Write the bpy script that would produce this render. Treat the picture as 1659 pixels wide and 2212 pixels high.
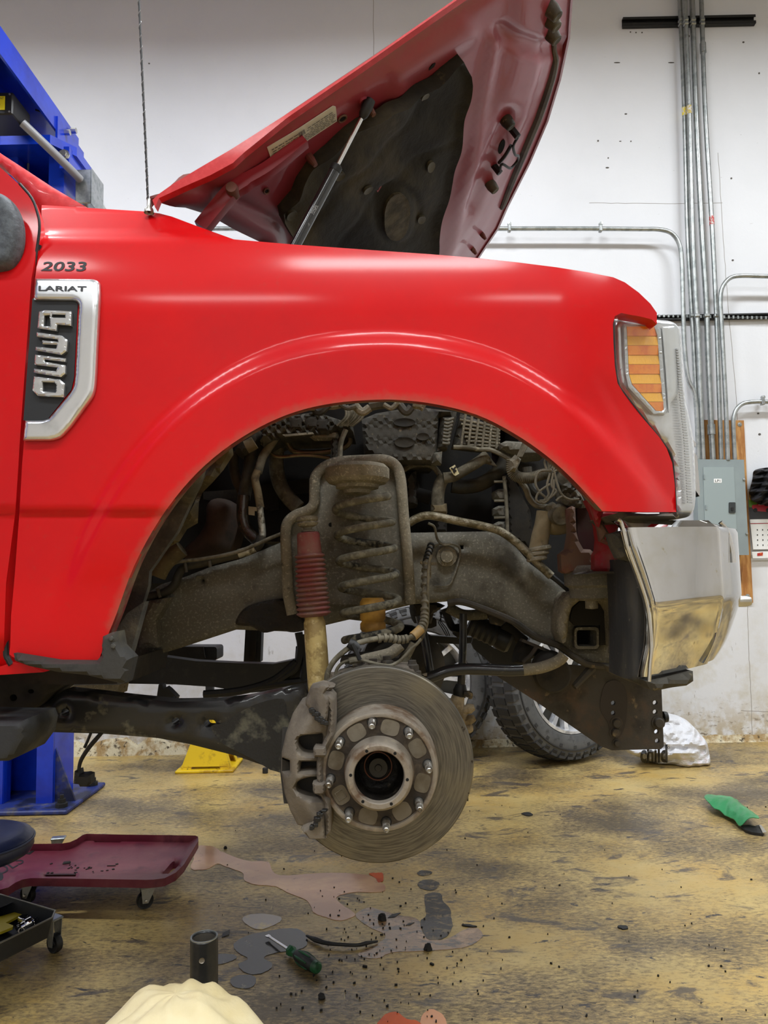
import bpy, math, random
import numpy as np
from mathutils import Vector, Matrix
from mathutils.geometry import delaunay_2d_cdt
random.seed(5)
for o in list(bpy.data.objects):
    bpy.data.objects.remove(o)
SC = bpy.context.scene
COL = SC.collection
PI = math.pi

# ---------------------------------------------------------------- camera, light, exposure
FPX, CX, CY = 1600.0, 829.5, 1106.0
PITCH, ROLL, CAMH = math.radians(5.14), math.radians(1.2), 1.10
_f = Vector((0, math.cos(PITCH), math.sin(PITCH)))
_r0, _u0 = Vector((1, 0, 0)), Vector((0, -math.sin(PITCH), math.cos(PITCH)))
_r = _r0 * math.cos(ROLL) - _u0 * math.sin(ROLL)
_u = _u0 * math.cos(ROLL) + _r0 * math.sin(ROLL)
CAM = Vector((0, 0, CAMH))
cd = bpy.data.cameras.new('camera'); cam = bpy.data.objects.new('camera', cd); COL.objects.link(cam)
cd.sensor_fit = 'VERTICAL'; cd.sensor_height = 36.0; cd.lens = 36.0 * FPX / 2212.0
cd.clip_start = 0.02; cd.clip_end = 60
M = Matrix((( _r.x, _u.x, -_f.x, 0), (_r.y, _u.y, -_f.y, 0), (_r.z, _u.z, -_f.z, CAMH), (0, 0, 0, 1)))
cam.matrix_world = M
SC.camera = cam
SC.view_settings.view_transform = 'Standard'
SC.view_settings.look = 'None'
SC.view_settings.exposure = 0.25
SC.view_settings.gamma = 1.0
SC.view_settings.use_curve_mapping = False
try:
    SC.cycles.max_bounces = 6; SC.cycles.diffuse_bounces = 4; SC.cycles.glossy_bounces = 4
    SC.cycles.transparent_max_bounces = 8; SC.cycles.sample_clamp_indirect = 4.0
    SC.cycles.caustics_reflective = False; SC.cycles.caustics_refractive = False
except Exception:
    pass
W = bpy.data.worlds.new('world'); SC.world = W; W.use_nodes = True
W.node_tree.nodes['Background'].inputs[0].default_value = (0.8, 0.85, 0.9, 1)
W.node_tree.nodes['Background'].inputs[1].default_value = 0.15

def area(name, loc, sx, sy, power, col=(.90, .955, 1), spread=180):
    # a suspended LED fixture: emitting panel facing the floor
    ld = bpy.data.lights.new(name, 'AREA'); ld.shape = 'RECTANGLE'; ld.size = sx; ld.size_y = sy
    ld.energy = power; ld.color = col; ld.spread = math.radians(spread)
    lo = bpy.data.objects.new(name, ld); COL.objects.link(lo); lo.location = loc
    return lo
FIX = [  # x, y, z, length, width, watts, beam
    (-2.9, 2.55, 5.25, 1.6, .40, 94, 168), (0.3, 2.55, 5.25, 1.6, .40, 94, 168), (3.5, 2.55, 5.25, 1.6, .40, 94, 168),
    (-2.9, -0.9, 5.25, 1.6, .45, 64, 160), (0.2, -0.9, 5.25, 1.6, .45, 70, 160), (3.2, -0.9, 5.25, 1.6, .45, 64, 160),
    (-1.5, -3.6, 5.25, 1.6, .45, 40, 160), (1.9, -3.6, 5.25, 1.6, .45, 40, 160)]
for k, (x, y, z, sx, sy, p, bm_) in enumerate(FIX):
    area('ceiling_lamp_light', (x, y, z - .03), sx, sy, p, spread=bm_)

# ---------------------------------------------------------------- picking points in the place
def ray(px, py):
    return _f + _r * ((px - CX) / FPX) - _u * ((py - CY) / FPX)
def U(px, py, Y):                    # the point of the upright plane y = Y seen along that direction
    d = ray(px, py); return CAM + d * (Y / d.y)
def FL(px, py, z=0.0):               # the point of the level plane z
    d = ray(px, py); return CAM + d * ((z - CAMH) / d.z)
def UX(px, py, X):
    d = ray(px, py); return CAM + d * (X / d.x)
def onp(px, py, P, N):
    d = ray(px, py); return CAM + d * ((P - CAM).dot(N) / d.dot(N))
def proj(p):
    v = Vector(p) - CAM; z = v.dot(_f); return (CX + FPX * v.dot(_r) / z, CY - FPX * v.dot(_u) / z)

# ---------------------------------------------------------------- materials
_mc = {}
def lin(c):
    return tuple(((v / 255.0) / 12.92 if v <= 10 else (((v / 255.0) + .055) / 1.055) ** 2.4) for v in c)
def mat(name, rgb, rough=.6, metal=0.0, coat=0.0, coatr=.06, layers=(), bump=None, spec=.5, trans=None, dust=None, emis=None, aniso=None):
    """rgb in sRGB 0-255. layers: (rgb, scale, lo, hi, (sx,sy,sz), rough or None) mixed by noise; bump (scale, strength)."""
    if name in _mc: return _mc[name]
    m = bpy.data.materials.new(name); m.use_nodes = True; nt = m.node_tree; N = nt.nodes; L = nt.links
    b = N['Principled BSDF']
    b.inputs['Metallic'].default_value = metal
    b.inputs['Coat Weight'].default_value = coat; b.inputs['Coat Roughness'].default_value = coatr
    b.inputs['Specular IOR Level'].default_value = spec
    tc = N.new('ShaderNodeTexCoord')
    col = N.new('ShaderNodeRGB'); col.outputs[0].default_value = (*lin(rgb), 1); cur = col.outputs[0]
    rv = N.new('ShaderNodeValue'); rv.outputs[0].default_value = rough; rcur = rv.outputs[0]
    def noise(scale, st=(1, 1, 1), det=5):
        mp = N.new('ShaderNodeMapping'); mp.inputs['Scale'].default_value = st; L.new(tc.outputs['Object'], mp.inputs[0])
        n = N.new('ShaderNodeTexNoise'); n.inputs['Scale'].default_value = scale; n.inputs['Detail'].default_value = det
        n.inputs['Roughness'].default_value = .62
        L.new(mp.outputs[0], n.inputs['Vector']); return n.outputs[0]
    def ramp(src, lo, hi):
        r = N.new('ShaderNodeMapRange'); r.inputs[1].default_value = lo; r.inputs[2].default_value = hi; L.new(src, r.inputs[0]); return r.outputs[0]
    def mixc(f, a, c):
        x = N.new('ShaderNodeMix'); x.data_type = 'RGBA'; L.new(f, x.inputs[0]); L.new(a, x.inputs[6]); x.inputs[7].default_value = (*lin(c), 1); return x.outputs[2]
    def mixf(f, a, v):
        x = N.new('ShaderNodeMix'); x.data_type = 'FLOAT'; L.new(f, x.inputs[0]); L.new(a, x.inputs[2]); x.inputs[3].default_value = v; return x.outputs[0]
    for ly in layers:
        c, s, lo, hi = ly[:4]; st = ly[4] if len(ly) > 4 and ly[4] else (1, 1, 1); rr = ly[5] if len(ly) > 5 else None
        f = ramp(noise(s, st), lo, hi); cur = mixc(f, cur, c)
        if rr is not None: rcur = mixf(f, rcur, rr)
    if dust:   # dust painted by a vertex attribute 'dust' broken by noise: (rgb, amount)
        at = N.new('ShaderNodeAttribute'); at.attribute_name = 'dust'
        n = noise(60, (1, 1, 1), 8)
        ad = N.new('ShaderNodeMath'); ad.operation = 'MULTIPLY_ADD'; L.new(n, ad.inputs[0]); ad.inputs[1].default_value = 1.3; ad.inputs[2].default_value = -.65
        a2 = N.new('ShaderNodeMath'); a2.operation = 'ADD'; L.new(at.outputs['Fac'], a2.inputs[0]); L.new(ad.outputs[0], a2.inputs[1])
        f = ramp(a2.outputs[0], .12, 1.1); m2 = N.new('ShaderNodeMath'); m2.operation = 'MULTIPLY'; L.new(f, m2.inputs[0]); m2.inputs[1].default_value = dust[1]
        cur = mixc(m2.outputs[0], cur, dust[0]); rcur = mixf(m2.outputs[0], rcur, .85)
    L.new(cur, b.inputs['Base Color']); L.new(rcur, b.inputs['Roughness'])
    if bump:
        bp = N.new('ShaderNodeBump'); bp.inputs['Strength'].default_value = bump[1]; bp.inputs['Distance'].default_value = bump[2] if len(bump) > 2 else .003
        L.new(noise(bump[0], bump[3] if len(bump) > 3 else (1, 1, 1), 6), bp.inputs['Height']); L.new(bp.outputs[0], b.inputs['Normal'])
    if trans is not None:
        b.inputs['Alpha'].default_value = trans
    if emis:
        b.inputs['Emission Color'].default_value = (*lin(emis[0]), 1); b.inputs['Emission Strength'].default_value = emis[1]
    _mc[name] = m
    return m

# ---------------------------------------------------------------- mesh building
class MB:
    def __init__(s): s.v = []; s.f = []; s.a = []
    def add(s, vs, fs, att=None):
        n = len(s.v); s.v += [tuple(v) for v in vs]; s.f += [tuple(i + n for i in f) for f in fs]
        s.a += list(att) if att is not None else [0.0] * len(vs); return s
    def join(s, o): return s.add(o.v, o.f, o.a)

def link(name, mb, m, parent=None, label=None, sharp=35, loc=None, smooth=True):
    """one mesh object; its origin is its parent's, or its own base when it stands alone"""
    P = np.array(mb.v, dtype=float)
    if parent is not None: org = Vector(parent['_o'])
    elif loc is not None: org = Vector(loc)
    else:
        lo, hi = P.min(0), P.max(0); org = Vector(((lo[0] + hi[0]) / 2, (lo[1] + hi[1]) / 2, lo[2]))
    me = bpy.data.meshes.new(name)
    me.from_pydata([(v[0] - org.x, v[1] - org.y, v[2] - org.z) for v in mb.v], [], mb.f)
    if any(mb.a):
        at = me.attributes.new('dust', 'FLOAT', 'POINT'); at.data.foreach_set('value', mb.a)
    ms = m if isinstance(m, (list, tuple)) else [m]
    for q in ms: me.materials.append(q)
    if smooth:
        me.shade_smooth()
        try: me.set_sharp_from_angle(angle=math.radians(sharp))
        except Exception: pass
    o = bpy.data.objects.new(name, me); COL.objects.link(o)
    if parent is not None: o.parent = parent
    else: o.location = org
    o['_o'] = list(org)
    if label: o['label'] = label
    return o

def thing(name, label, cat, loc, group=None):
    o = bpy.data.objects.new(name, None); COL.objects.link(o); o.location = loc; o['_o'] = list(loc); o.empty_display_size = .05
    o['label'] = label; o['category'] = cat
    if group: o['group'] = group
    return o
def tag(o, label, cat, group=None):
    o['label'] = label; o['category'] = cat
    if group: o['group'] = group
    return o
def struct(o): o['kind'] = 'structure'; return o

def spl(pts, n=6, closed=False):     # Catmull-Rom through points of any dimension
    P = [np.array(p, dtype=float) for p in pts]; out = []
    m = len(P); rng = range(m if closed else m - 1)
    for i in rng:
        p0 = P[(i - 1) % m] if closed or i > 0 else 2 * P[0] - P[1]
        p1, p2 = P[i], P[(i + 1) % m]
        p3 = P[(i + 2) % m] if closed or i + 2 < m else 2 * P[-1] - P[-2]
        for k in range(n):
            t = k / n
            out.append(.5 * ((2 * p1) + (-p0 + p2) * t + (2 * p0 - 5 * p1 + 4 * p2 - p3) * t * t + (-p0 + 3 * p1 - 3 * p2 + p3) * t ** 3))
    if not closed: out.append(P[-1])
    return [tuple(p) for p in out]

def tube(pts, r, seg=10, closed=False, cap=True):
    """tube through 3-D points; r scalar or per point"""
    mb = MB(); P = [Vector(p) for p in pts]; n = len(P)
    R = [r] * n if not hasattr(r, '__len__') else list(r)
    if len(R) != n: R = list(np.interp(np.linspace(0, 1, n), np.linspace(0, 1, len(R)), R))
    up = None; vs = []
    for i in range(n):
        a = P[(i - 1) % n] if closed or i else P[0]; b = P[(i + 1) % n] if closed or i < n - 1 else P[-1]
        t = (b - a)
        if t.length < 1e-9: t = Vector((0, 0, 1))
        t.normalize()
        if up is None:
            up = Vector((0, 0, 1)) if abs(t.z) < .9 else Vector((1, 0, 0))
        u = (up - t * up.dot(t))
        if u.length < 1e-6: u = t.orthogonal()
        u.normalize(); w = t.cross(u); up = u
        for k in range(seg):
            an = 2 * PI * k / seg; vs.append(P[i] + (u * math.cos(an) + w * math.sin(an)) * R[i])
    fs = []
    for i in range(n if closed else n - 1):
        j = (i + 1) % n
        for k in range(seg):
            l = (k + 1) % seg; fs.append((i * seg + k, i * seg + l, j * seg + l, j * seg + k))
    if cap and not closed:
        fs.append(tuple(range(seg))[::-1]); fs.append(tuple((n - 1) * seg + k for k in range(seg)))
    return mb.add(vs, fs)
def ptube(pts, r, seg=10, n=6, closed=False):        # (px, py, Y) control points
    c = spl(pts, n, closed) if n > 1 else pts
    return tube([U(*p) for p in c], r, seg, closed)
def lathe(prof, c, ax=(0, 1, 0), seg=48, a0=0, a1=2 * PI):
    """prof: (radius, distance along the axis)"""
    ax = Vector(ax).normalized(); u = ax.orthogonal().normalized()
    if abs(ax.z) < .9:
        u = (Vector((0, 0, 1)) - ax * ax.z).normalized()
    w = ax.cross(u); c = Vector(c); vs = []; full = abs(a1 - a0 - 2 * PI) < 1e-6; ns = seg if full else seg + 1
    for (r, h) in prof:
        for k in range(ns):
            an = a0 + (a1 - a0) * k / seg; vs.append(c + ax * h + (u * math.cos(an) + w * math.sin(an)) * r)
    fs = []
    for i in range(len(prof) - 1):
        for k in range(seg):
            l = (k + 1) % ns if full else k + 1; fs.append((i * ns + k, (i + 1) * ns + k, (i + 1) * ns + l, i * ns + l))
    mb = MB().add(vs, fs)
    for idx, (r, h) in ((0, prof[0]), (len(prof) - 1, prof[-1])):
        if full and 1e-6 < r < .03 and False: mb.f.append(tuple(idx * ns + k for k in range(ns)))
    return mb
def box(c, s, rot=None, bev=0.0):
    hx, hy, hz = s[0] / 2, s[1] / 2, s[2] / 2; c = Vector(c)
    if bev <= 0:
        vs = [Vector((x * hx, y * hy, z * hz)) for x in (-1, 1) for y in (-1, 1) for z in (-1, 1)]
        fs = [(0, 1, 3, 2), (4, 6, 7, 5), (0, 4, 5, 1), (2, 3, 7, 6), (0, 2, 6, 4), (1, 5, 7, 3)]
    else:
        b = min(bev, hx * .9, hy * .9, hz * .9); vs = []; idx = {}
        for x in (-1, 1):
            for y in (-1, 1):
                for z in (-1, 1):
                    for a in range(3):
                        q = [x * (hx - b), y * (hy - b), z * (hz - b)]; q[a] = (x * hx, y * hy, z * hz)[a]
                        idx[(x, y, z, a)] = len(vs); vs.append(Vector(q))
        fs = []
        S = (-1, 1)
        for a in range(3):
            for s_ in S:
                o = [i for i in range(3) if i != a]; q = []
                for (p1, p2) in ((-1, -1), (1, -1), (1, 1), (-1, 1)):
                    k = [0, 0, 0]; k[a] = s_; k[o[0]] = p1; k[o[1]] = p2; q.append(idx[(*k, a)])
                fs.append(tuple(q))
        for a in range(3):       # edges along axis a
            o = [i for i in range(3) if i != a]
            for p1 in S:
                for p2 in S:
                    k0 = [0, 0, 0]; k1 = [0, 0, 0]; k0[a] = -1; k1[a] = 1; k0[o[0]] = k1[o[0]] = p1; k0[o[1]] = k1[o[1]] = p2
                    fs.append((idx[(*k0, o[0])], idx[(*k1, o[0])], idx[(*k1, o[1])], idx[(*k0, o[1])]))
        for x in S:
            for y in S:
                for z in S: fs.append((idx[(x, y, z, 0)], idx[(x, y, z, 1)], idx[(x, y, z, 2)]))
    if rot is not None:
        R = rot if isinstance(rot, Matrix) else Matrix.Rotation(rot, 3, 'Z'); vs = [R @ v for v in vs]
    return MB().add([v + c for v in vs], fs)

def _inside(pts, poly):
    x, y = pts[:, 0], pts[:, 1]; ins = np.zeros(len(pts), bool); n = len(poly); j = n - 1
    for i in range(n):
        xi, yi = poly[i]; xj, yj = poly[j]
        if yi != yj:
            c = ((yi > y) != (yj > y)) & (x < (xj - xi) * (y - yi) / (yj - yi) + xi); ins ^= c
        j = i
    return ins
def _dist(pts, poly, closed=True):
    P = np.asarray(poly, float); d = np.full(len(pts), 1e9); n = len(P)
    for i in range(n if closed else n - 1):
        a = P[i]; b = P[(i + 1) % n]; ab = b - a; t = np.clip(((pts - a) @ ab) / max(ab @ ab, 1e-9), 0, 1)
        d = np.minimum(d, np.hypot(*(pts - (a + t[:, None] * ab)).T))
    return d
def _resample(poly, step, closed=True):
    out = []; n = len(poly)
    for i in range(n if closed else n - 1):
        a = np.array(poly[i], float)[:2]; b = np.array(poly[(i + 1) % n], float)[:2]; k = max(1, int(np.hypot(*(b - a)) / step))
        for q in range(k): out.append(tuple(a + (b - a) * q / k))
    return out
def slab(outline, Mf, back=(0, .01, 0), step=None, holes=(), rnd=None, dustline=None, dustw=30, backcap=True):
    """sheet with thickness. outline in picture units, Mf(px,py)->point, back: offset to the rear face.
    rnd (w, depth): the front rolls off towards its edges. dustline: curve along which dirt gathers."""
    loops = [[tuple(p[:2]) for p in outline]] + [[tuple(p[:2]) for p in h] for h in holes]
    if step: loops = [_resample(l, step) for l in loops]
    vs = []; ed = []
    for l in loops:
        n0 = len(vs); vs += l; ed += [(n0 + i, n0 + (i + 1) % len(l)) for i in range(len(l))]
    nb = len(vs)
    if step:
        A = np.array(loops[0]); lo, hi = A.min(0), A.max(0); hh = step * .87
        gx, gy = np.meshgrid(np.arange(lo[0], hi[0], step), np.arange(lo[1], hi[1], hh))
        gx = gx + (np.arange(gx.shape[0])[:, None] % 2) * step * .5
        g = np.stack([gx.ravel(), gy.ravel()], 1)
        k = _inside(g, loops[0])
        for l in loops[1:]: k &= ~_inside(g, l)
        g = g[k]
        if len(g):
            d = np.full(len(g), 1e9)
            for l in loops: d = np.minimum(d, _dist(g, l))
            g = g[d > step * .45]; vs += [tuple(p) for p in g]
    if rnd:    # extra rings close to the edge
        A = np.array(vs[:nb])
    o = delaunay_2d_cdt([Vector((p[0], -p[1])) for p in vs], ed, [], 0 if False else 1, 1e-5)
    V2 = np.array([(p[0], -p[1]) for p in o[0]]); tri = [tuple(f) for f in o[2]]
    if len(loops) > 1:
        cen = np.array([V2[list(f)].mean(0) for f in tri]); k = np.ones(len(cen), bool)
        for l in loops[1:]: k &= ~_inside(cen, l)
        tri = [f for f, q in zip(tri, k) if q]
    used = sorted({i for f in tri for i in f}); mp = {i: n for n, i in enumerate(used)}; V2 = V2[used]; tri = [tuple(mp[i] for i in f) for f in tri]
    bk = Vector(back); dd = None
    if rnd:
        d = np.full(len(V2), 1e9)
        for l in loops: d = np.minimum(d, _dist(V2, l))
        t = np.clip(d / rnd[0], 0, 1); dd = (1 - np.sqrt(np.clip(1 - (1 - t) ** 2, 0, 1))) * rnd[1]
    F = []
    bn = bk.normalized() if bk.length > 0 else Vector((0, 1, 0))
    for i, (x, y) in enumerate(V2):
        p = Mf(x, y)
        if dd is not None: p = p + bn * dd[i]
        F.append(p)
    att = None
    if dustline is not None:
        dl = _dist(V2, dustline, False); att = list(np.clip(1 - dl / dustw, 0, 1))
    n = len(F); mb = MB()
    if bk.length == 0:
        return mb.add(F, tri, att)
    B = [Mf(x, y) + bk for (x, y) in V2]
    cnt = {}
    for f in tri:
        for i in range(3):
            e = (f[i], f[(i + 1) % 3]); k = (min(e), max(e)); cnt.setdefault(k, []).append(e)
    sides = [(e[0][1], e[0][0], e[0][0] + n, e[0][1] + n) for e in cnt.values() if len(e) == 1]
    fs = tri + sides
    if backcap: fs = fs + [tuple(i + n for i in f[::-1]) for f in tri]
    return mb.add(F + B, fs, (att + att) if att else None)
def Yp(Y): return lambda x, y: U(x, y, Y)
def plate(name, out, Y, t, m, parent, step=None, holes=(), rnd=None, label=None, sharp=35, smooth_outline=0):
    if smooth_outline: out = spl(out, smooth_outline, True)
    f = Y if callable(Y) else (lambda x, y: Y)
    return link(name, slab(out, lambda x, y: U(x, y, f(x, y)), (0, t, 0), step, holes, rnd), m, parent, label, sharp)
def circ(cx, cy, rx, ry=None, n=14, a=0):
    ry = ry or rx
    return [(cx + rx * math.cos(2 * PI * k / n) * math.cos(a) - ry * math.sin(2 * PI * k / n) * math.sin(a),
             cy + rx * math.cos(2 * PI * k / n) * math.sin(a) + ry * math.sin(2 * PI * k / n) * math.cos(a)) for k in range(n)]
def rrect(x0, y0, x1, y1, r, n=4):
    o = []
    for (cx, cy, a) in ((x1 - r, y0 + r, -90), (x1 - r, y1 - r, 0), (x0 + r, y1 - r, 90), (x0 + r, y0 + r, 180)):
        for k in range(n + 1):
            t = math.radians(a + 90 * k / n); o.append((cx + r * math.cos(t), cy + r * math.sin(t)))
    return o
def text_mb(s, Mf, x0, y0, x1, y1, ax=None, ext=0.0, wide=1.0):
    """lettering filling the box x0..x1, y0..y1 (picture units); Mf maps to space"""
    cu = bpy.data.curves.new('t', 'FONT'); cu.body = s; cu.resolution_u = 3; cu.offset = ext
    ob = bpy.data.objects.new('t', cu); COL.objects.link(ob)
    me = bpy.data.meshes.new_from_object(ob); bpy.data.objects.remove(ob)
    V = np.array([v.co[:] for v in me.vertices]); lo, hi = V.min(0), V.max(0)
    fs = [tuple(p.vertices) for p in me.polygons]
    P = []
    for v in V:
        u = (v[0] - lo[0]) / (hi[0] - lo[0]); w = (v[1] - lo[1]) / (hi[1] - lo[1]); P.append(Mf(x0 + (x1 - x0) * u, y1 + (y0 - y1) * w))
    bpy.data.meshes.remove(me)
    return MB().add(P, fs)
# ================================================================ the room
YW = FL(1000, 1614).y
def Wp(off=0.0): return lambda x, y: U(x, y, YW - off)
def chip(layers, *a): return layers
M_wall = mat('painted_wall', (228, 226, 223), .75, layers=[((214, 211, 206), 1.1, .45, .75), ((196, 190, 178), 9, .66, .8), ((150, 140, 120), 34, .74, .8)], bump=(40, .15))
# the wall, with grime and scuffs that thicken towards the floor (dirt of its own)
def wall_material():
    m = bpy.data.materials.new('back_wall_paint'); m.use_nodes = True; nt = m.node_tree; N, L = nt.nodes, nt.links; b = N['Principled BSDF']
    b.inputs['Roughness'].default_value = .62
    tc = N.new('ShaderNodeTexCoord')
    def nz(s, sc=(1, 1, 1), d=6, r=.6):
        mp = N.new('ShaderNodeMapping'); mp.inputs['Scale'].default_value = sc; L.new(tc.outputs['Object'], mp.inputs[0])
        n = N.new('ShaderNodeTexNoise'); n.inputs['Scale'].default_value = s; n.inputs['Detail'].default_value = d; n.inputs['Roughness'].default_value = r; L.new(mp.outputs[0], n.inputs['Vector']); return n.outputs[0]
    def mr(src, a, c, o0=0, o1=1):
        r = N.new('ShaderNodeMapRange'); r.inputs[1].default_value = a; r.inputs[2].default_value = c; r.inputs[3].default_value = o0; r.inputs[4].default_value = o1; L.new(src, r.inputs[0]); return r.outputs[0]
    def mul(a, c):
        x = N.new('ShaderNodeMath'); x.operation = 'MULTIPLY'; L.new(a, x.inputs[0])
        if isinstance(c, float): x.inputs[1].default_value = c
        else: L.new(c, x.inputs[1])
        return x.outputs[0]
    def mix(f, a, c):
        x = N.new('ShaderNodeMix'); x.data_type = 'RGBA'; L.new(f, x.inputs[0]); L.new(a, x.inputs[6]); x.inputs[7].default_value = (*lin(c), 1); return x.outputs[2]
    sp = N.new('ShaderNodeSeparateXYZ'); L.new(tc.outputs['Object'], sp.inputs[0]); z = sp.outputs[2]
    c0 = N.new('ShaderNodeRGB'); c0.outputs[0].default_value = (*lin((223, 225, 230)), 1)
    c = mix(mr(nz(.9), .45, .8, 0, .5), c0.outputs[0], (204, 206, 210))
    low = mr(z, 1.0, .12); lower = mr(z, .30, .0)
    c = mix(mul(mr(nz(7), .5, .72), low), c, (196, 190, 174))
    c = mix(mul(mr(nz(26, (1, 1, .35)), .66, .72), low), c, (110, 96, 76))
    c = mix(mul(mr(nz(16, (1, 1, .8)), .40, .58), lower), c, (176, 158, 122))
    c = mix(mul(mr(nz(22, (1, 1, 2.4)), .58, .66), lower), c, (92, 76, 54))
    sc = mr(nz(55, (.35, 1, 2.2), 3), .75, .77)
    c = mix(mul(sc, .6), c, (120, 112, 104))
    L.new(c, b.inputs['Base Color'])
    bp = N.new('ShaderNodeBump'); bp.inputs['Strength'].default_value = .25; bp.inputs['Distance'].default_value = .004; L.new(nz(30), bp.inputs['Height']); L.new(bp.outputs[0], b.inputs['Normal'])
    return m
XL, XR, YB, YF, ZC = -6.2, 6.4, YW, -5.5, 6.1
def wbox(name, c, s, m): return struct(link(name, box(c, s), m, loc=(c[0], c[1], c[2] - s[2] / 2), smooth=False))
wall_back = wbox('wall_back', ((XL + XR) / 2, YB + .1, ZC / 2), (XR - XL, .2, ZC), wall_material())
wbox('wall_left', (XL - .1, (YB + YF) / 2, ZC / 2), (.2, YB - YF + .4, ZC), M_wall)
wbox('wall_right', (XR + .1, (YB + YF) / 2, ZC / 2), (.2, YB - YF + .4, ZC), M_wall)
wbox('wall_front', ((XL + XR) / 2, YF - .1, ZC / 2), (XR - XL, .2, ZC), M_wall)
wbox('ceiling', ((XL + XR) / 2, (YB + YF) / 2, ZC + .1), (XR - XL + .4, YB - YF + .4, .2), mat('ceiling_paint', (150, 148, 146), .9))

# a coat of worn yellow paint on concrete, rubbed through to dark grime
def floor_material():
    m = bpy.data.materials.new('worn_yellow_floor'); m.use_nodes = True; nt = m.node_tree; N, L = nt.nodes, nt.links; b = N['Principled BSDF']
    tc = N.new('ShaderNodeTexCoord')
    def nz(s, sc=(1, 1, 1), d=8, r=.65, rot=0, dis=0.0):
        mp = N.new('ShaderNodeMapping'); mp.inputs['Scale'].default_value = sc; mp.inputs['Rotation'].default_value = (0, 0, rot); L.new(tc.outputs['Object'], mp.inputs[0])
        n = N.new('ShaderNodeTexNoise'); n.inputs['Scale'].default_value = s; n.inputs['Detail'].default_value = d; n.inputs['Roughness'].default_value = r; n.inputs['Distortion'].default_value = dis; L.new(mp.outputs[0], n.inputs['Vector']); return n.outputs[0]
    def mr(src, a, c, o0=0, o1=1):
        r = N.new('ShaderNodeMapRange'); r.inputs[1].default_value = a; r.inputs[2].default_value = c; r.inputs[3].default_value = o0; r.inputs[4].default_value = o1; L.new(src, r.inputs[0]); return r.outputs[0]
    def op(o, a, c):
        x = N.new('ShaderNodeMath'); x.operation = o; L.new(a, x.inputs[0])
        if isinstance(c, (float, int)): x.inputs[1].default_value = c
        else: L.new(c, x.inputs[1])
        return x.outputs[0]
    def mix(f, a, c):
        x = N.new('ShaderNodeMix'); x.data_type = 'RGBA'; L.new(f, x.inputs[0]); L.new(a, x.inputs[6]); x.inputs[7].default_value = (*lin(c), 1); return x.outputs[2]
    c0 = N.new('ShaderNodeRGB'); c0.outputs[0].default_value = (*lin((190, 166, 108)), 1); c = c0.outputs[0]
    c = mix(mr(nz(2.2), .42, .62), c, (184, 152, 86))
    c = mix(mr(nz(9, (1, 1.6, 1)), .5, .7, 0, .8), c, (172, 152, 104))
    big = nz(1.5, (1, 1.3, 1), 4, .5, .3)                            # broad worn areas
    fine = nz(74, (.55, 1.3, 1), 9, .78, .12, .4)
    wear = op('ADD', op('MULTIPLY', fine, .75), op('MULTIPLY', big, .75))
    c = mix(mr(wear, .68, .78, 0, .85), c, (128, 110, 76))
    c = mix(mr(wear, .78, .87, 0, .9), c, (74, 64, 50))
    st = nz(5.0, (.7, 1.5, 1), 9, .7, .15, .6)
    c = mix(mr(st, .565, .625, 0, .85), c, (70, 64, 62))
    c = mix(mr(nz(15, (.6, 1.4, 1), 7, .7, .3, .5), .615, .65), c, (56, 52, 52))
    c = mix(mr(nz(60, (1, 1, 1), 4, .6), .69, .72), c, (34, 31, 30))
    c = mix(mr(nz(28, (.12, 2.0, 1), 4, .6, .2), .68, .73, 0, .6), c, (70, 58, 44))
    c = mix(mr(nz(28, (1.7, .12, 1), 4, .6, .35), .71, .75, 0, .5), c, (222, 200, 130))
    L.new(c, b.inputs['Base Color'])
    rg = op('ADD', mr(nz(3, (1, 1.4, 1), 5), .35, .65, .24, .42), mr(fine, .5, .7, 0, .25)); L.new(rg, b.inputs['Roughness'])
    bp = N.new('ShaderNodeBump'); bp.inputs['Strength'].default_value = .25; bp.inputs['Distance'].default_value = .002
    L.new(fine, bp.inputs['Height']); L.new(bp.outputs[0], b.inputs['Normal'])
    return m
floor = struct(link('floor', box(((XL + XR) / 2, (YB + YF) / 2, -.05), (XR - XL, YB - YF, .1)), floor_material(), loc=(0, 0, 0), smooth=False))

# crumbling concrete curb along the foot of the wall
random.seed(11)
mb = MB(); n = 90; xs = np.linspace(-3.4, 2.9, n); vs = []
for i, x in enumerate(xs):
    big = 1.0 if x < -.9 else .25
    h = (.028 + .05 * random.random()) * big + .012; d = (.02 + .03 * random.random()) * big + .004
    vs += [(x, YW, h + .02), (x, YW - d * .6, h), (x, YW - d, h * .45), (x, YW - d - .012, 0)]
fs = [(i * 4 + k, (i + 1) * 4 + k, (i + 1) * 4 + k + 1, i * 4 + k + 1) for i in range(n - 1) for k in range(3)]
fs = [f[::-1] for f in fs]
struct(link('baseboard_back', mb.add(vs, fs), mat('crumbled_curb', (206, 196, 168), .9, layers=[((160, 134, 92), 14, .45, .6), ((70, 58, 44), 30, .56, .66)], bump=(60, .6, .01)), sharp=20))
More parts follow.
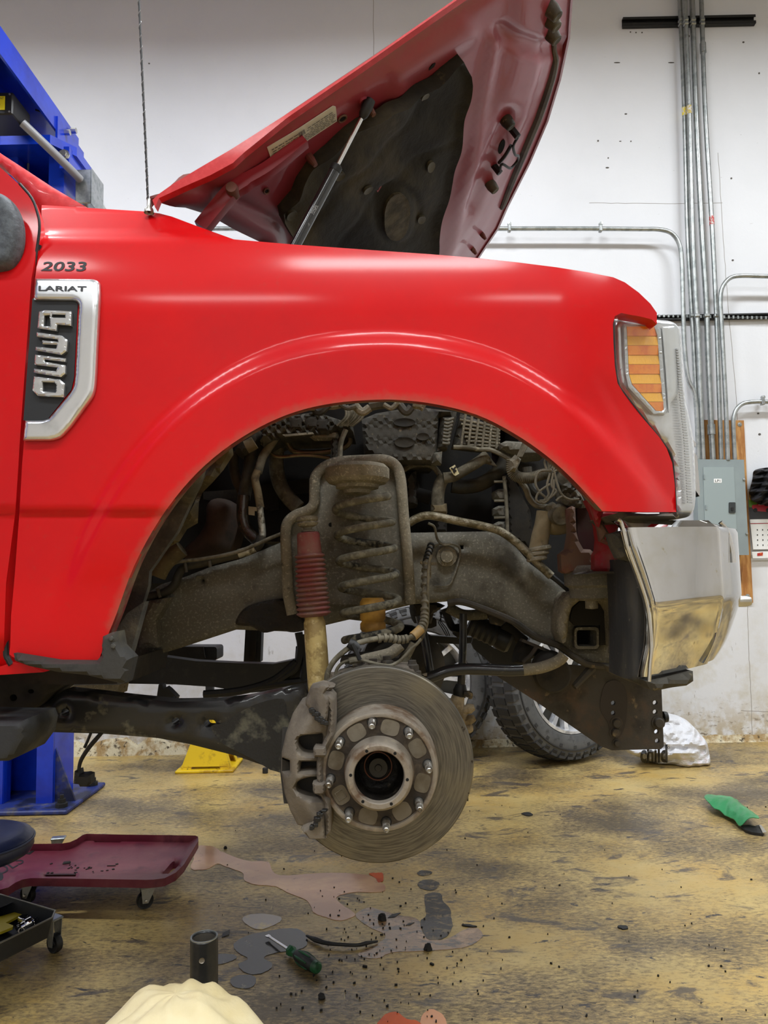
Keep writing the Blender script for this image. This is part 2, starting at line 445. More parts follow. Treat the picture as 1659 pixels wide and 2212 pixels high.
# joints and cracks in the tilt-up wall
M_crack = mat('crack_grey', (150, 146, 140), .9)
for pts in ([(806, -30), (807, 60), (808, 150)], [(1551, 330), (1560, 480), (1571, 640), (1590, 860), (1596, 1000)],
            [(1614, 1300), (1617, 1400), (1622, 1500), (1625, 1598)], [(1600, 1535), (1659, 1537), (1700, 1538)], [(1272, 438), (1400, 440), (1560, 439)]):
    c = [p for p in spl(pts, 8)]; c = [(x + random.uniform(-.7, .7), y + random.uniform(-.7, .7)) for x, y in c]
    struct(link('trim_1', tube([U(x, y, YW + .0015) for x, y in c], .0026, 5), M_crack, parent=wall_back))
M_nick = mat('nick_grey', (90, 86, 82), .9)
for (x, y, w, h) in ((1333, 135, 7, 1.2), (1450, 135, 7, 1.2), (1362, 69, 1.5, 1.5), (1374, 70, 1.5, 1.5), (1387, 70, 1.5, 1.5), (1488, 78, 2, 2.5), (1606, 91, 2.5, 2),
                     (1640, 158, 2, 2), (1292, 304, 2, 2), (1314, 341, 1.5, 1.5), (1340, 305, 2.5, 1), (1363, 305, 1.5, 1.5), (1312, 362, 4, 1.5), (1352, 246, 3, 1.5), (322, 137, 2, 1.5), (1583, 562, 2.5, 2), (1580, 385, 2, 2), (1641, 938, 3, 2.5), (1638, 893, 2.5, 2)):
    struct(link('trim_2', slab(circ(x, y, w, h, 8), Wp(.002), (0, .004, 0)), M_nick, parent=wall_back))

# ================================================================ electrical
M_galv = mat('galvanised_steel', (176, 180, 180), .34, .85, layers=[((148, 154, 154), 22, .45, .6)])
M_blk = mat('black_steel', (22, 23, 24), .55, layers=[((40, 39, 36), 30, .55, .7)])
M_black = mat('black_plastic', (24, 24, 25), .5)
r = .0155
CON = [
    ('leftmost of the four tall galvanised conduits rising from the grey panel', [(1466, -60), (1468.5, 0), (1478, 235), (1485, 499), (1492, 642), (1498, 745), (1505, 880), (1513, 994)], r, .056),
    ('second of the four tall galvanised conduits from the left', [(1477, -60), (1479.5, 0), (1488.7, 235), (1496, 499), (1503, 642), (1509, 745), (1514, 880), (1519, 994)], r, .092),
    ('third and thickest tall grey conduit with a coupling near the plywood', [(1493, -60), (1495, 0), (1503, 235), (1516, 499), (1525, 642), (1529, 760), (1535, 900), (1540, 994)], .0185, .060),
    ('rightmost of the four tall galvanised conduits', [(1513, -60), (1515, 0), (1523, 235), (1537, 470), (1546, 645), (1550, 745), (1554, 870), (1558, 994)], r, .056)]
conduits = []
def clamp(parent, x, y, off, m=None, w=.05):
    c = U(x, y, YW - off); link('clamp', box(c, (w, .034, .022), None, .004), m or M_galv, parent)
for lab, pts, rr, off in CON:
    pts = [(a, b, YW - off) for a, b in pts]
    t = thing('electrical_conduit', lab, 'conduit', U(*pts[-1]), 'vertical conduits on the back wall')
    link('pipe', ptube(pts, rr, 12, 6), M_galv, t)
    for (yy) in (44, 52, 682):
        x = np.interp(yy, [p[1] for p in pts], [p[0] for p in pts]); clamp(t, x, yy, off + .008, None, rr * 2.0)
    conduits.append(t)
for k, y in ((0, 242), (1, 238), (3, 477)):
    pts = CON[k][1]; x = np.interp(y, [p[1] for p in pts], [p[0] for p in pts]); cc = U(x, y, YW - CON[k][3])
    col = {0: (232, 212, 60), 1: (196, 176, 90), 3: (190, 60, 60)}[k]
    link('sticker', lathe([(CON[k][2] + .0012, -.03), (CON[k][2] + .0012, .03)], cc, (0.02, 0, 1), 12), mat('sticker_%d' % k, col, .5, layers=[((210, 205, 200), 90, .5, .52)]), conduits[k])
for k, y in ((2, 928), (3, 104)):
    pts = CON[k][1]; x = np.interp(y, [p[1] for p in pts], [p[0] for p in pts]); cc = U(x, y, YW - CON[k][3])
    link('coupling', lathe([(.0, -.034), (CON[k][2] + .006, -.034), (CON[k][2] + .006, .034), (0, .034)], cc, (0.02, 0, 1), 14), M_galv, conduits[k])
def conduit(lab, pts, off, clamps=(), rr=.0145, grp=None):
    pts = [(a, b, YW - off) for a, b in pts]
    t = thing('electrical_conduit', lab, 'conduit', U(*pts[-1]), grp)
    link('pipe', ptube(pts, rr, 12, 7), M_galv, t)
    for (x, y) in clamps:
        c = U(x, y, YW - off); link('clamp', box(c, (.022, .036, .045), None, .004), M_galv, t)
        link('screw', lathe([(0, -.02), (.012, -.018), (.014, -.006), (.014, 0)], U(x, y - 9, YW - off + .02), (0, 1, 0), 10), M_galv, t)
    return t
conduit('horizontal galvanised conduit behind the hood that bends down beside the tall conduits', [(420, 494), (600, 494), (800, 494), (1070, 494), (1250, 494), (1380, 495), (1425, 496), (1452, 505), (1468, 530), (1473, 570), (1475, 640), (1478, 740), (1486, 815), (1500, 850), (1505, 900), (1508, 994)], .098, [(1100, 494), (1297, 494)])
conduit('upper of the two short conduits that leave the frame at the right edge', [(1760, 597), (1659, 597), (1600, 596), (1575, 602), (1560, 622), (1556, 650), (1558, 690), (1563, 780), (1568, 880), (1572, 994)], .115)
conduit('lower of the two short conduits that leave the frame at the right edge', [(1760, 868), (1659, 868), (1630, 868), (1605, 872), (1590, 886), (1584, 910), (1585, 950), (1587, 994)], .060, [(1647, 868)])
# channel strut (C profile)
def strut(name, lab, x0, x1, y, hpx, off, m):
    a, b = U(x0, y, YW), U(x1, y + (x1 - x0) * .02, YW); h = hpx / FPX * YW; L_ = b.x - a.x; cx, cz = (a.x + b.x) / 2, (a.z + b.z) / 2
    mb = MB(); mb.join(box((cx, YW - .004, cz), (L_, .006, h)))
    for s in (-1, 1):
        mb.join(box((cx, YW - .018, cz + s * h * .46), (L_, .03, h * .1))); mb.join(box((cx, YW - .033, cz + s * h * .34), (L_, .004, h * .26)))
    return tag(link(name, mb, m, smooth=False), lab, 'rail')
strut('channel_strut', 'upper black metal channel strut crossed by the tall conduits', 1343, 1628, 48, 21, .02, M_blk)
st = strut('channel_strut', 'lower black metal channel strut running off the right edge behind the headlamp', 1380, 1790, 682, 11, .02, M_blk)
mb = MB()
for k in range(26):
    c = U(1424 + k * 10, 682 + k * .2, YW - .034); mb.join(box(c, (.012, .008, .02)))
o = link('slot_teeth', mb, M_galv, st, smooth=False); o['kind'] = 'stuff'

# plywood backing, breaker panel
M_ply = mat('plywood', (196, 146, 84), .6, layers=[((160, 104, 50), 7, .42, .6, (3, 1, .5)), ((112, 70, 34), 5, .58, .7, (5, 1, .6)), ((214, 170, 108), 12, .6, .72, (3, 1, .3))], bump=(14, .1))
t = thing('plywood_board', 'orange-brown plywood backing board behind the grey breaker panel', 'board', U(1560, 1301, YW), None)
link('board', slab([(1515, 907), (1607, 908), (1627, 1302), (1530, 1301)], Wp(.016), (0, .0155, 0)), M_ply, t, smooth=False)
for (x, y) in ((1598, 917), (1615, 1288)):
    link('washer', lathe([(0, -.006), (.006, -.006), (.007, -.003), (.014, -.002), (.015, 0)], U(x, y, YW - .017), (0, 1, 0), 14), M_galv, t)
M_pan = mat('panel_grey', (140, 152, 154), .42, layers=[((132, 143, 146), 3, .4, .6)])
P0 = YW - .02
t = thing('breaker_panel', 'grey metal breaker panel with a hinged door mounted on plywood', 'panel', U(1562, 1197, P0))
link('box', slab([(1506, 994), (1605, 994), (1616, 1197), (1515, 1197)], Wp(.115), (0, .095, 0), rnd=None), M_pan, t, smooth=False)
link('cover', slab([(1503, 992), (1607, 993), (1618, 1199), (1512, 1199)], Wp(.121), (0, .005, 0)), M_pan, t, smooth=False)
dr = link('door', slab([(1519, 1009), (1585, 1009), (1593, 1179), (1524, 1179)], Wp(.125), (0, .004, 0)), mat('panel_door', (148, 161, 163), .42), t, smooth=False)
link('latch', slab(rrect(1575, 1085, 1589, 1108, 2), Wp(.131), (0, .006, 0)), mat('latch_metal', (70, 74, 76), .4, .6), dr)
link('latch_lever', slab(rrect(1580, 1096, 1585, 1103, 1), Wp(.135), (0, .005, 0)), M_blk, dr)
lb = link('label_plate', slab(rrect(1542, 1034, 1559, 1043, 1), Wp(.1265), (0, .001, 0)), mat('paper_white', (236, 238, 238), .6), dr)
for (x, y) in ((1521, 1030), (1525, 1096)):
    link('hinge', box(U(x, y, YW - .127), (.008, .006, .03)), M_pan, t, smooth=False)
mb = text_mb('LP1', Wp(.1275), 1545, 1036, 1556, 1041); link('lettering', mb, M_black, t, smooth=False)
for (x, y) in ((1607, 1036), (1613, 1153)):
    link('screw', lathe([(0, -.008), (.008, -.006), (.009, 0)], U(x, y, YW - .122), (0, 1, 0), 10), M_galv, t)

# calendar with a picture of a red car, black jacket over it
t = thing('wall_calendar', 'hanging wall calendar with a red car picture beside the breaker panel', 'calendar', U(1670, 1206, YW - .03))
Cp = lambda off: Wp(.03 + off)
link('picture', slab([(1616, 1056), (1730, 1052), (1732, 1121), (1620, 1123)], Cp(0), (0, .004, 0)), mat('picture_sky', (176, 168, 158), .35), t, smooth=False)
link('hill', slab([(1617, 1062), (1625, 1056), (1640, 1054), (1730, 1054), (1730, 1080), (1617, 1082)], Cp(.001), (0, .001, 0)), mat('picture_brown', (150, 112, 62), .35), t, smooth=False)
link('house', slab([(1624, 1068), (1640, 1062), (1656, 1066), (1657, 1081), (1624, 1081)], Cp(.002), (0, .001, 0)), mat('picture_white', (206, 204, 206), .35, layers=[((90, 90, 110), 120, .5, .54)]), t, smooth=False)
link('grass', slab([(1617, 1080), (1731, 1080), (1731, 1096), (1618, 1096)], Cp(.002), (0, .001, 0)), mat('picture_green', (84, 118, 44), .35), t, smooth=False)
link('asphalt', slab([(1618, 1096), (1731, 1094), (1732, 1120), (1620, 1122)], Cp(.003), (0, .001, 0)), mat('picture_asphalt', (44, 45, 50), .35), t, smooth=False)
ca = link('printed_car', slab([(1624, 1094), (1626, 1091), (1635, 1090), (1640, 1085), (1648, 1084), (1659, 1085), (1675, 1091), (1690, 1093), (1692, 1104), (1660, 1106), (1636, 1104), (1626, 1099)], Cp(.004), (0, .001, 0)), mat('picture_red', (170, 28, 50), .3), t, smooth=False)
link('printed_window', slab([(1638, 1091), (1642, 1086), (1650, 1086), (1652, 1091)], Cp(.005), (0, .001, 0)), mat('picture_window', (196, 186, 200), .3), ca, smooth=False)
for x in (1632, 1659): link('printed_wheel', slab(circ(x, 1102, 4.2, 4.6, 12), Cp(.006), (0, .001, 0)), M_black, ca, smooth=False)
link('page', slab([(1620, 1122), (1732, 1120), (1738, 1185), (1627, 1187), (1623, 1150)], Cp(.006), (0, .003, 0)), mat('paper_white', (236, 238, 238), .6), t, smooth=False)
link('red_rule', slab([(1621, 1130), (1732, 1128.5), (1732, 1130), (1621, 1131.6)], Cp(.008), (0, .001, 0)), mat('rule_red', (160, 50, 66), .5), t, smooth=False)
mb = MB()
for i in range(6):
    for j in range(4): mb.join(slab(rrect(1635 + i * 11.5 + j * .3, 1143 + j * 11, 1637 + i * 11.5 + j * .3, 1146 + j * 11, .5, 2), Cp(.008), (0, .001, 0)))
o = link('day_numbers', mb, M_black, t, smooth=False); o['kind'] = 'stuff'
link('footer', slab([(1624, 1192), (1738, 1188), (1740, 1204), (1626, 1206)], Cp(.004), (0, .003, 0)), mat('paper_white', (236, 238, 238), .6), t, smooth=False)
link('footer_emblem', slab([(1636, 1195), (1648, 1193), (1648, 1200), (1636, 1201)], Cp(.006), (0, .001, 0)), mat('emblem_orange', (206, 104, 40), .5, layers=[((180, 40, 40), 60, .5, .52)]), t, smooth=False)
M_cloth = mat('black_cloth', (24, 24, 28), .7, layers=[((44, 44, 50), 12, .5, .7)], bump=(18, .5, .02))
jk = slab(spl([(1648, 1012), (1665, 1006), (1700, 1005), (1730, 1020), (1745, 1070), (1730, 1096), (1690, 1092), (1655, 1084), (1641, 1072), (1638, 1058), (1645, 1030)], 5, True), lambda x, y: U(x, y, YW - .17 - .03 * math.sin(x * .35 + y * .12) - .02 * math.sin(y * .4 - x * .1)), (0, .12, 0), 5, rnd=(22, .10))
tag(link('black_jacket', jk, M_cloth), 'black fabric jacket hanging at the right edge over the calendar', 'jacket')

# ================================================================ vehicle lift (blue two-post) behind the truck
M_blue = mat('lift_blue', (16, 60, 200), .32, coat=.4, layers=[((10, 44, 165), 4, .45, .65)])
M_bluedk = mat('lift_blue_base', (34, 50, 120), .5, layers=[((90, 88, 92), 16, .5, .66), ((24, 30, 60), 6, .5, .6)])
M_bolt = mat('zinc_bolt', (200, 198, 190), .3, .9)
M_cable = mat('steel_cable', (150, 150, 145), .4, .8, bump=(160, .6, .004, (1, 1, .3)))
M_whgrey = mat('hose_grey', (150, 152, 155), .45)
LX, LY = -1.845, 3.92
def column(x, y, sgn, lab):
    t = thing('lift_post', lab, 'vehicle lift', (x, y, 0), 'posts of the vehicle lift')
    H = 3.42; w = .32; d = .24
    mb = box((x, y + sgn * d / 2, H / 2), (w, .012, H)); link('back_plate', mb, M_blue, t, smooth=False)
    for s in (-1, 1):
        mb = box((x + s * w / 2, y, H / 2), (.012, d, H)); mb.join(box((x + s * (w / 2 - .035), y - sgn * d / 2, H / 2), (.082, .012, H), None)); mb.join(box((x + s * (w / 2 - .075), y - sgn * (d / 2 - .035), H / 2), (.008, .07, H)))
        link('side_channel', mb, M_blue, t, smooth=False)
    bp = box((x, y, .012), (w + .26, d + .26, .022), None, .006); link('base_plate', bp, M_bluedk, t)
    for sx in (-1, 1):
        g = MB().add([(x + sx * w / 2, y - .1, .02), (x + sx * (w / 2 + .11), y - .1, .02), (x + sx * w / 2, y - .1, .30), (x + sx * w / 2, y - .088, .02), (x + sx * (w / 2 + .11), y - .088, .02), (x + sx * w / 2, y - .088, .30)], [(0, 1, 2), (3, 5, 4), (0, 3, 4, 1), (1, 4, 5, 2), (2, 5, 3, 0)])
        link('gusset', g, M_bluedk, t, smooth=False)
        for sy in (-1, 1):
            link('anchor_bolt', lathe([(0, .06), (.01, .058), (.01, .04), (.02, .04), (.02, .022), (.03, .02), (.03, 0)], (x + sx * (w / 2 + .08), y + sy * (d / 2 + .07), .022), (0, 0, 1), 8), M_blk, t)
    # head: flared bolted plate and two outrigger plates
    hd = MB(); z0, z1 = H - .02, H + .03
    out = [(-.22, -.17), (-.12, -.24), (.14, -.24), (.23, -.12), (.23, .15), (-.22, .15)]
    vs = [(x + a, y + sgn * b, z) for z in (z0, z1) for a, b in out]; k = len(out)
    hd.add(vs, [tuple(range(k)), tuple(range(2 * k - 1, k - 1, -1))] + [(i, (i + 1) % k, (i + 1) % k + k, i + k) for i in range(k)])
    hd.join(box((x - .19, y - sgn * .03, H - .06), (.05, .3, .12))); hd.join(box((x + .19, y - sgn * .03, H - .06), (.05, .3, .12)))
    link('head_plate', hd, M_blue, t, smooth=False)
    for a in (-.19, .19):
        link('bolt', lathe([(0, -.025), (.018, -.025), (.02, -.01), (.03, -.01), (.03, 0)], (x + a, y - .18, H - .05), (0, 1, 0), 8), M_bolt, t)
    for a in (-.06, .10):
        link('lift_cable', tube([(x + a, y - .06, 1.2), (x + a, y - .06, H - .02)], .007, 8), M_cable, t)
    # carriage with two arms reaching under the truck
    cz = .80
    for s in (-1,):
        c0 = Vector((x, y, .72)); c1 = Vector((x + .66, y - sgn * .85, .70)); dd_ = c1 - c0
        ar = link('arm', box((c0 + c1) / 2, (dd_.length, .10, .08), math.atan2(dd_.y, dd_.x), .008), M_blk, t)
        link('arm_pad', lathe([(0, .10), (.06, .10), (.065, .08), (.03, .075), (.03, 0)][::-1], c1 + Vector((0, 0, .02)), (0, 0, 1), 20), M_black, ar)
    link('carriage', box((x, y - sgn * .02, cz + .25), (w - .06, d - .06, .7), None, .01), M_blk, t)
    return t
H = 3.42
far = column(LX, LY, 1, 'far blue lift post behind the cab, in front of the white wall')
near = column(LX, .55, -1, 'near blue lift post beside the cab, outside the left edge')
# overhead beam joins both posts
bt = thing('overhead_beam', 'blue overhead beam of the lift slanting into the top left corner', 'vehicle lift', (LX + .02, 2.2, H + .03))
bx, bz = LX + .04, H + .03
y0, y1 = .5, LY + .1
mb = box((bx, (y0 + y1) / 2, bz + .19), (.20, y1 - y0, .012)); mb.join(box((bx + .1, (y0 + y1) / 2, bz + .125), (.012, y1 - y0, .13))); mb.join(box((bx - .1, (y0 + y1) / 2, bz + .125), (.012, y1 - y0, .13)))
link('channel', mb, M_blue, bt, smooth=False)
mb = box((bx + .11, LY - .02, bz + .06), (.012, .34, .15)); mb.join(box((bx - .11, LY - .02, bz + .06), (.012, .34, .15))); mb.join(box((bx + .11, .6, bz + .06), (.012, .3, .15))); mb.join(box((bx - .11, .6, bz + .06), (.012, .3, .15)))
link('end_bracket', mb, M_blue, bt, smooth=False)
for (yy, zz) in ((LY - .1, .1), (LY + .05, .03), (LY - .02, .16)):
    link('bolt', lathe([(0, .03), (.016, .028), (.016, 0)], (bx + .115, yy, bz + zz), (1, 0, 0), 8), M_bolt, bt)
SB = U(-8, 226, 3.42)
sb = thing('shutoff_switch_box', 'black switch box with a yellow sticker under the blue overhead beam', 'switch box', (SB.x, 3.42, SB.z - .05))
link('box', box((SB.x, 3.5, SB.z), (.17, .18, .115), None, .006), M_black, sb)
link('hanger', box((SB.x - .03, 3.5, (SB.z + bz + .06) / 2), (.06, .04, bz + .06 - SB.z - .1)), M_black, sb, smooth=False)
c = (SB.x, 3.408, SB.z)
link('warning_sticker', box((c[0] + .005, c[1] + .001, c[2]), (.085, .0015, .07)), mat('sticker_yellow', (240, 224, 30), .5), sb, smooth=False)
mp = lambda x, y: Vector((c[0] + .005 + x, c[1] - .0005, c[2] - y))
link('lettering', text_mb('IMPORTANT', mp, -.038, -.03, .038, -.018), M_black, sb, smooth=False)
link('hand_symbol', slab(circ(0, .009, .02, .018, 12), mp, (0, .0004, 0), holes=[circ(0, .009, .015, .013, 10)]), M_black, sb, smooth=False)
for s in (-1, 1): link('screw', lathe([(0, -.004), (.005, -.003), (.005, 0)], (SB.x + .07, 3.41, SB.z + s * .045), (0, 1, 0), 8), M_bolt, sb)
jb = thing('junction_box', 'galvanised junction box on the side of the far blue post', 'junction box', (LX + .19, LY - .05, 3.12))
JC = Vector((LX + .275, LY - .06, 3.22))
link('box', box(JC, (.085, .16, .19), None, .004), M_galv, jb); link('lid', box(JC + Vector((.045, 0, 0)), (.004, .165, .195)), M_galv, jb, smooth=False)
link('outlet_pipe', tube(spl([JC + Vector((0, -.04, -.09)), JC + Vector((.0, -.04, -.15)), JC + Vector((-.01, -.03, -.3)), JC + Vector((-.01, -.03, -1.6))], 4), .013, 10), M_bolt, jb)
h0, h1 = Vector((SB.x + .09, 3.5, SB.z - .045)), JC + Vector((-.01, -.095, .03))
hs = [h0.lerp(h1, t) + Vector((.03, -.02, -.03)) * (4 * t * (1 - t)) for t in (0, .25, .5, .75, 1)]
tag(link('flexible_hose', tube(spl(hs, 8), .021, 12), M_whgrey), 'grey flexible conduit from the black switch box to the junction box', 'hose')
hs = [U(76, 237, 3.72), U(100, 246, 3.75), U(122, 262, 3.8), U(133, 280, 3.84), U(136, 300, 3.86), U(134, 320, 3.88)]
tag(link('thin_cable', tube(spl(hs, 6), .005, 8), M_black), 'thin black cable arching from the beam down to the blue post', 'cable')
st = slab([(158, 338), (165, 345), (228, 450), (222, 456), (155, 348)], Wp(.02), (0, .01, 0))
tag(link('wall_strap', st, mat('strap_grey', (176, 180, 178), .7)), 'pale grey strap running diagonally down the wall from the blue post', 'strap')

# ================================================================ things by the wall
M_rub = mat('tyre_rubber', (74, 75, 76), .62, layers=[((96, 96, 96), 5, .45, .65), ((50, 50, 50), 20, .55, .7)], bump=(120, .15))
M_trd = mat('tread_rubber', (44, 44, 45), .7, layers=[((66, 66, 64), 9, .5, .68)])
M_alloy = mat('alloy', (222, 224, 228), .3, .35, layers=[((170, 172, 178), 8, .5, .6)])
M_alloyd = mat('alloy_dark', (84, 84, 80), .45, .5)
def wheel(lab, c, ax, R=.415, w=.24, spin=0.0):
    """axis ax points out of the visible face; c is the wheel centre"""
    c = Vector(c); ax = Vector(ax).normalized(); lowz = c.z - R
    t = thing('truck_wheel', lab, 'wheel', (c.x, c.y, 0), 'wheels leaning against the back wall')
    ri = R * .655; h = w / 2
    prof = [(ri, h * .80), (ri + .012, h * .98), (ri + .035, h * 1.04), (R * .82, h * 1.06), (R * .91, h * .98), (R * .965, h * .86), (R * .985, h * .6), (R * .985, -h * .6), (R * .965, -h * .86), (R * .91, -h * .98), (R * .82, -h * 1.06), (ri + .03, -h), (ri, -h * .8)]
    link('tyre', lathe(prof[::-1], c, ax, 72), M_rub, t)
    u = ax.orthogonal().normalized(); v = ax.cross(u)
    n = 44
    def P(a, r_, hh): return c + (u * math.cos(a) + v * math.sin(a)) * r_ + ax * hh
    me = None
    for k in range(n):
        for row, (h0, h1, off) in enumerate(((.50, .98, 0), (-.98, -.50, .5), (-.42, .42, .25))):
            a = 2 * PI * (k + off) / n; da = 2 * PI / n * (.34 if row < 2 else .30); sk = .3 * da if row == 2 else 0
            vs = []
            for rr in (0, 1):
                for (aa, hh) in ((a - da, h0), (a + da, h0), (a + da + sk, h1), (a - da + sk, h1)):
                    rad = (R * (1.0 if abs(hh) < .6 else .972)) if rr else R * .94; vs.append(P(aa, rad, hh * h))
            mbk = MB().add(vs, [(4, 5, 6, 7), (0, 1, 5, 4), (1, 2, 6, 5), (2, 3, 7, 6), (3, 0, 4, 7)])
            if row == 0:   # shoulder lug over the sidewall
                vs = [P(a - da, R * .97, h * .9), P(a + da, R * .97, h * .9), P(a + da * .7, R * .90, h * 1.04), P(a - da * .7, R * .90, h * 1.04), P(a - da, R * .94, h * .8), P(a + da, R * .94, h * .8), P(a + da * .7, R * .88, h * .98), P(a - da * .7, R * .88, h * .98)]
                mbk.add(vs, [(0, 1, 2, 3), (0, 4, 5, 1), (1, 5, 6, 2), (2, 6, 7, 3), (3, 7, 4, 0)])
            link('tread_block', mbk, M_trd, t, smooth=False)
    # raised ticks on the sidewall and rings
    link('sidewall_ring', lathe([(R * .865, h * 1.02), (R * .865, h * 1.075), (R * .85, h * 1.08), (R * .85, h * 1.02)], c, ax, 64), M_trd, t)
    for k in range(44):
        a = 2 * PI * (k + .5) / 44
        if k % 2: link('sidewall_mark', MB().add([P(a - .03, R * .80, h * 1.07), P(a + .03, R * .80, h * 1.07), P(a + .03, R * .835, h * 1.07), P(a - .03, R * .835, h * 1.07)], [(0, 1, 2, 3)]), M_trd, t, smooth=False)
    # rim
    link('rim', lathe([(ri + .004, h * .86), (ri + .004, h * .93), (ri - .012, h * .95), (ri - .02, h * .80), (ri - .035, h * .3), (ri - .03, -h * .8)][::-1], c, ax, 56), M_alloy, t)
    link('rim_well', lathe([(ri - .03, -.02), (.05, -.03), (0, -.03)], c, ax, 40), M_alloyd, t)
    link('hub_cap', lathe([(.085, h * .30), (.085, h * .55), (.07, h * .62), (0, h * .64)][::-1], c, ax, 28), M_alloy, t)
    for k in range(8):
        a0 = spin + 2 * PI * k / 8
        for s in (-1, 1):
            d0, d1 = s * .10, s * .20
            vs = []
            for (rr, ac, wd, hh) in ((.06, d0 * .8, .10, h * .52), (ri * .55, d0, .062, h * .72), (ri - .008, d1 * .92, .055, h * .80)):
                for sd in (-1, 1):
                    vs.append(P(a0 + ac + sd * wd * (1 if rr > .1 else 2.2), rr, hh)); vs.append(P(a0 + ac + sd * wd * (1 if rr > .1 else 2.2), rr, hh - .04))
            fs = []
            for i in (0, 4): fs += [(i, i + 4, i + 6, i + 2), (i, i + 1, i + 5, i + 4), (i + 2, i + 6, i + 7, i + 3)]
            link('spoke', MB().add(vs, fs), M_alloy, t, sharp=20)
    return t
WY = YW - .19
def wc(px, py, z, back): p = FL(px, py); return (p.x, p.y + back, z)
w1 = wheel('leftmost truck wheel standing upright behind the brake rotor, silver spokes showing', (FL(906, 1634).x, YW - .26, .47), (.10, -1, .06), R=.462, spin=.2)
w2 = wheel('truck wheel leaning turned to the right of the other, tread facing out', (FL(1206, 1634).x, YW - .36, .46), (.55, -1, .12), R=.455, spin=.5)
for w_, ax_ in ((w1, (.16, -1, .06)), (w2, (.62, -1, .12))):   # stand them exactly on the floor
    bpy.context.view_layer.update()
    zs = min((c.matrix_basis @ v.co).z + w_.location.z for c in w_.children for v in c.data.vertices); w_.location.z -= zs
    ym = max((c.matrix_basis @ v.co).y + w_.location.y for c in w_.children for v in c.data.vertices); w_.location.y -= max(0, ym - YW + .015)

# yellow jack stand
M_yel = mat('stand_yellow', (236, 200, 24), .45, layers=[((190, 150, 20), 10, .5, .62), ((60, 50, 30), 26, .64, .7)])
JS = FL(443, 1668)
js = thing('jack_stand', 'yellow jack stand on the floor near the back wall', 'jack stand', (JS.x, JS.y, 0))
hw = .15; z = .0; x, y = JS.x, JS.y + .12
mb = MB()
top = .30
for (sx, sy) in ((-1, -1), (1, -1), (1, 1), (-1, 1)):
    a = Vector((x + sx * hw, y + sy * .12, .0)); b = Vector((x + sx * .045, y + sy * .045, top)); e1 = Vector((-sx * .06, 0, 0)); e2 = Vector((0, -sy * .06, 0))
    vs = [a, a + e1, b + e1 * .4, b, a + e2, b + e2 * .4]; link('leg', MB().add(vs + [v + Vector((sx * -.004, sy * -.004, 0)) for v in vs], [(0, 1, 2, 3), (0, 3, 5, 4), (6, 9, 8, 7), (6, 10, 11, 9)]), M_yel, js, smooth=False)
for sy in (-1, 1):
    link('web', MB().add([(x - hw * .85, y + sy * .115, .03), (x + hw * .85, y + sy * .115, .03), (x + .05, y + sy * .05, top * .9), (x - .05, y + sy * .05, top * .9)], [(0, 1, 2, 3)]), M_yel, js, smooth=False)
link('base_frame', box((x, y, .008), (hw * 2.25, .30, .016), None, .004), M_yel, js)
link('column', box((x, y, .26), (.085, .085, .3), None, .01), M_yel, js)
link('sticker', box((x, y - .088, .11), (.07, .003, .12), Matrix.Rotation(-.25, 3, 'X')), mat('sticker_dark', (70, 66, 60), .5), js, smooth=False)
link('ratchet_post', box((x, y, .48), (.045, .045, .2), None, .004), M_blk, js)
sd = box((x, y, .59), (.14, .06, .02), None, .004); sd.join(box((x - .06, y, .605), (.02, .06, .03))); sd.join(box((x + .06, y, .605), (.02, .06, .03))); link('saddle', sd, M_blk, js)
c = FL(573, 1670); tag(link('rubber_plug', lathe([(0, .032), (.014, .03), (.016, .026), (.016, 0), (0, 0)], c, (0, 0, 1), 12), M_black), 'small black rubber cylinder alone on the floor right of the yellow stand', 'plug')

# white plastic bag
M_bag = mat('white_plastic_bag', (212, 213, 218), .4, layers=[((222, 186, 190), 5, .60, .74), ((214, 208, 196), 7, .58, .72)], bump=(16, .6, .02, (1, 1, 2)))
BY = FL(1500, 1665).y + .10
out = [(1370, 1635), (1368, 1620), (1378, 1600), (1405, 1580), (1430, 1562), (1452, 1553), (1480, 1556), (1500, 1563), (1517, 1578), (1532, 1595), (1543, 1608), (1548, 1630), (1551, 1656), (1540, 1671), (1505, 1673), (1480, 1671), (1462, 1662), (1430, 1660), (1398, 1648)]
def bagY(x, y):
    from mathutils import noise as NZ
    f = .05 * NZ.noise(Vector((x * .022, y * .05, 3))) + .03 * NZ.noise(Vector((x * .07 + y * .05, y * .09 - x * .03, 9)))
    return BY - .04 + f + max(0, (1600 - y)) * .0010
    f = .018 * math.sin((x - 1460) * .09 + (y - 1600) * .16) + .014 * math.sin((x - 1450) * -.05 + (y - 1600) * .31) + .010 * math.sin(x * .23 + y * .05)
    return BY - .04 + f + max(0, (1600 - y)) * .0010
bg = link('plastic_bag', slab(spl(out, 5, True), lambda x, y: U(x, y, bagY(x, y)), (0, .20, 0), 4.5, rnd=(42, .13)), M_bag)
lo = min((bg.matrix_basis @ v.co).z for v in bg.data.vertices)
for v in bg.data.vertices:
    if v.co.z + bg.location.z < .0: v.co.z = -bg.location.z
tag(bg, 'stuffed white plastic bag with black print slumped on the floor by the wall', 'bag')
mpb = lambda x, y: U(x, y, bagY(x, y) + .13 * max(0, 1 - min((y - (1598 - (x - 1370) * .4)), (1652 + (x - 1400) * .25) - y) / 30) ** 2 - .050)
def bagtext(px0, py0, px1, py1, s):
    return text_mb(s, lambda u, v: mpb(px0 + (px1 - px0) * u + (py1 - py0) * (v - .5) * .0, py0 + (py1 - py0) * v), 0, 0, 1, 1, ext=.035)
link('print', bagtext(1383, 1608, 1442, 1648, 'child'), M_black, bg, smooth=False)
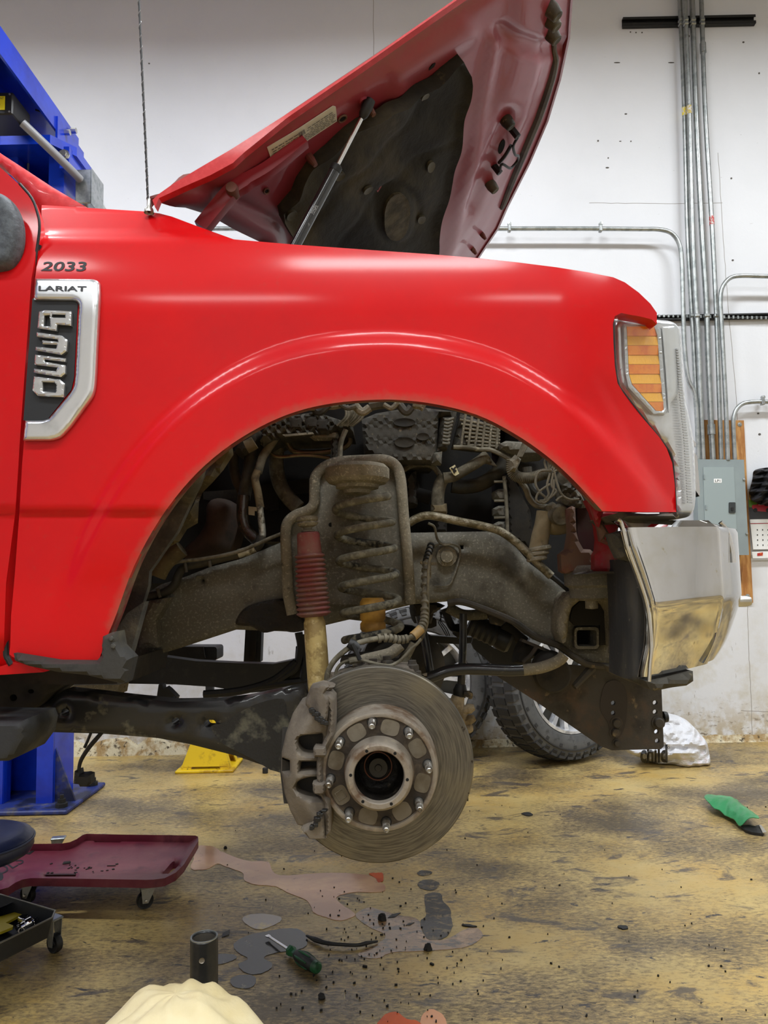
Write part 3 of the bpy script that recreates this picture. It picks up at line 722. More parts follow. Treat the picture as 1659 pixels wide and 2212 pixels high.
link('registered_mark', slab(circ(1443, 1614, 2.6, n=12), lambda x, y: mpb(x, y) + Vector((0, -.01, 0)), (0, .001, 0), holes=[circ(1443, 1614, 1.9, n=10)]), M_black, bg, smooth=False)

# green cut bottle
GY = .05
M_green = mat('green_plastic', (40, 130, 78), .3, layers=[((60, 160, 104), 8, .5, .7), ((40, 90, 50), 22, .62, .72)], bump=(14, .4, .01))
gout = spl([(1523, 1738), (1530, 1727), (1550, 1722), (1575, 1720), (1590, 1721), (1597, 1730), (1599, 1742), (1615, 1752), (1632, 1768), (1642, 1784), (1632, 1786), (1618, 1784), (1600, 1785), (1585, 1772), (1560, 1758), (1540, 1752)], 4, True)
def gz(x, y):
    ax_ = np.array([[1530, 1738], [1575, 1742], [1610, 1768], [1640, 1790]], float); d = _dist(np.array([[x, y]]), ax_, False)[0]
    return .012 + .045 * max(0, 1 - (d / 22) ** 2) + .0012 * math.sin(x * .22 + y * .3)
g = link('cut_bottle', slab(gout, lambda x, y: FL(x, y + 10, 0) + Vector((0, 0, gz(x, y))), (0, 0, -.003), 4), M_green)
tag(g, 'crumpled green plastic sleeve with a black open end on the floor at right', 'plastic scrap')
link('dark_lining', slab([(1600, 1785), (1618, 1784), (1632, 1786), (1642, 1783), (1651, 1797), (1648, 1803), (1625, 1800), (1610, 1795)], lambda x, y: FL(x, y + 4, 0) + Vector((0, 0, .012)), (0, 0, -.012), 5), M_black, g)
link('foil_tip', slab([(1640, 1786), (1645, 1786), (1657, 1802), (1648, 1803)], lambda x, y: FL(x, y + 4, 0) + Vector((0, 0, .016)), (0, 0, -.003)), M_bolt, g)
# ================================================================ the truck
z6 = lambda x, y: (250 + x / 3.016, 850 + y / 3.016)
z7 = lambda x, y: (600 + x / 3.016, 850 + y / 3.016)
z8 = lambda x, y: (850 + x / 3.016, 850 + y / 3.016)
z2 = lambda x, y: (580 + x / 3.318, 1380 + y / 3.318)
z3 = lambda x, y: (880 + x / 2.765, 1250 + y / 2.765)
z4 = lambda x, y: (1150 + x / 3.26, 1080 + y / 3.26)
zb = lambda x, y: (x / 2.37, 1350 + y / 2.37)
zl = lambda x, y: (x / 4.1475, 500 + y / 4.1475)
zh = lambda x, y: (300 + x / 1.746, y / 1.746)
ze = lambda x, y: (880 + x / 8.295, 1280 + y / 8.295)
zw = lambda x, y: (1080 + x / 4.879, 950 + y / 4.879)
zq = lambda x, y: (480 + x / 4.879, 850 + y / 4.879)
def T(f, pts): return [f(*p) for p in pts]
def TY(f, pts, Y): return [(*f(p[0], p[1]), (p[2] if len(p) > 2 else Y)) for p in pts]
DUST = (122, 104, 80)
M_red = mat('truck_red', (214, 14, 18), .42, coat=.32, coatr=.14, layers=[((196, 18, 26), 2.2, .4, .7)], dust=((150, 96, 78), .5), spec=.12)
M_redtop = mat('truck_red_dusty', (204, 20, 26), .5, coat=.2, layers=[((214, 40, 44), 60, .45, .62), ((224, 80, 80), 160, .68, .76)], dust=(DUST, .6))
M_maroon = mat('hood_underside_red', (150, 54, 70), .42, coat=.25, layers=[((146, 84, 94), 1.9, .50, .78, None, .6), ((142, 112, 110), 2.6, .68, .84, None, .8), ((150, 130, 120), 38, .70, .78, (1, 1, .4))], dust=(DUST, .5))
M_marinner = mat('apron_dusty_red', (110, 44, 44), .75, layers=[((112, 86, 70), 5, .42, .6), ((150, 120, 104), 18, .56, .66, (1, 1, .25)), ((86, 72, 52), 30, .6, .7)])
M_apron = mat('apron_red', (160, 24, 32), .5, layers=[((150, 96, 90), 6, .5, .66), ((176, 140, 126), 20, .58, .66, (1, 1, .25)), ((120, 100, 74), 40, .64, .72)])
M_dirt = mat('road_dirt_steel', (120, 117, 106), .92, layers=[((100, 97, 87), 4, .42, .62), ((144, 140, 128), 160, .54, .66), ((66, 62, 54), 7, .58, .72)], bump=(220, .55, .004))
M_dirtl = mat('light_dirt_steel', (136, 129, 112), .9, layers=[((108, 102, 86), 10, .42, .6), ((166, 158, 138), 160, .54, .66), ((74, 70, 60), 26, .62, .72)], bump=(200, .5, .004))
M_dark = mat('underbody_dark', (34, 31, 26), .85, layers=[((58, 51, 38), 6, .48, .68), ((20, 18, 16), 12, .55, .7)], bump=(60, .35))
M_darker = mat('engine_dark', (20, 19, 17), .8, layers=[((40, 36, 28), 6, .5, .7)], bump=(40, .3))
M_plas = mat('dusty_black_plastic', (64, 61, 53), .7, layers=[((100, 94, 80), 5, .48, .64), ((34, 32, 28), 14, .56, .68), ((120, 110, 88), 60, .62, .72)], bump=(70, .4))
M_felt = mat('liner_felt', (82, 81, 76), .95, layers=[((104, 100, 88), 30, .48, .64), ((58, 58, 56), 8, .5, .66), ((110, 104, 88), 150, .68, .75)], bump=(180, .8, .004))
M_felttan = mat('liner_tan', (96, 86, 60), .9, layers=[((66, 60, 44), 9, .45, .62), ((124, 114, 84), 40, .58, .7)], bump=(90, .5))
M_armblk = mat('arm_black_paint', (22, 24, 27), .34, coat=.3, layers=[((52, 48, 42), 7, .52, .60, None, .8), ((100, 98, 84), 12, .62, .68, None, .95), ((120, 112, 90), 60, .72, .78, None, .95)], bump=(120, .1))
M_armdirt = mat('arm_dirty_end', (30, 31, 32), .45, layers=[((104, 102, 88), 9, .50, .58, None, .95), ((86, 72, 56), 4, .56, .66, None, .9), ((30, 31, 32), 22, .60, .66)], bump=(150, .35))
M_iron = mat('cast_iron', (110, 102, 92), .68, .2, layers=[((128, 119, 106), 12, .45, .62), ((84, 75, 66), 7, .52, .66), ((124, 92, 66), 24, .66, .74)], bump=(190, .35))
M_rustm = mat('rusty_steel', (66, 61, 54), .8, layers=[((94, 72, 54), 5, .56, .70), ((40, 36, 30), 9, .52, .66), ((128, 112, 84), 30, .62, .72)], bump=(120, .4))
M_bell = mat('bellows_red', (122, 58, 56), .85, layers=[((118, 90, 80), 9, .42, .62), ((134, 112, 90), 70, .60, .72)], bump=(120, .3))
M_shock = mat('shock_tan', (190, 168, 110), .5, .2, layers=[((150, 128, 80), 26, .46, .56), ((214, 196, 146), 50, .58, .68), ((110, 70, 50), 9, .64, .72)], bump=(120, .3))
M_chrome = mat('chrome', (214, 215, 217), .05, 1.0, layers=[((200, 198, 190), 5, .5, .7, None, .11), ((196, 190, 172), 90, .66, .74, (1, 1, .6), .3)])
M_chromef = mat('chrome_film', (214, 212, 206), .16, 1.0, layers=[((196, 188, 164), 6, .52, .7, None, .4)])
M_hose = mat('rubber_hose', (46, 44, 38), .7, layers=[((74, 68, 52), 12, .45, .62)])
M_hoset = mat('dusty_hose', (120, 114, 98), .8, layers=[((78, 72, 56), 20, .42, .6), ((132, 124, 102), 60, .58, .7)], bump=(120, .3))
M_metpipe = mat('bare_pipe', (150, 138, 108), .35, .75, layers=[((120, 108, 80), 14, .46, .6)])
M_foil = mat('foil_wrap', (140, 132, 112), .42, .6, layers=[((96, 88, 66), 30, .46, .58)], bump=(60, .9, .006))
M_tan = mat('tan_dust', (134, 120, 92), .85, layers=[((100, 86, 60), 9, .42, .62), ((74, 62, 44), 20, .6, .7)], bump=(60, .4))
M_oily = mat('oily_hose', (46, 34, 20), .16, coat=.8, layers=[((74, 58, 36), 16, .5, .66)], bump=(60, .9, .006))
M_silver = mat('silver_sleeve', (170, 166, 150), .4, .6, layers=[((90, 84, 66), 40, .5, .6)], bump=(90, .7, .004))

TR = thing('pickup_truck', 'red pickup truck raised on the lift, hood open, front wheel removed', 'truck', U(700, 1500, 2.3))
ARCH = spl([(213, 1428), (232, 1375), (252, 1325), (290, 1222), (345, 1122), (410, 1038), (480, 974), (560, 923), (640, 889), (720, 871), (800, 864), (862, 864), (940, 873), (1030, 896), (1110, 936), (1180, 984), (1240, 1038), (1300, 1103)], 4)
_arch = np.array(ARCH)
CREASE = spl([(36, 1108), (150, 1106), (305, 1104)], 3)
def fdist(x, y): return _dist(np.array([[x, y]]), _arch, False)[0]
def sm(a, b, v):
    t = min(1, max(0, (v - a) / (b - a))); return t * t * (3 - 2 * t)
def FD(x, y):
    d = fdist(x, y)
    Y = 1.400
    s = max(0, (690 - y) / 150.0); Y += .030 * s * s
    if x < 520 and y < 516: Y += .022 * sm(516, 500, y) + .0004 * (516 - y)
    f = max(0, (x - 1180) / 260.0); Y += .075 * f * f
    # bodyside tucks in a little under the front and rear corner creases
    Y += .010 * sm(1098, 1112, y) * sm(420, 300, x) - .006 * sm(1250, 1400, y) * (x < 320)
    # wheel-arch flare: shelf then a flat band, then the rolled lip
    cw = 112 + 12 * math.sin((x - 250) / 1050.0 * PI)
    Y -= .018 * sm(cw + 30, cw - 14, d) * sm(1400, 1080, y)
    # diagonal facets by the lamp
    if x > 1200 and y > 780:
        e = (x - 1270) * .62 - (y - 905) * .60   # >0 on the lamp side
        Y += .008 * sm(-6, 10, e) * sm(1200, 1290, x) * sm(780, 900, y)
        e2 = (x - 1330) * .80 - (y - 900) * .42
        Y += .007 * sm(-6, 8, e2) * sm(780, 900, y)
    return Y
LAMPCUT = [(1419, 700), (1408, 690), (1385, 684), (1362, 680), (1342, 676), (1328, 683), (1324, 700), (1325, 740), (1328, 790), (1334, 828), (1346, 848), (1390, 905), (1424, 944), (1440, 968), (1452, 1000), (1458, 1050), (1461, 1106)]
out = [(20, 1413), (22, 1395), (24, 1330), (32, 1240), (42, 1105), (48, 1000), (52, 952), (76, 600), (86, 520), (89, 490), (90, 443)] + \
      [(205, 450), (318, 457), (345, 461), (372, 468), (430, 490), (505, 517), (632, 528), (800, 540), (930, 549), (1027, 557), (1120, 567), (1200, 577), (1270, 588), (1325, 599), (1350, 610), (1380, 632), (1405, 656), (1419, 676)] + \
      LAMPCUT + [(1390, 1106), (1301, 1104)] + ARCH[::-1][1:] + [(190, 1432), (120, 1424), (40, 1424), (27, 1419)]
mb = slab(out, lambda x, y: U(x, y, FD(x, y)), (0, .012, 0), 11, dustline=ARCH[6:], dustw=22, backcap=False)
fender = link('fender', mb, M_red, TR, sharp=60)
# rolled lip returning inwards round the wheel opening
A3 = [U(x, y, FD(x, y)) for x, y in ARCH]
vs = []; fs = []
for i, p in enumerate(A3): vs += [p + Vector((0, .0, 0)), p + Vector((0, .018, .0)), p + Vector((0, .045, .006))]
for i in range(len(A3) - 1):
    for k in range(2): fs.append((i * 3 + k, (i + 1) * 3 + k, (i + 1) * 3 + k + 1, i * 3 + k + 1))
link('arch_lip', MB().add(vs, fs, [1.0] * len(vs)), mat('lip_dirty_red', (120, 40, 40), .8, layers=[(DUST, 20, .4, .62)]), fender)
# brow over the lamp: the recessed return of the sheet metal
vs = []; L3 = [U(x, y, FD(x, y)) for x, y in LAMPCUT]
for p in L3: vs += [p, p + Vector((-.002, .035, 0))]
link('lamp_recess', MB().add(vs, [(2 * i, 2 * i + 1, 2 * i + 3, 2 * i + 2) for i in range(len(L3) - 1)]), M_red, fender)
# crease strips: a shallow pressed line in the metal left of the arch
# far-side fender, mirrored about the truck's centre line
YC = 2.38
far_mb = slab([p for p in out], lambda x, y: (lambda p: Vector((p.x, 2 * YC - p.y, p.z)))(U(x, y, FD(x, y))), (0, -.012, 0), 60, backcap=False)
link('far_fender', far_mb, M_red, TR, sharp=60)
# number decal
def ptext(s, q0, q1, q2, q3, Yf, off, bold=0.0, shear=0.0, ext=.0):
    """text in the quadrilateral q0 (top left) q1 (top right) q2 (bottom right) q3 (bottom left)"""
    def mf(u, v):
        a = (q0[0] + (q1[0] - q0[0]) * u, q0[1] + (q1[1] - q0[1]) * u); b = (q3[0] + (q2[0] - q3[0]) * u, q3[1] + (q2[1] - q3[1]) * u)
        x, y = a[0] + (b[0] - a[0]) * v + shear * (1 - v), a[1] + (b[1] - a[1]) * v; return U(x, y, Yf(x, y) - off)
    cu = bpy.data.curves.new('t', 'FONT'); cu.body = s; cu.resolution_u = 3; cu.offset = bold
    ob = bpy.data.objects.new('t', cu); COL.objects.link(ob); me = bpy.data.meshes.new_from_object(ob); bpy.data.objects.remove(ob)
    V = np.array([v.co[:] for v in me.vertices]); lo, hi = V.min(0), V.max(0); f = [tuple(p.vertices) for p in me.polygons]
    P = [mf((v[0] - lo[0]) / (hi[0] - lo[0]), 1 - (v[1] - lo[1]) / (hi[1] - lo[1])) for v in V]; bpy.data.meshes.remove(me)
    return MB().add(P, f)
link('number_decal', ptext('2033', (90, 565), (184, 565), (184, 586), (88, 585), FD, .0012, .02, 5), M_black, fender, smooth=False)
# badge
M_badge = mat('badge_chrome', (226, 228, 230), .27, .85, layers=[((196, 198, 200), 12, .5, .7)])
bd = link('badge_frame', slab(spl([(73.5, 599), (140, 599.5)], 3) + spl([(198, 600.5), (208, 604), (212, 611), (213, 630)], 4) + spl([(211, 680), (207, 760), (204, 821), (199, 850), (188, 868)], 3) + spl([(150, 920), (130, 941), (118, 947), (104, 950)], 4) + [(47, 950.5), (51.5, 907)] + spl([(80, 907), (92, 906), (104, 902)], 4) + spl([(130, 871), (154, 840), (160, 813)], 4) + spl([(164, 740), (167, 680), (168, 660), (164, 650), (154, 646)], 4) + [(70, 645)],
          lambda x, y: U(x, y, FD(x, y) - .013), (0, .012, 0), 5, rnd=(9, .006)), M_badge, TR, sharp=50)
link('badge_backing', slab([(70, 645), (154, 645), (168, 655), (160, 815), (154, 842), (104, 904), (92, 908), (50.5, 908)], lambda x, y: U(x, y, FD(x, y) - .003), (0, .002, 0)), mat('badge_black', (34, 36, 38), .55), bd, smooth=False)
BY_ = lambda x, y: U(x, y, FD(x, y) - .012)
letters = [
    ([(345, 715), (400, 700), (635, 712), (632, 840), (508, 828), (500, 888), (332, 862)], [[(392, 748), (440, 744), (446, 848), (386, 842)], [(462, 738), (580, 742), (578, 768), (456, 766)]]),
    ([(325, 900), (550, 930), (600, 970), (590, 1070), (545, 1102), (315, 1062), (315, 1030), (498, 1046), (506, 1012), (375, 1006), (375, 972), (515, 986), (512, 962), (325, 940)], []),
    ([(310, 1100), (585, 1135), (580, 1165), (395, 1143), (395, 1164), (582, 1196), (580, 1270), (540, 1302), (300, 1262), (300, 1226), (496, 1250), (512, 1216), (305, 1190)], []),
    ([(300, 1295), (535, 1325), (575, 1360), (565, 1482), (335, 1470), (287, 1420)], [[(375, 1345), (480, 1350), (500, 1370), (495, 1440), (380, 1430)]])]
for o_, hs in letters:
    link('badge_letter', slab(T(zl, o_), BY_, (0, .009, 0), 3.0, holes=[T(zl, h) for h in hs], rnd=(3.2, .0022)), M_badge, bd, sharp=30)
link('trim_name', ptext('LARIAT', zl(345, 486), zl(775, 490), zl(770, 535), zl(343, 530), lambda x, y: FD(x, y) - .0135, .0006, .02), mat('engraved_grey', (46, 48, 52), .5, 0), bd, smooth=False)

# door, pillar, mirror, rocker
GAP = [(0, 361), (40, 397), (66, 428), (79, 462), (83, 490), (80, 530), (68, 600), (43, 950), (33, 1108), (13, 1260), (8, 1400), (14, 1426), (20, 1436)]
DY = lambda x, y: 1.402 + .03 * max(0, (690 - y) / 150.) ** 2 * .55 + .010 * sm(1098, 1112, y) + .0006 * max(0, y - 1380)
door = link('front_door', slab([(-420, 330), (-420, 1450)] + [(0, 1455), (30, 1452)][::1] + GAP[::-1], lambda x, y: U(x, y, DY(x, y)), (0, .03, 0), 16), M_red, TR, sharp=60)
link('door_seal', ptube([(x + 2.5, y, 1.405 + .012 * (y < 520)) for x, y in GAP[1:5]] + [(81, 530, 1.42), (70, 600, 1.42)], .0028, 8, 4), M_black, door)
link('pillar', slab([(-420, 90), (-60, 285), (0, 329), (60, 368), (110, 401), (192, 449), (140, 470), (90, 470), (80, 452), (62, 418), (34, 388), (0, 353), (-60, 322), (-420, 322)], lambda x, y: U(x, y, 1.552 + .0003 * max(0, 420 - y)), (0, .05, 0), 14, rnd=(12, .006)), M_redtop, TR, sharp=60)
link('mirror_mount', slab(spl([(-120, 400), (-30, 402), (5, 415), (26, 440), (38, 478), (37, 520), (24, 556), (2, 574), (-60, 580), (-120, 580)], 4, True), lambda x, y: U(x, y, 1.385), (0, .03, 0), 6, rnd=(24, .022)), mat('mirror_grey', (84, 90, 96), .6, layers=[((64, 68, 74), 60, .45, .6)], bump=(160, .4)), door)
link('rocker_panel', slab([(-420, 1452), (-420, 1500), (0, 1458), (94, 1452), (70, 1440), (30, 1430), (0, 1440)], lambda x, y: U(x, y, 1.43), (0, .10, 0), 20), M_red, TR)
link('door_seal_lower', ptube([(x + 4.5, y, 1.432) for x, y in GAP[5:]], .0055, 8, 4), M_black, door)
# cab shell behind (so that the truck is a body, not a skin)
cab = MB(); xa, xb = U(-420, 400, 1.5).x, U(40, 450, 1.5).x
cab.join(box(((xa + xb) / 2, YC, U(0, 900, 1.5).z), (xb - xa, 1.66, .95)))
link('cab_interior', cab, M_dark, TR, smooth=False)
link('cowl_panel', slab([(205, 455), (345, 466), (430, 494), (505, 520), (560, 560), (200, 560)], lambda x, y: U(x, y, 1.52), (0, 1.7, 0)), M_darker, TR, smooth=False)

# ------------------------------------------------ hood
HA, HB = U(335, 440, 1.50), U(1229, -170, 1.50)
hd_dir = (HB - HA).normalized(); HN = hd_dir.cross(Vector((0, 1, 0))).normalized()
if HN.dot(CAM - HA) < 0: HN = -HN          # towards the camera = the underside
def seg_d(x, y, pts): return _dist(np.array([[x, y]]), np.array(pts, float), False)[0]
EDGE_N = [(335, 440), (374, 406), (470, 362), (529, 322), (620, 252), (800, 131), (980, 8), (1229, -162)]
EDGE_F = [(1229, -162), (1236, -60), (1229, 5), (1224, 80), (1205, 170), (1178, 260), (1140, 350), (1092, 446), (1072, 492), (1027, 560), (1000, 640)]
PADL = T(zh, [(1185, 182), (1212, 235), (1212, 262), (1185, 400), (1150, 640), (1095, 860), (1085, 955), (700, 930), (560, 870), (520, 800), (510, 760), (560, 700), (580, 650), (620, 590), (640, 570), (760, 460), (900, 360), (1080, 270)])
def hood_h(x, y):
    dn = seg_d(x, y, EDGE_N); df = seg_d(x, y, EDGE_F); dr = seg_d(x, y, [(335, 440), (400, 452), (450, 466), (510, 498), (560, 522)])
    h = .014 * sm(8, 34, min(dn, df * .9))                           # hem flange then inner panel
    h += .020 * sm(40, 70, df) * sm(150, 110, df)                    # box section along the front
    h += .016 * sm(0, 1, 1) * math.exp(-(seg_d(x, y, [(1060, 70), (1010, 330), (985, 420), (950, 560)]) / 13.) ** 2)
    h -= .020 * math.exp(-(seg_d(x, y, [(1085, 235), (1035, 360), (1010, 430)]) / 17.) ** 2)
    h -= .018 * sm(30, 8, seg_d(x, y, [(1080, 60), (1160, 90), (1200, 100)])) 
    h += .012 * math.exp(-(seg_d(x, y, [(850, 190), (860, 150), (1000, 60)]) / 22.) ** 2)
    h -= .014 * math.exp(-(dr / 14.) ** 2) + .012 * math.exp(-((dr - 60) / 14.) ** 2) * (x < 640)
    return h
def Hf(x, y, off=0.0): return onp(x, y, HA, HN) + HN * (hood_h(x, y) + off)
def Hp(x, y, off=0.0): return onp(x, y, HA, HN) + HN * off
hout = EDGE_N[:-1] + EDGE_F + [(1017, 600), (598, 880), (620, 700), (600, 580), (560, 522), (510, 498), (450, 464), (400, 448), (345, 446), (331, 452)]
hood = link('hood', slab(hout, lambda x, y: Hf(x, y), HN * -.006, 11, dustline=EDGE_N, dustw=24), M_maroon, TR, sharp=45)
# painted outer skin: wraps past the near edge
osk = [(329, 432), (343, 419), (374, 397), (425, 366), (500, 322), (618, 247), (800, 126), (980, 0), (1229, -170), (1229, -164), (980, 5), (800, 131), (622, 253), (529, 328), (503, 352), (455, 378), (395, 404), (343, 428), (335, 448)]
link('hood_skin_edge', slab(osk, lambda x, y: U(x, y, 1.485), (0, .02, 0), 8), M_redtop, hood)
link('hood_front_edge', slab(EDGE_F[:-1] + [(p[0] + 4.5, p[1] - 1) for p in EDGE_F[:-1][::-1]], lambda x, y: Hp(x, y, .006), HN * -.04), mat('hood_edge_red', (130, 16, 30), .35, coat=.5), hood)
link('weatherstrip', tube([Hf(x, y, .004) for x, y in spl([(1206, 76), (1192, 150), (1165, 230), (1125, 330), (1087, 437), (1082, 446)], 6)], [.005, .013, .016, .016, .012, .004], 8), mat('grey_rubber_strip', (84, 76, 68), .6, layers=[((60, 54, 50), 9, .45, .6)]), hood)
M_pad = mat('insulation_blanket', (42, 40, 34), .9, layers=[((84, 76, 56), 2.6, .50, .70, (1, .5, 1.6)), ((24, 23, 21), 4.5, .5, .66, (1, .5, 1.4)), ((100, 88, 62), 8, .66, .76, (1.5, .4, 1.5))], bump=(26, .5, .01, (1, .6, 1.4)))
def pad_h(x, y):
    h = .006 * math.sin(x * .035 + y * .02) + .005 * math.sin(x * .021 - y * .05 + 2)
    h -= .010 * math.exp(-(abs(math.hypot((x - 845) / 45., (y - 445) / 62.) - 1.0) / .16) ** 2)
    h += .008 * math.exp(-((math.hypot((x - 845) / 36., (y - 445) / 50.)) ** 2))
    h -= .007 * math.exp(-(seg_d(x, y, [(720, 520), (790, 420), (880, 330), (960, 280)]) / 6.) ** 2)
    h -= .007 * math.exp(-(seg_d(x, y, [(640, 480), (700, 400), (820, 300), (900, 200)]) / 8.) ** 2)
    return h
pad = link('insulation_pad', slab(PADL, lambda x, y: Hf(x, y, .022 + pad_h(x, y)), HN * -.02, 8, rnd=(16, -.016)), M_pad, hood, sharp=60)
M_clip = mat('pad_clip', (86, 82, 68), .7)
for (x, y, rx, ry, a) in ((1046, 322, 9, 17, .5), (1068, 585, 9, 18, .45), (835, 678, 9, 18, .9), (1041, 795, 8, 15, .6), (720, 615, 9, 18, .7), (548, 774, 11, 20, .7)):
    cx_, cy_ = zh(x, y); link('clip', slab(circ(cx_, cy_, rx / 1.3, ry / 1.5, 16, a), lambda u, v: Hf(u, v, .030 + pad_h(u, v)), HN * -.006, 4, rnd=(3, -.002)), M_clip, pad)
ov = circ(*zh(940, 775), 26, 50, 24, .2)
link('cone_pressing', slab(ov, lambda u, v: Hf(u, v, .026 + pad_h(u, v)), HN * -.006, 6, rnd=(12, -.004)), mat('cone_dusty', (96, 88, 70), .85, layers=[((64, 58, 44), 16, .45, .6)], bump=(40, .6, .006)), pad)
# emissions sticker
stq = T(zh, [(476, 546), (720, 384), (728, 384), (731, 436), (492, 594), (484, 594)])
sk = link('information_sticker', slab(stq, lambda x, y: Hf(x, y, .0030), HN * -.002, 12), mat('sticker_white', (206, 202, 190), .5), hood)
def Sq(u, v, off=.0042):
    a = np.array(zh(476, 546)); b = np.array(zh(724, 384)); c_ = np.array(zh(488, 594)); p = a + (b - a) * u + (c_ - a) * v; return Hf(p[0], p[1], off)
mb = MB(); random.seed(3)
for k in range(7):
    v = .16 + k * .115; u = .04
    while u < .94:
        w = random.uniform(.02, .07)
        if not (.40 < u < .54 and v < .4): mb.add([Sq(u, v), Sq(u + w, v), Sq(u + w, v + .035), Sq(u, v + .035)], [(3, 2, 1, 0)])
        u += w + random.uniform(.008, .02)
o = link('fine_print', mb, mat('print_grey', (70, 68, 66), .6), sk, smooth=False); o['kind'] = 'stuff'
mb = MB(); u = .43
while u < .53:
    w = random.choice([.003, .006]); mb.add([Sq(u, .1, .005), Sq(u + w, .1, .005), Sq(u + w, .38, .005), Sq(u, .38, .005)], [(3, 2, 1, 0)]); u += w + random.choice([.003, .005])
o = link('barcode', mb, M_black, sk, smooth=False); o['kind'] = 'stuff'
# holes, bumpers, latch striker, hinge arm, strut
M_hole = mat('hole_black', (8, 8, 8), .95)
for (x, y, rx, ry, a) in ((1083, 222, 8, 13, .5), (752, 427, 8, 14, .9), (466, 700, 7, 9, .6), (1350, 530, 6, 26, .35), (837, 368, 13, 7, 0)):
    cx_, cy_ = zh(x, y)
    if x == 837: continue
    link('hole', slab(circ(cx_, cy_, rx / 1.6, ry / 1.6, 14, a) if x != 1083 else T(zh, [(1073, 228), (1083, 210), (1095, 207), (1092, 225), (1075, 240)]), lambda u, v: Hf(u, v, .0022), HN * -.002), M_hole, hood)
    if x in (752, 466): link('grommet', tube([Hf(u, v, .003) for u, v in circ(cx_, cy_, rx / 1.4, ry / 1.4, 16, a)], .0022, 6, True), M_marinner, hood)
for (x, y) in ((1525, 40), (1532, 98), (1525, -4), (1368, 432), (1305, 668)):
    cx_, cy_ = zh(x, y); link('rubber_bumper', lathe([(.017, -.01), (.019, .012), (.015, .034), (.012, .036), (0, .034)], Hf(cx_, cy_, 0), HN, 14), M_plas, hood)
for (x, y) in ((1288, 876), (1254, 934), (626, 570), (845, 380)):
    cx_, cy_ = zh(x, y); link('stud', lathe([(.010, 0), (.010, .012), (.006, .03), (0, .03)], Hf(cx_, cy_, 0), HN, 10), M_marinner, hood)
link('hinge_boss', slab(circ(*zh(838, 368), 13, 13, 20), lambda u, v: Hf(u, v, .004), HN * -.006, 5, rnd=(4, -.003)), M_maroon, hood)
for pts, r_ in (([(1387, 465), (1372, 500), (1378, 530), (1400, 548), (1398, 570), (1370, 588), (1335, 572), (1325, 600)], .0045), ([(1325, 572), (1345, 540), (1365, 500)], .006)):
    link('latch_striker', tube([Hf(*zh(x, y), .028) for x, y in spl(pts, 5)], r_, 8), M_blk, hood)
for (x, y) in ((1387, 462), (1324, 604)): link('bolt', lathe([(.012, -.01), (.012, .03), (0, .032)], Hf(*zh(x, y), 0), HN, 6), M_blk, hood)
# hinge arm (red) in front of the pad
ha = [zh(235, 858), zh(290, 790), zh(350, 720), zh(400, 685), zh(480, 640), zh(560, 580), zh(625, 528)]
arm3 = [U(x, y, 1.58) for x, y in spl(ha, 5)]
mb = MB()
n = len(arm3); vs = []
for i, p in enumerate(arm3):
    t_ = (arm3[min(i + 1, n - 1)] - arm3[max(i - 1, 0)]).normalized(); w_ = t_.cross(Vector((0, 1, 0))); k = .0175 if i < n * .5 else .0175 - .005 * (i / n)
    for (a_, b_) in ((-1, 0), (-.9, -.010), (.9, -.010), (1, 0), (1, .014), (-1, .014)): vs.append(p + w_ * (a_ * k) + Vector((0, b_, 0)))
fs = [(i * 6 + j, (i + 1) * 6 + j, (i + 1) * 6 + (j + 1) % 6, i * 6 + (j + 1) % 6) for i in range(n - 1) for j in range(6)]
fs = [f[::-1] for f in fs] + [tuple(range(6)), tuple((n - 1) * 6 + k for k in range(6))[::-1]]
hg = link('hood_hinge', mb.add(vs, fs), mat('hinge_red', (140, 24, 36), .4, layers=[((130, 60, 60), 6, .5, .66)]), TR, sharp=40)
link('hinge_pin', lathe([(0, -.02), (.012, -.02), (.014, -.012), (.014, .012)], U(*zh(355, 722), 1.575), (0, 1, 0), 12), M_marinner, hg)
# gas strut
sa, sbm, sc_ = U(*zh(590, 925), 1.62), U(*zh(738, 645), 1.62), U(*zh(866, 395), 1.60)
gs = link('gas_strut', tube([sa - (sbm - sa) * .4, sa, sbm], .0125, 16), mat('strut_black', (26, 28, 30), .25, coat=.6, layers=[((90, 92, 92), 70, .66, .72)]), TR)
link('strut_rod', tube([sbm, sc_], .0050, 12), M_chrome, gs)
link('strut_collar', lathe([(.0, .0), (.0135, 0), (.0135, .012), (.009, .016), (0, .016)], sbm, sc_ - sbm, 14), M_blk, gs)
link('strut_socket', lathe([(.006, -.035), (.011, -.026), (.013, -.006), (.011, .012), (0, .014)], sc_, sc_ - sbm, 14), M_blk, gs)
link('ball_stud', tube([sc_, Hf(*zh(842, 372), .002)], .007, 10), M_marinner, gs)
g0, g1 = U(682, 442, 1.6075), U(671, 461, 1.6075); gd = g1 - g0; gw = gd.normalized().cross(Vector((0, 1, 0)))
if gw.x > 0: gw = -gw
gm = lambda u, v: g0 + gd * u + gw * (-.0068 + .0068 * v)
M_prt = mat('print_white', (170, 170, 168), .5)
link('strut_print', text_mb('FoMoCo', gm, .06, .18, .94, .86), M_prt, gs, smooth=False)
link('print_frame', tube([gm(0, 0), gm(1, 0), gm(1, 1), gm(0, 1)], .0004, 4, True), M_prt, gs)
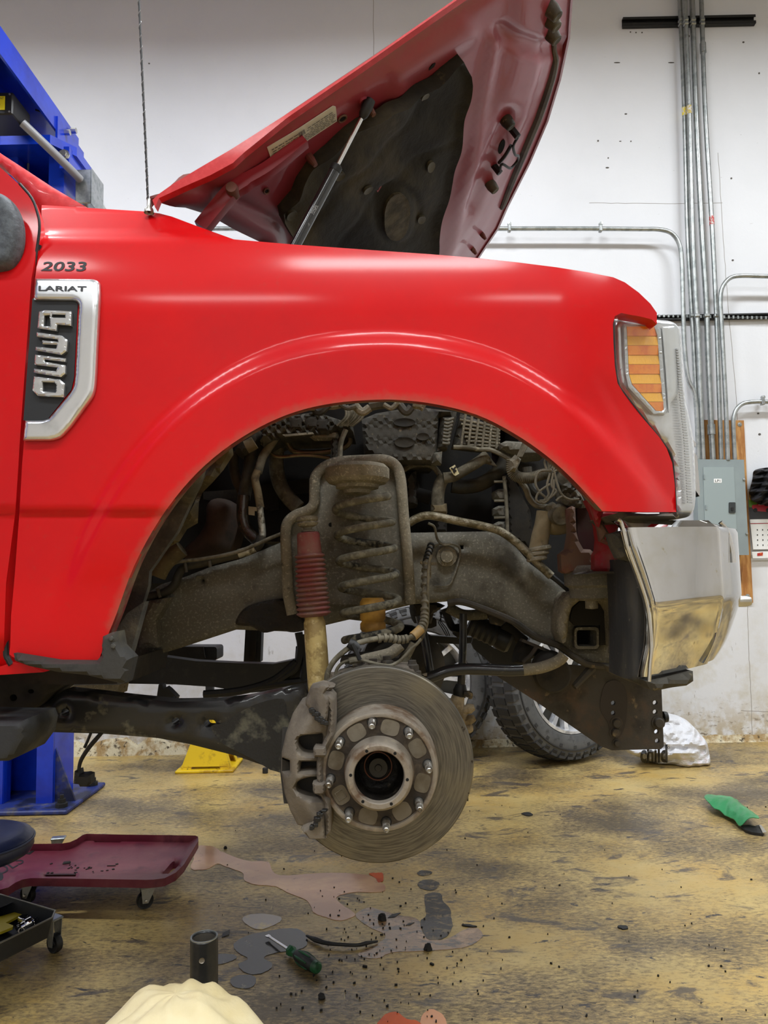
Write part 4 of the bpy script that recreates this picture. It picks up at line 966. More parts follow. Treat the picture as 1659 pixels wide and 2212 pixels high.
# ------------------------------------------------ antenna on the cowl
an = [U(322, 458, 1.50), U(320, 440, 1.50), U(314, 300, 1.50), U(307, 150, 1.50), U(299, -30, 1.50), U(293, -200, 1.50)]
aa = link('antenna', tube(spl(an, 10), .0024, 8), M_black, TR)
pth = [Vector(p) for p in spl(an[1:], 40)]
link('antenna_spiral', tube([p + Vector((math.cos(i * 1.1) * .0026, math.sin(i * 1.1) * .0026, 0)) for i, p in enumerate(pth)], .0009, 5), mat('spiral_grey', (110, 110, 110), .4), aa)
link('antenna_base', lathe([(.0105, 0), (.009, .008), (.005, .014), (.0045, .03), (0, .031)], U(322, 460, 1.50), (0, 0, 1), 14), M_bolt, aa)

# ------------------------------------------------ headlamp
def LD(x, y): 
    t = max(0, x - 1180) / 260.0; return 1.426 + .075 * t * t + .045 * max(0, (x - 1470 - .10 * (y - 850)) / 34.) ** 2
lout = spl([(1329, 692), (1340, 684), (1380, 684), (1430, 687), (1458, 692), (1473, 710), (1479, 760), (1484, 850), (1494, 900), (1503, 950), (1506, 1000), (1508, 1060), (1505, 1095), (1497, 1111), (1480, 1118), (1464, 1110), (1461, 1060), (1456, 1005), (1441, 966), (1395, 908), (1348, 848), (1335, 800), (1330, 740)], 4, True)
M_refl = mat('lamp_reflector', (226, 228, 230), .25, .6, layers=[((196, 196, 190), 6, .5, .7)])
hl = link('headlamp', slab(lout, lambda x, y: U(x, y, LD(x, y) + .030), (0, .10, 0), 8, rnd=(14, .012)), M_refl, TR, sharp=45)
glass = bpy.data.materials.new('clear_lens'); glass.use_nodes = True; nt = glass.node_tree; nt.nodes.remove(nt.nodes['Principled BSDF'])
tb = nt.nodes.new('ShaderNodeBsdfTransparent'); gb = nt.nodes.new('ShaderNodeBsdfGlossy'); gb.inputs['Roughness'].default_value = .06; 
tb.inputs[0].default_value = (.95, .96, .97, 1)
mx = nt.nodes.new('ShaderNodeMixShader'); mx.inputs[0].default_value = .09; nt.links.new(tb.outputs[0], mx.inputs[1]); nt.links.new(gb.outputs[0], mx.inputs[2]); nt.links.new(mx.outputs[0], nt.nodes['Material Output'].inputs[0])
link('lens', slab(lout, lambda x, y: U(x, y, LD(x, y)), (0, 0, 0), 7, rnd=(12, .022)), glass, hl, sharp=80)
bez = [(1348, 700), (1420, 700), (1428, 712), (1434, 800), (1441, 886), (1437, 895), (1412, 893), (1358, 836), (1352, 806)]
AMB = [(1354, 705), (1414, 705), (1421, 723), (1427, 808), (1435, 884), (1430, 888), (1417, 887), (1365.5, 830), (1359, 808)]
link('bezel', slab(bez, lambda x, y: U(x, y, LD(x, y) + .014), (0, .018, 0), 5, holes=[AMB], rnd=(3, .002)), mat('bezel_grey', (196, 200, 202), .35, .5), hl)
def clipy(poly, y0, y1):
    def cl(P, f):
        o = []
        for i in range(len(P)):
            a, b = P[i], P[(i + 1) % len(P)]; fa, fb = f(a), f(b)
            if fa >= 0: o.append(a)
            if (fa >= 0) != (fb >= 0): t = fa / (fa - fb); o.append((a[0] + (b[0] - a[0]) * t, a[1] + (b[1] - a[1]) * t))
        return o
    return cl(cl(poly, lambda p: p[1] - y0), lambda p: y1 - p[1])
M_amb = mat('amber_lens', (255, 150, 20), .18, coat=.8, layers=[((240, 120, 10), 30, .45, .6)], bump=(500, .4, .002))
M_amb2 = mat('amber_lens_bright', (255, 186, 40), .15, coat=.9, bump=(240, .6, .003, (3, 1, .2)))
ys = [704, 726, 746, 767, 787, 808, 829, 848, 868, 890]
for k in range(9):
    q = clipy(AMB, ys[k] + .4, ys[k + 1] - .4)
    if len(q) > 2:
        up = k % 2
        link('amber_segment', slab(q, lambda x, y: U(x, y, LD(x, y) + .016 + (.006 * (1 - (y - ys[k]) / 20.) if up else .004 * ((y - ys[k]) / 20.))), (0, .012, 0), 4), M_amb2 if up else M_amb, hl, sharp=25)
mb = MB()
for k in range(58):
    y = 752 + k * 5.8; x0 = np.interp(y, [752, 850, 950, 1090], [1461, 1468, 1478, 1486]); w_ = np.interp(y, [752, 850, 1090], [5, 8, 10])
    mb.join(slab([(x0, y), (x0 + w_, y + 1.5), (x0 + w_, y + 4.4), (x0, y + 3)], lambda u, v: U(u, v, LD(u, v) + .012), (0, .004, 0)))
o = link('fluted_strip', mb, mat('flute_grey', (190, 192, 194), .3, .6), hl, smooth=False); o['kind'] = 'stuff'
link('inner_divider', slab([(1432, 705), (1462, 702), (1470, 712), (1474, 800), (1466, 850), (1450, 870), (1446, 890), (1440, 800)], lambda x, y: U(x, y, LD(x, y) + .018), (0, .008, 0), 7, rnd=(6, .004)), mat('divider_white', (214, 218, 220), .3, .3), hl)
link('lamp_gasket', tube([U(x, y, FD(x, y) + .006) for x, y in spl([(1319, 683), (1323, 686), (1325, 740), (1327, 790), (1334, 830), (1347, 850), (1392, 908), (1438, 966), (1452, 1000), (1459, 1105)][1:], 4)], .0035, 8), M_black, hl)
gr = slab([(1490, 940), (1504, 958), (1504, 965), (1496, 960)], lambda x, y: U(x, y, 1.75), (0, 1.2, 0)); gr.join(slab([(1494, 970), (1506, 985), (1512, 1060), (1511, 1072), (1500, 1055)], lambda x, y: U(x, y, 1.75), (0, 1.2, 0)))
link('grille_bar', gr, M_chrome, TR)

# ------------------------------------------------ chrome bumper wrapping round the front corner
zt = U(1450, 1123, 1.44).z
LE = [(1335, 1122), (1343, 1132), (1356, 1185), (1378, 1245), (1396, 1300), (1404, 1350), (1407, 1400), (1404, 1440), (1402, 1472)]
nv, nu = 40, 46; vs = []
Xc = U(1552, 1250, 1.46).x; Xf = U(1590, 1250, 1.613).x; r_ = .09
for j in range(nv + 1):
    v = j / nv
    pyL = 1122 + 350 * v; xl = np.interp(pyL, [p[1] for p in LE], [p[0] for p in LE])
    PL = U(xl, pyL, 1.435)
    zbR = U(1562, 1432, 1.50).z
    prof = .026 * (1 - sm(0, .05, v)) + .115 * max(0, v - .53) ** 1.15
    for i in range(nu + 1):
        u = i / nu
        if u <= .55:
            t = u / .55; X = PL.x + (Xc - PL.x) * t; Y = 1.435 + .018 * t * t
            if t < .10: Y += .018 * (1 - t / .10) ** 2
            z = PL.z + (zt + (zbR - zt) * v - PL.z) * t
        elif u <= .62:
            t = (u - .55) / .07 * 1.15; X = Xc + .010 * math.sin(t); Y = 1.453 + .010 * (1 - math.cos(t)); z = zt + (zbR - zt) * v
        elif u <= .8:
            t = (u - .62) / .18; X = Xc + .009 + (Xf - Xc - .009) * (t * 1.5 - .5 * t ** 3); Y = 1.459 + .154 * t; z = zt + (zbR - zt) * v
        else:
            t = (u - .8) / .2; X = Xf + .05 * math.sin(t * PI * .5); Y = 1.613 + 1.6 * t; z = zt + (zbR - zt) * v
        if v > .80 and u > .3: X -= .018 * ((v - .80) / .2) ** 2 * sm(.3, .62, u) * .55
        if v < .06 and u > .55: X -= .018 * (1 - v / .06)
        k = 1 - sm(.5, .7, u); vs.append((X - prof * (1 - k), Y + prof * k + prof * .3 * (1 - k), z))
fs = [(j * (nu + 1) + i, (j + 1) * (nu + 1) + i, (j + 1) * (nu + 1) + i + 1, j * (nu + 1) + i + 1) for j in range(nv) for i in range(nu)]
bmp = link('front_bumper', MB().add(vs, fs), M_chrome, TR, sharp=50)
link('edge_bead', tube([U(x, y, 1.434) for x, y in spl(LE, 4)], .004, 8), M_chromef, bmp)
link('corner_ridge', tube([U(x, y, 1.50 + .0) for x, y in spl([(1556, 1128), (1572, 1150), (1582, 1190), (1585, 1215)], 5)], .005, 8), M_chrome, bmp)
link('plate_bolt', lathe([(0, .034), (.009, .032), (.012, .022), (.012, .0)], U(1588, 1299, 1.615), (1, -.1, 0), 12), M_bolt, bmp)
link('lower_valance', slab(T(z4, [(812, 1282), (850, 1278), (1000, 1245), (1145, 1210), (1148, 1280), (1100, 1312), (1000, 1325), (865, 1352), (835, 1330)]), lambda x, y: U(x, y, 1.47), (0, .3, 0), 10, rnd=(6, .01)), M_plas, TR)
link('rubber_deflector', slab(T(z4, [(575, 232), (640, 212), (665, 260), (700, 340), (735, 440), (700, 420), (640, 405), (600, 320)]), lambda x, y: U(x, y, 1.49), (0, .06, 0), 8, rnd=(8, .012)), M_felt, TR)
link('air_dam', slab(T(z4, [(640, 415), (700, 410), (745, 440), (800, 640), (832, 830), (836, 1000), (820, 1200), (806, 1318), (735, 1290), (663, 1262), (668, 1000), (655, 700)]), lambda x, y: U(x, y, 1.515 + .02 * sm(1380, 1350, x)), (0, .12, 0), 10, rnd=(8, .01)), mat('air_dam_plastic', (46, 46, 46), .6, layers=[((76, 72, 62), 8, .5, .66, (1, 1, .2)), ((110, 104, 88), 60, .64, .72)], bump=(90, .3)), TR)
link('bumper_filler', slab(T(z4, [(590, 95), (625, 84), (820, 95), (1000, 92), (1030, 128), (640, 132), (615, 110)]), lambda x, y: U(x, y, 1.46), (0, .2, 0), 10, rnd=(8, .01)), M_plas, TR)
# ------------------------------------------------ frame, spring tower, suspension
FR = [(285, 1300), (345, 1262), (400, 1245), (450, 1225), (515, 1208), (565, 1188), (612, 1168), (700, 1150), (890, 1150), (1062, 1147), (1102, 1165), (1148, 1218), (1188, 1248), (1231, 1278), (1352, 1285), (1353, 1436), (1330, 1446), (1274, 1438), (1216, 1405), (1147, 1376), (1120, 1355), (1090, 1326), (1050, 1317), (985, 1298), (893, 1306), (640, 1366), (568, 1363), (508, 1361), (389, 1400), (280, 1432), (258, 1424)]
fr = link('frame_rail', slab(FR, lambda x, y: U(x, y, 1.90), (0, .09, 0), 14, holes=[[(995, 1177), (1003, 1177), (1003, 1186), (995, 1186)], rrect(1244, 1358, 1291, 1398, 6, 3), circ(435.5, 1254, 3.2), circ(714, 1134, 3)], rnd=(12, .014)), M_dirt, TR, sharp=60)
link('tube_socket', slab(rrect(1241, 1355, 1294, 1402, 8, 3), Yp(1.885), (0, .06, 0), holes=[rrect(1246, 1361, 1289, 1396, 6, 3)]), M_dirt, fr)
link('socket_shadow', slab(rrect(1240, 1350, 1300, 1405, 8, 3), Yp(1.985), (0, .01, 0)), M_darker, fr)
mir = slab([(x, y) for x, y in FR], lambda x, y: (lambda p: Vector((p.x, 2 * YC - p.y, p.z + .03)))(U(x, y, 1.90)), (0, -.09, 0))
link('far_frame_rail', mir, M_dark, TR)
link('frame_gusset', slab(T(z6, [(140, 1659), (150, 1480), (210, 1350), (340, 1330), (250, 1480), (265, 1659)]), Yp(1.84), (0, .06, 0), 14, rnd=(8, .012)), M_dirt, fr)
link('grease_buildup', slab(spl(T(z6, [(780, 1505), (800, 1440), (860, 1385), (1000, 1345), (1120, 1345), (1200, 1440), (1240, 1530), (1160, 1558), (1060, 1545), (960, 1560), (880, 1520)]), 4, True), lambda x, y: U(x, y, 1.878 + .004 * math.sin(x * .5) * math.sin(y * .6)), (0, .02, 0), 6, rnd=(8, .008)), mat('wet_grease', (40, 33, 25), .5, layers=[((24, 20, 16), 12, .45, .62), ((62, 50, 36), 22, .6, .7)], bump=(60, .9, .012)), fr)
# spring tower: pressed plate with a rolled rim
RIM = T(z7, [(95, 1440), (68, 1300), (58, 1100), (52, 920), (66, 840), (120, 792), (195, 762), (236, 715), (240, 620), (248, 540), (300, 482), (390, 446), (560, 434), (690, 432), (765, 468), (800, 560), (820, 800), (848, 1100), (862, 1370)])
tw = link('spring_tower', slab(spl(RIM, 4) + T(z7, [(862, 1375), (95, 1375)]), lambda x, y: U(x, y, 1.835 - .012 * math.exp(-((x - 745) / 60.) ** 2)), (0, .05, 0), 11), M_dirt, TR, sharp=50)
link('tower_rim', ptube([(x, y, 1.818) for x, y in RIM], .0135, 12, 6), M_dirtl, tw)
mb = lathe([(.038, .004), (.034, -.004), (.012, -.006), (.006, -.004), (.006, .004)], U(*z7(345, 855), 1.832), (0, 1, 0), 28); link('weld_boss', mb, M_dirt, tw)
link('boss_hole', lathe([(0, 0), (.0055, 0)][::-1], U(*z7(345, 855), 1.8255), (0, 1, 0), 12), M_hole, tw)
for x0 in (505, 560): link('pressed_rib', ptube([(*z7(x0 - 40, 1150), 1.832), (*z7(x0 + 60, 1190), 1.829), (*z7(x0 + 180, 1180), 1.832)], .006, 8), M_dirt, tw)
# body of the upper seat and the coil spring
SY = 1.74
link('spring_seat', lathe([(.0, .030), (.066, .030), (.076, .020), (.076, -.004), (.068, -.014), (.052, -.018), (.050, -.026), (.034, -.030), (.030, -.038), (0, -.038)][::-1], U(*z7(518, 548), SY), (.02, 0, 1), 40), M_dirtl, TR)
n = 330; pts = []; rr = []
top, bot = U(783, 1070, SY), U(806, 1382, SY)
turns = 5.55
for i in range(n + 1):
    f = i / n; ph = f * turns * 2 * PI; c = bot + (top - bot) * f; R_ = .066
    if f > .97: R_ *= 1 - .15 * (f - .97) / .03
    pts.append(Vector((c.x - R_ * math.cos(ph), c.y - R_ * math.sin(ph), c.z))); rr.append(.0090)
link('coil_spring', tube(pts, rr, 12), mat('spring_dusty', (96, 92, 78), .85, layers=[((36, 36, 34), 9, .56, .62), ((134, 130, 112), 60, .46, .64)], bump=(240, .6, .004)), TR)
link('bump_stop', lathe([(0, .06), (.024, .06), (.030, .05), (.030, .012), (.026, .006), (.030, 0), (.030, -.012), (.026, -.018), (0, -.02)][::-1], U(*z7(620, 1500), SY + .01), (0, 0, 1), 24), mat('bump_stop_yellow', (200, 150, 60), .6, layers=[((150, 110, 50), 10, .45, .62)]), TR)
link('spring_perch', lathe([(0, .004), (.050, .006), (.080, 0), (.084, -.012), (.05, -.02), (.05, -.09), (0, -.09)][::-1], U(812, 1416, SY + .01), (0, 0, 1), 32), M_dark, TR)
# shock absorber
s0, s1 = U(*z7(190, 800), 1.66), U(690, 1492, 1.66); ax = (s1 - s0); Ls = ax.length; axn = ax.normalized()
px2m = 1.66 / 1600 / 3.016
def sh(l): return [(r * px2m, (y - 800) * px2m * 1.012) for r, y in l]
sa_ = link('shock_absorber', lathe(sh([(0, 1440), (60, 1440), (62, 1462), (70, 1478), (72, 1600), (72, 2120), (0, 2120)]), s0, axn, 32), M_shock, TR)
link('upper_cup', lathe(sh([(0, 800), (66, 802), (72, 812), (72, 828), (60, 834), (70, 846), (60, 862), (40, 870), (28, 872), (28, 884), (44, 890), (44, 900), (0, 905)]), s0, axn, 28), M_dirtl, sa_)
bl = [(0, 900), (66, 905), (74, 915), (78, 1030), (78, 1042)]
for k in range(13):
    y = 1046 + k * 30.5; w = 86 + k * 1.2; bl += [(w, y), (w + 12, y + 9), (w + 12, y + 13), (w, y + 22), (w - 8, y + 27)]
bl += [(84, 1444), (0, 1446)]
link('dust_bellows', lathe(sh(bl), s0 + axn * .0, axn, 36), M_bell, sa_)

# ------------------------------------------------ liner, engine bay contents
link('inner_liner', slab(T(z6, [(760, 290), (700, 330), (540, 470), (380, 600), (200, 850), (80, 1100), (10, 1350), (-40, 1659), (100, 1659), (150, 1450), (212, 1250), (218, 1160), (262, 1100), (322, 1010), (400, 900), (492, 700), (520, 640), (545, 590), (600, 400), (750, 300)]), lambda x, y: U(x, y, 1.50 + .10 * sm(0, 60, fdist(x, y) if False else seg_d(x, y, ARCH[20:46:2]))), (0, .02, 0), 12), M_felt, TR)
link('liner_rear', slab(T(zb, [(590, 35), (650, -60), (740, -120), (660, 170), (630, 300), (600, 302), (610, 150)]), Yp(1.56), (0, .03, 0), 12), M_felt, TR)
link('liner_flap', slab(T(z6, [(745, 300), (755, 390), (690, 490), (620, 570), (550, 640), (528, 700), (520, 840), (450, 880), (400, 960), (330, 1000), (400, 880), (490, 720), (545, 590), (600, 400)]), lambda x, y: U(x, y, 1.66 + .01 * math.sin(y * .09)), (0, .02, 0), 10, rnd=(10, .02)), M_felttan, TR)
M_guard = mat('guard_plastic', (54, 53, 50), .7, layers=[((84, 80, 68), 9, .5, .66), ((36, 36, 36), 24, .58, .7)], bump=(90, .4))
link('splash_guard', slab(T(zb, [(50, 148), (200, 172), (285, 186), (480, 188), (506, 160), (512, 62), (560, 40), (590, 34), (602, 110), (662, 172), (632, 300), (600, 303), (430, 262), (280, 246), (130, 214), (60, 188)]), lambda x, y: U(x, y, 1.375 + .0), (0, .05, 0), 9, rnd=(9, .014)), M_guard, TR)
for p in ((570, 70), (580, 108)): link('guard_screw', lathe([(0, -.003), (.004, -.002), (.005, 0)], U(*zb(*p), 1.373), (0, 1, 0), 8), M_felt, TR)
# engine mass and bay walls
def bx3(name, x0, y0, x1, y1, Y, t, m, **k): return link(name, slab([(x0, y0), (x1, y0), (x1, y1), (x0, y1)], Yp(Y), (0, t, 0)), m, TR, smooth=False, **k)
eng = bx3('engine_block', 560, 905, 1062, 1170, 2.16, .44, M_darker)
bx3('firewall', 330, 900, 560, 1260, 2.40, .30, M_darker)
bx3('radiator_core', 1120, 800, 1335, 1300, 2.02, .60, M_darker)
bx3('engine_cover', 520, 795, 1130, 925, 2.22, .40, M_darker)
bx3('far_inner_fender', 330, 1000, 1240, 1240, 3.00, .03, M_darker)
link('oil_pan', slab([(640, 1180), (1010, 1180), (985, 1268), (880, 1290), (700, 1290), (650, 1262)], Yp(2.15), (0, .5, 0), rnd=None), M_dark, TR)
link('exhaust_bulge', slab(spl(T(z6, [(560, 700), (650, 665), (755, 720), (745, 900), (690, 1030), (560, 1080), (420, 1085), (400, 1010), (470, 940), (540, 850)]), 4, True), Yp(2.02), (0, .2, 0), 9, rnd=(40, .07)), mat('exhaust_brown', (58, 44, 34), .8, layers=[((84, 60, 44), 5, .45, .65), ((40, 36, 28), 12, .55, .7)], bump=(40, .4)), TR)
link('frame_top_shelf', slab(T(z6, [(570, 640), (780, 625), (1260, 550), (1260, 640), (1060, 660), (1060, 750), (1000, 760), (800, 720), (570, 690)]), Yp(2.12), (0, .03, 0), 14), M_dark, TR)
H_ = lambda name, f, pts, Y, r, m, seg=10: link(name, ptube(TY(f, pts, Y), r, seg, 6), m, TR)
H_('coolant_hose', z6, [(1090, 260), (1060, 330), (1045, 430), (1060, 560), (1110, 660), (1190, 745)], 2.02, .0205, M_hoset, 14)
H_('refrigerant_pipe', z6, [(1105, 262), (1118, 320), (1150, 368), (1210, 385), (1320, 385), (1420, 372), (1490, 350), (1525, 310), (1518, 250)], 1.97, .0078, M_metpipe)
H_('refrigerant_pipe', z6, [(930, 310), (975, 345), (1025, 400), (1090, 412), (1200, 402), (1300, 405), (1395, 422)], 1.93, .0050, M_metpipe)
H_('heater_hose', z6, [(890, 360), (868, 500), (850, 600), (835, 690)], 1.93, .0170, M_hose, 12)
H_('heater_hose', z6, [(770, 380), (768, 480), (790, 570), (825, 640)], 1.98, .0135, M_hose, 12)
H_('oil_soaked_hose', z6, [(832, 665), (828, 740), (830, 820), (855, 890), (915, 950)], 1.92, .0165, M_oily, 14)
H_('taped_harness', z6, [(1050, 270), (1005, 340), (965, 400), (945, 450), (925, 520)], 1.90, .0115, M_hoset, 12)
H_('taped_harness', z6, [(925, 500), (908, 560), (925, 640), (942, 745)], 1.89, .0105, M_tan, 12)
H_('silver_sleeve', z6, [(938, 740), (950, 840), (956, 925), (940, 970)], 1.885, .0090, M_silver, 12)
link('hose_bracket', slab(T(z6, [(865, 735), (955, 745), (955, 765), (905, 765), (905, 795), (865, 790)]), Yp(1.88), (0, .01, 0)), M_metpipe, TR)
H_('frame_harness', z6, [(955, 930), (930, 990), (850, 1032), (700, 1070), (560, 1105), (450, 1130), (410, 1180), (380, 1250), (310, 1300), (190, 1330)], 1.87, .0112, M_hose, 12)
H_('silver_sleeve', z6, [(905, 1005), (860, 1028), (800, 1045)], 1.862, .0118, M_silver, 12)
H_('brake_line', z6, [(215, 1190), (380, 1105), (560, 1078), (760, 1042), (900, 990), (1000, 945), (1100, 905)], 1.85, .0045, M_hoset)
for (a, b) in (((272, 1270), (290, 1330)), ((450, 1090), (460, 1165)), ((610, 1090), (615, 1130))): H_('harness_tie', z6, [a, b], 1.853, .0045, M_plas)
H_('large_duct', z6, [(430, 1010), (350, 1070), (300, 1130), (270, 1190)], 1.80, .022, M_felttan, 12)
# crowded plastic at the crown of the arch
def lump(name, f, pts, Y, t, m, bw=10, step=8, rel=.0): return link(name, slab(T(f, pts), lambda x, y: U(x, y, Y + rel * math.sin(x * .3) * math.cos(y * .37)), (0, t, 0), step, rnd=(bw, .018)), m, TR)
lump('fuse_box', z6, [(930, 300), (950, 230), (1000, 170), (1100, 140), (1300, 110), (1420, 150), (1540, 190), (1545, 240), (1440, 235), (1400, 262), (1250, 270), (1080, 272), (1000, 300), (955, 335)], 1.86, .2, M_plas, 8, 7, .012)
for k, (x, y) in enumerate(((1130, 180), (1230, 175), (1300, 190))): link('fuse_cover', slab(T(z6, [(x, y - 20), (x + 78, y - 26), (x + 82, y + 50), (x + 10, y + 46)]), Yp(1.853), (0, .02, 0), 6, rnd=(4, .004)), M_dark, TR)
lump('tray_edge', z6, [(1080, 262), (1280, 246), (1290, 258), (1100, 275)], 1.845, .01, M_dirtl, 3, 6)
lump('cable_bracket', z6, [(1240, 262), (1450, 238), (1455, 300), (1390, 300), (1290, 300)], 1.875, .02, M_dirtl, 5, 6)
lump('hanger_strap', z6, [(1400, 240), (1452, 240), (1455, 440), (1400, 445)], 1.88, .01, M_dark, 4, 7)
lump('rubber_duct', z6, [(760, 290), (850, 240), (930, 230), (930, 300), (900, 350), (830, 390), (770, 380)], 1.88, .12, M_hose, 12)
H_('capped_tube', z6, [(905, 320), (880, 335), (850, 350)], 1.85, .017, M_tan, 14)
for k in range(9):
    a = random.uniform(-.4, .4); H_('loose_wire', z6, [(1480 + k * 12, 75 + k * 3), (1500 + k * 14, 120), (1490 + k * 13 + 20 * a, 160), (1440 + 12 * k, 210)], 1.83 + .004 * k, .0028 + .001 * (k % 3), M_hoset, 7)
H_('tension_spring', z6, [(1500, 235), (1480, 280), (1465, 330), (1460, 420)], 1.86, .0065, M_hoset, 8)
for k in range(9): H_('arch_harness', z7, [(120 + k * 95, 70 - 8 * math.sin(k)), (170 + k * 95, 95 + 30 * math.sin(k * 2.1)), (240 + k * 90, 75 + 20 * math.cos(k * 1.7))], 1.72 + .01 * (k % 3), .006 + .004 * (k % 3), M_plas if k % 2 else M_dirtl, 8)
bb = lump('battery_box', z7, [(545, 160), (640, 120), (900, 75), (1170, 110), (1165, 140), (1052, 145), (1035, 430), (1012, 452), (900, 450), (760, 442), (640, 412), (560, 385)], 1.93, .2, M_plas, 9, 8, .004)
for (x, y, rx, ry) in ((825, 190, 24, 9), (825, 320, 22, 11), (945, 283, 14, 8)): link('pressed_recess', slab(circ(*z7(x, y), rx, ry, 18), Yp(1.927), (0, .004, 0), 5, rnd=(6, -.004)), M_dark, TR)
lump('tray_foot', z7, [(1010, 380), (1075, 370), (1070, 452), (1005, 450)], 1.92, .05, M_dirt, 5)
lump('ribbed_panel', z7, [(1060, 145), (1170, 135), (1160, 190), (1130, 260), (1110, 350), (1040, 370)], 1.94, .06, M_plas, 5)
for k in range(8): H_('rib', z7, [(1070 + 2 * (8 - k), 168 + k * 22), (1110, 172 + k * 22), (1148 - 5 * k, 160 + k * 22)], 1.932, .0038, M_dirt, 6)
gv = lump('vent_grid', z8, [(440, 120), (700, 220), (690, 360), (560, 365), (385, 345)], 1.96, .05, M_plas, 4)
for k in range(7): H_('grid_bar', z8, [(432 + k * 8 - (k > 3) * 0, 170 + k * 28), (560, 185 + k * 24 + 8), (694, 225 + k * 20)], 1.953, .0036, M_dirtl, 6)
for k in range(6): H_('grid_bar', z8, [(470 + k * 42, 130 + k * 18), (440 + k * 46, 345 + k * 3)], 1.951, .0036, M_dirtl, 6)
lump('lamp_bowl', z8, [(700, 320), (740, 300), (860, 310), (990, 350), (1000, 400), (900, 410), (780, 385), (710, 350)], 1.90, .1, M_dirt, 12)
H_('corrugated_line', z8, [(390, 350), (480, 352), (560, 365), (640, 370), (780, 440)], 1.93, .006, M_hoset, 8)
H_('radiator_hose', z8, [(380, 600), (450, 608), (550, 595), (640, 548), (710, 480), (738, 410)], 2.06, .0205, M_hose, 14)
H_('harness_trunk', z8, [(288, 760), (290, 660), (305, 590), (330, 545)], 1.98, .0175, M_hoset, 12)
H_('harness_branch', z8, [(325, 550), (390, 540), (470, 495), (560, 440), (610, 400)], 1.96, .0145, M_hoset, 12)
lump('tape_tail', z8, [(570, 420), (620, 395), (680, 472), (600, 450)], 1.95, .01, M_hoset, 4, 6)
H_('harness_branch', z8, [(60, 500), (120, 468), (200, 462), (260, 480), (300, 530), (315, 570)], 1.985, .0078, M_hoset, 10)
lump('connector_block', z8, [(250, 715), (350, 712), (355, 770), (345, 795), (250, 785)], 1.96, .05, M_tan, 6, 7)
lump('post', z8, [(276, 780), (352, 780), (352, 900), (276, 900)], 1.98, .04, M_dark, 5)
tg = link('marked_tag', slab(T(z8, [(364, 486), (400, 464), (428, 522), (404, 536), (392, 530)]), Yp(1.935), (0, .003, 0)), mat('tag_yellow', (214, 204, 160), .6), TR, smooth=False)
for p in ([(376, 485), (395, 498), (410, 505)], [(405, 478), (392, 498), (398, 518)]): link('cross_mark', ptube(TY(z8, p, 1.933), .0022, 6), M_black, tg)
H_('foil_line', z8, [(100, 845), (150, 815), (215, 796), (300, 806), (450, 838), (600, 868), (700, 900), (800, 970), (880, 1045), (960, 1125), (1028, 1190)], 1.84, .0105, M_foil, 12)
H_('rubber_line', z8, [(1020, 1180), (1080, 1230), (1150, 1290)], 1.85, .0065, M_black)
for pts in ([(118, 560), (130, 690)], [(90, 640), (240, 680)]): H_('accessory_shaft', z8, pts, 2.08, .02, M_dark, 12)
lump('accessory_housing', z8, [(80, 520), (150, 500), (160, 720), (100, 735), (80, 700)], 2.05, .1, M_plas, 8)
for k, y in enumerate((655, 765, 868)): lump('radiator_louver', z8, [(655, y - 20), (690, y - 38), (735, y - 38), (740, y + 38), (690, y + 42), (660, y + 20)], 1.99, .05, M_dirt, 10, 6)
for y in (575, 700, 810): H_('louver_bar', z8, [(655, y), (738, y - 2)], 1.975, .0035, M_hoset, 6)
H_('louver_post', z8, [(720, 540), (735, 700), (742, 900)], 1.97, .005, M_hoset, 6)
lump('radiator_shroud', z8, [(725, 520), (800, 560), (900, 760), (930, 1000), (900, 1030), (830, 980), (745, 930)], 1.985, .04, M_dark, 6)
H_('intake_pipe', z8, [(985, 770), (975, 850), (955, 940), (935, 1060)], 1.85, [.0205, .0215, .0225, .0235], M_tan, 18)
H_('intake_elbow', z8, [(960, 800), (1040, 860), (1150, 850)], 1.86, [.022, .024, .022], M_tan, 14)
for y, r in ((1010, .029), (1040, .027), (1075, .026)): link('pipe_clamp', lathe([(r - .004, -.006), (r, -.003), (r, .003), (r - .004, .006)], U(*z8(953 - (y - 1010) * .3, y), 1.85), (-.15, 0, 1), 24), M_dirtl, TR)
lump('valve_body', z8, [(1010, 725), (1045, 700), (1100, 725), (1138, 790), (1130, 830), (1080, 838), (1040, 800)], 1.80, .05, M_hoset, 6, 6)
link('valve_cap', lathe([(0, -.02), (.022, -.02), (.026, -.012), (.026, .02)][::1], U(*z8(1082, 790), 1.815), (0, 1, .2), 20), M_hoset, TR)
H_('drain_pipe', z8, [(820, 565), (862, 620), (885, 680), (930, 728), (1012, 742)], 1.86, .0078, M_hoset)
H_('bracket_pipe', z8, [(870, 480), (880, 560), (900, 620), (950, 660)], 1.88, .012, M_hose)
pth = spl(TY(z8, [(770, 430), (775, 510), (815, 545), (890, 550), (960, 530), (1030, 512)], 1.82), 14)
link('corrugated_conduit', tube([U(*p) for p in pth], [.0135 + (.0016 if i % 2 else -.0006) for i in range(len(pth))], 12), M_hoset, TR)
lump('taped_joint', z8, [(762, 430), (800, 390), (840, 420), (830, 450), (800, 510), (765, 500)], 1.79, .03, M_dirtl, 8, 6)
for k in range(6): H_('loose_wire', z8, [(808 + k * 5, 412), (830 + k * 6, 360), (850 + k * 8, 310)], 1.785, .0026, M_hoset, 6)
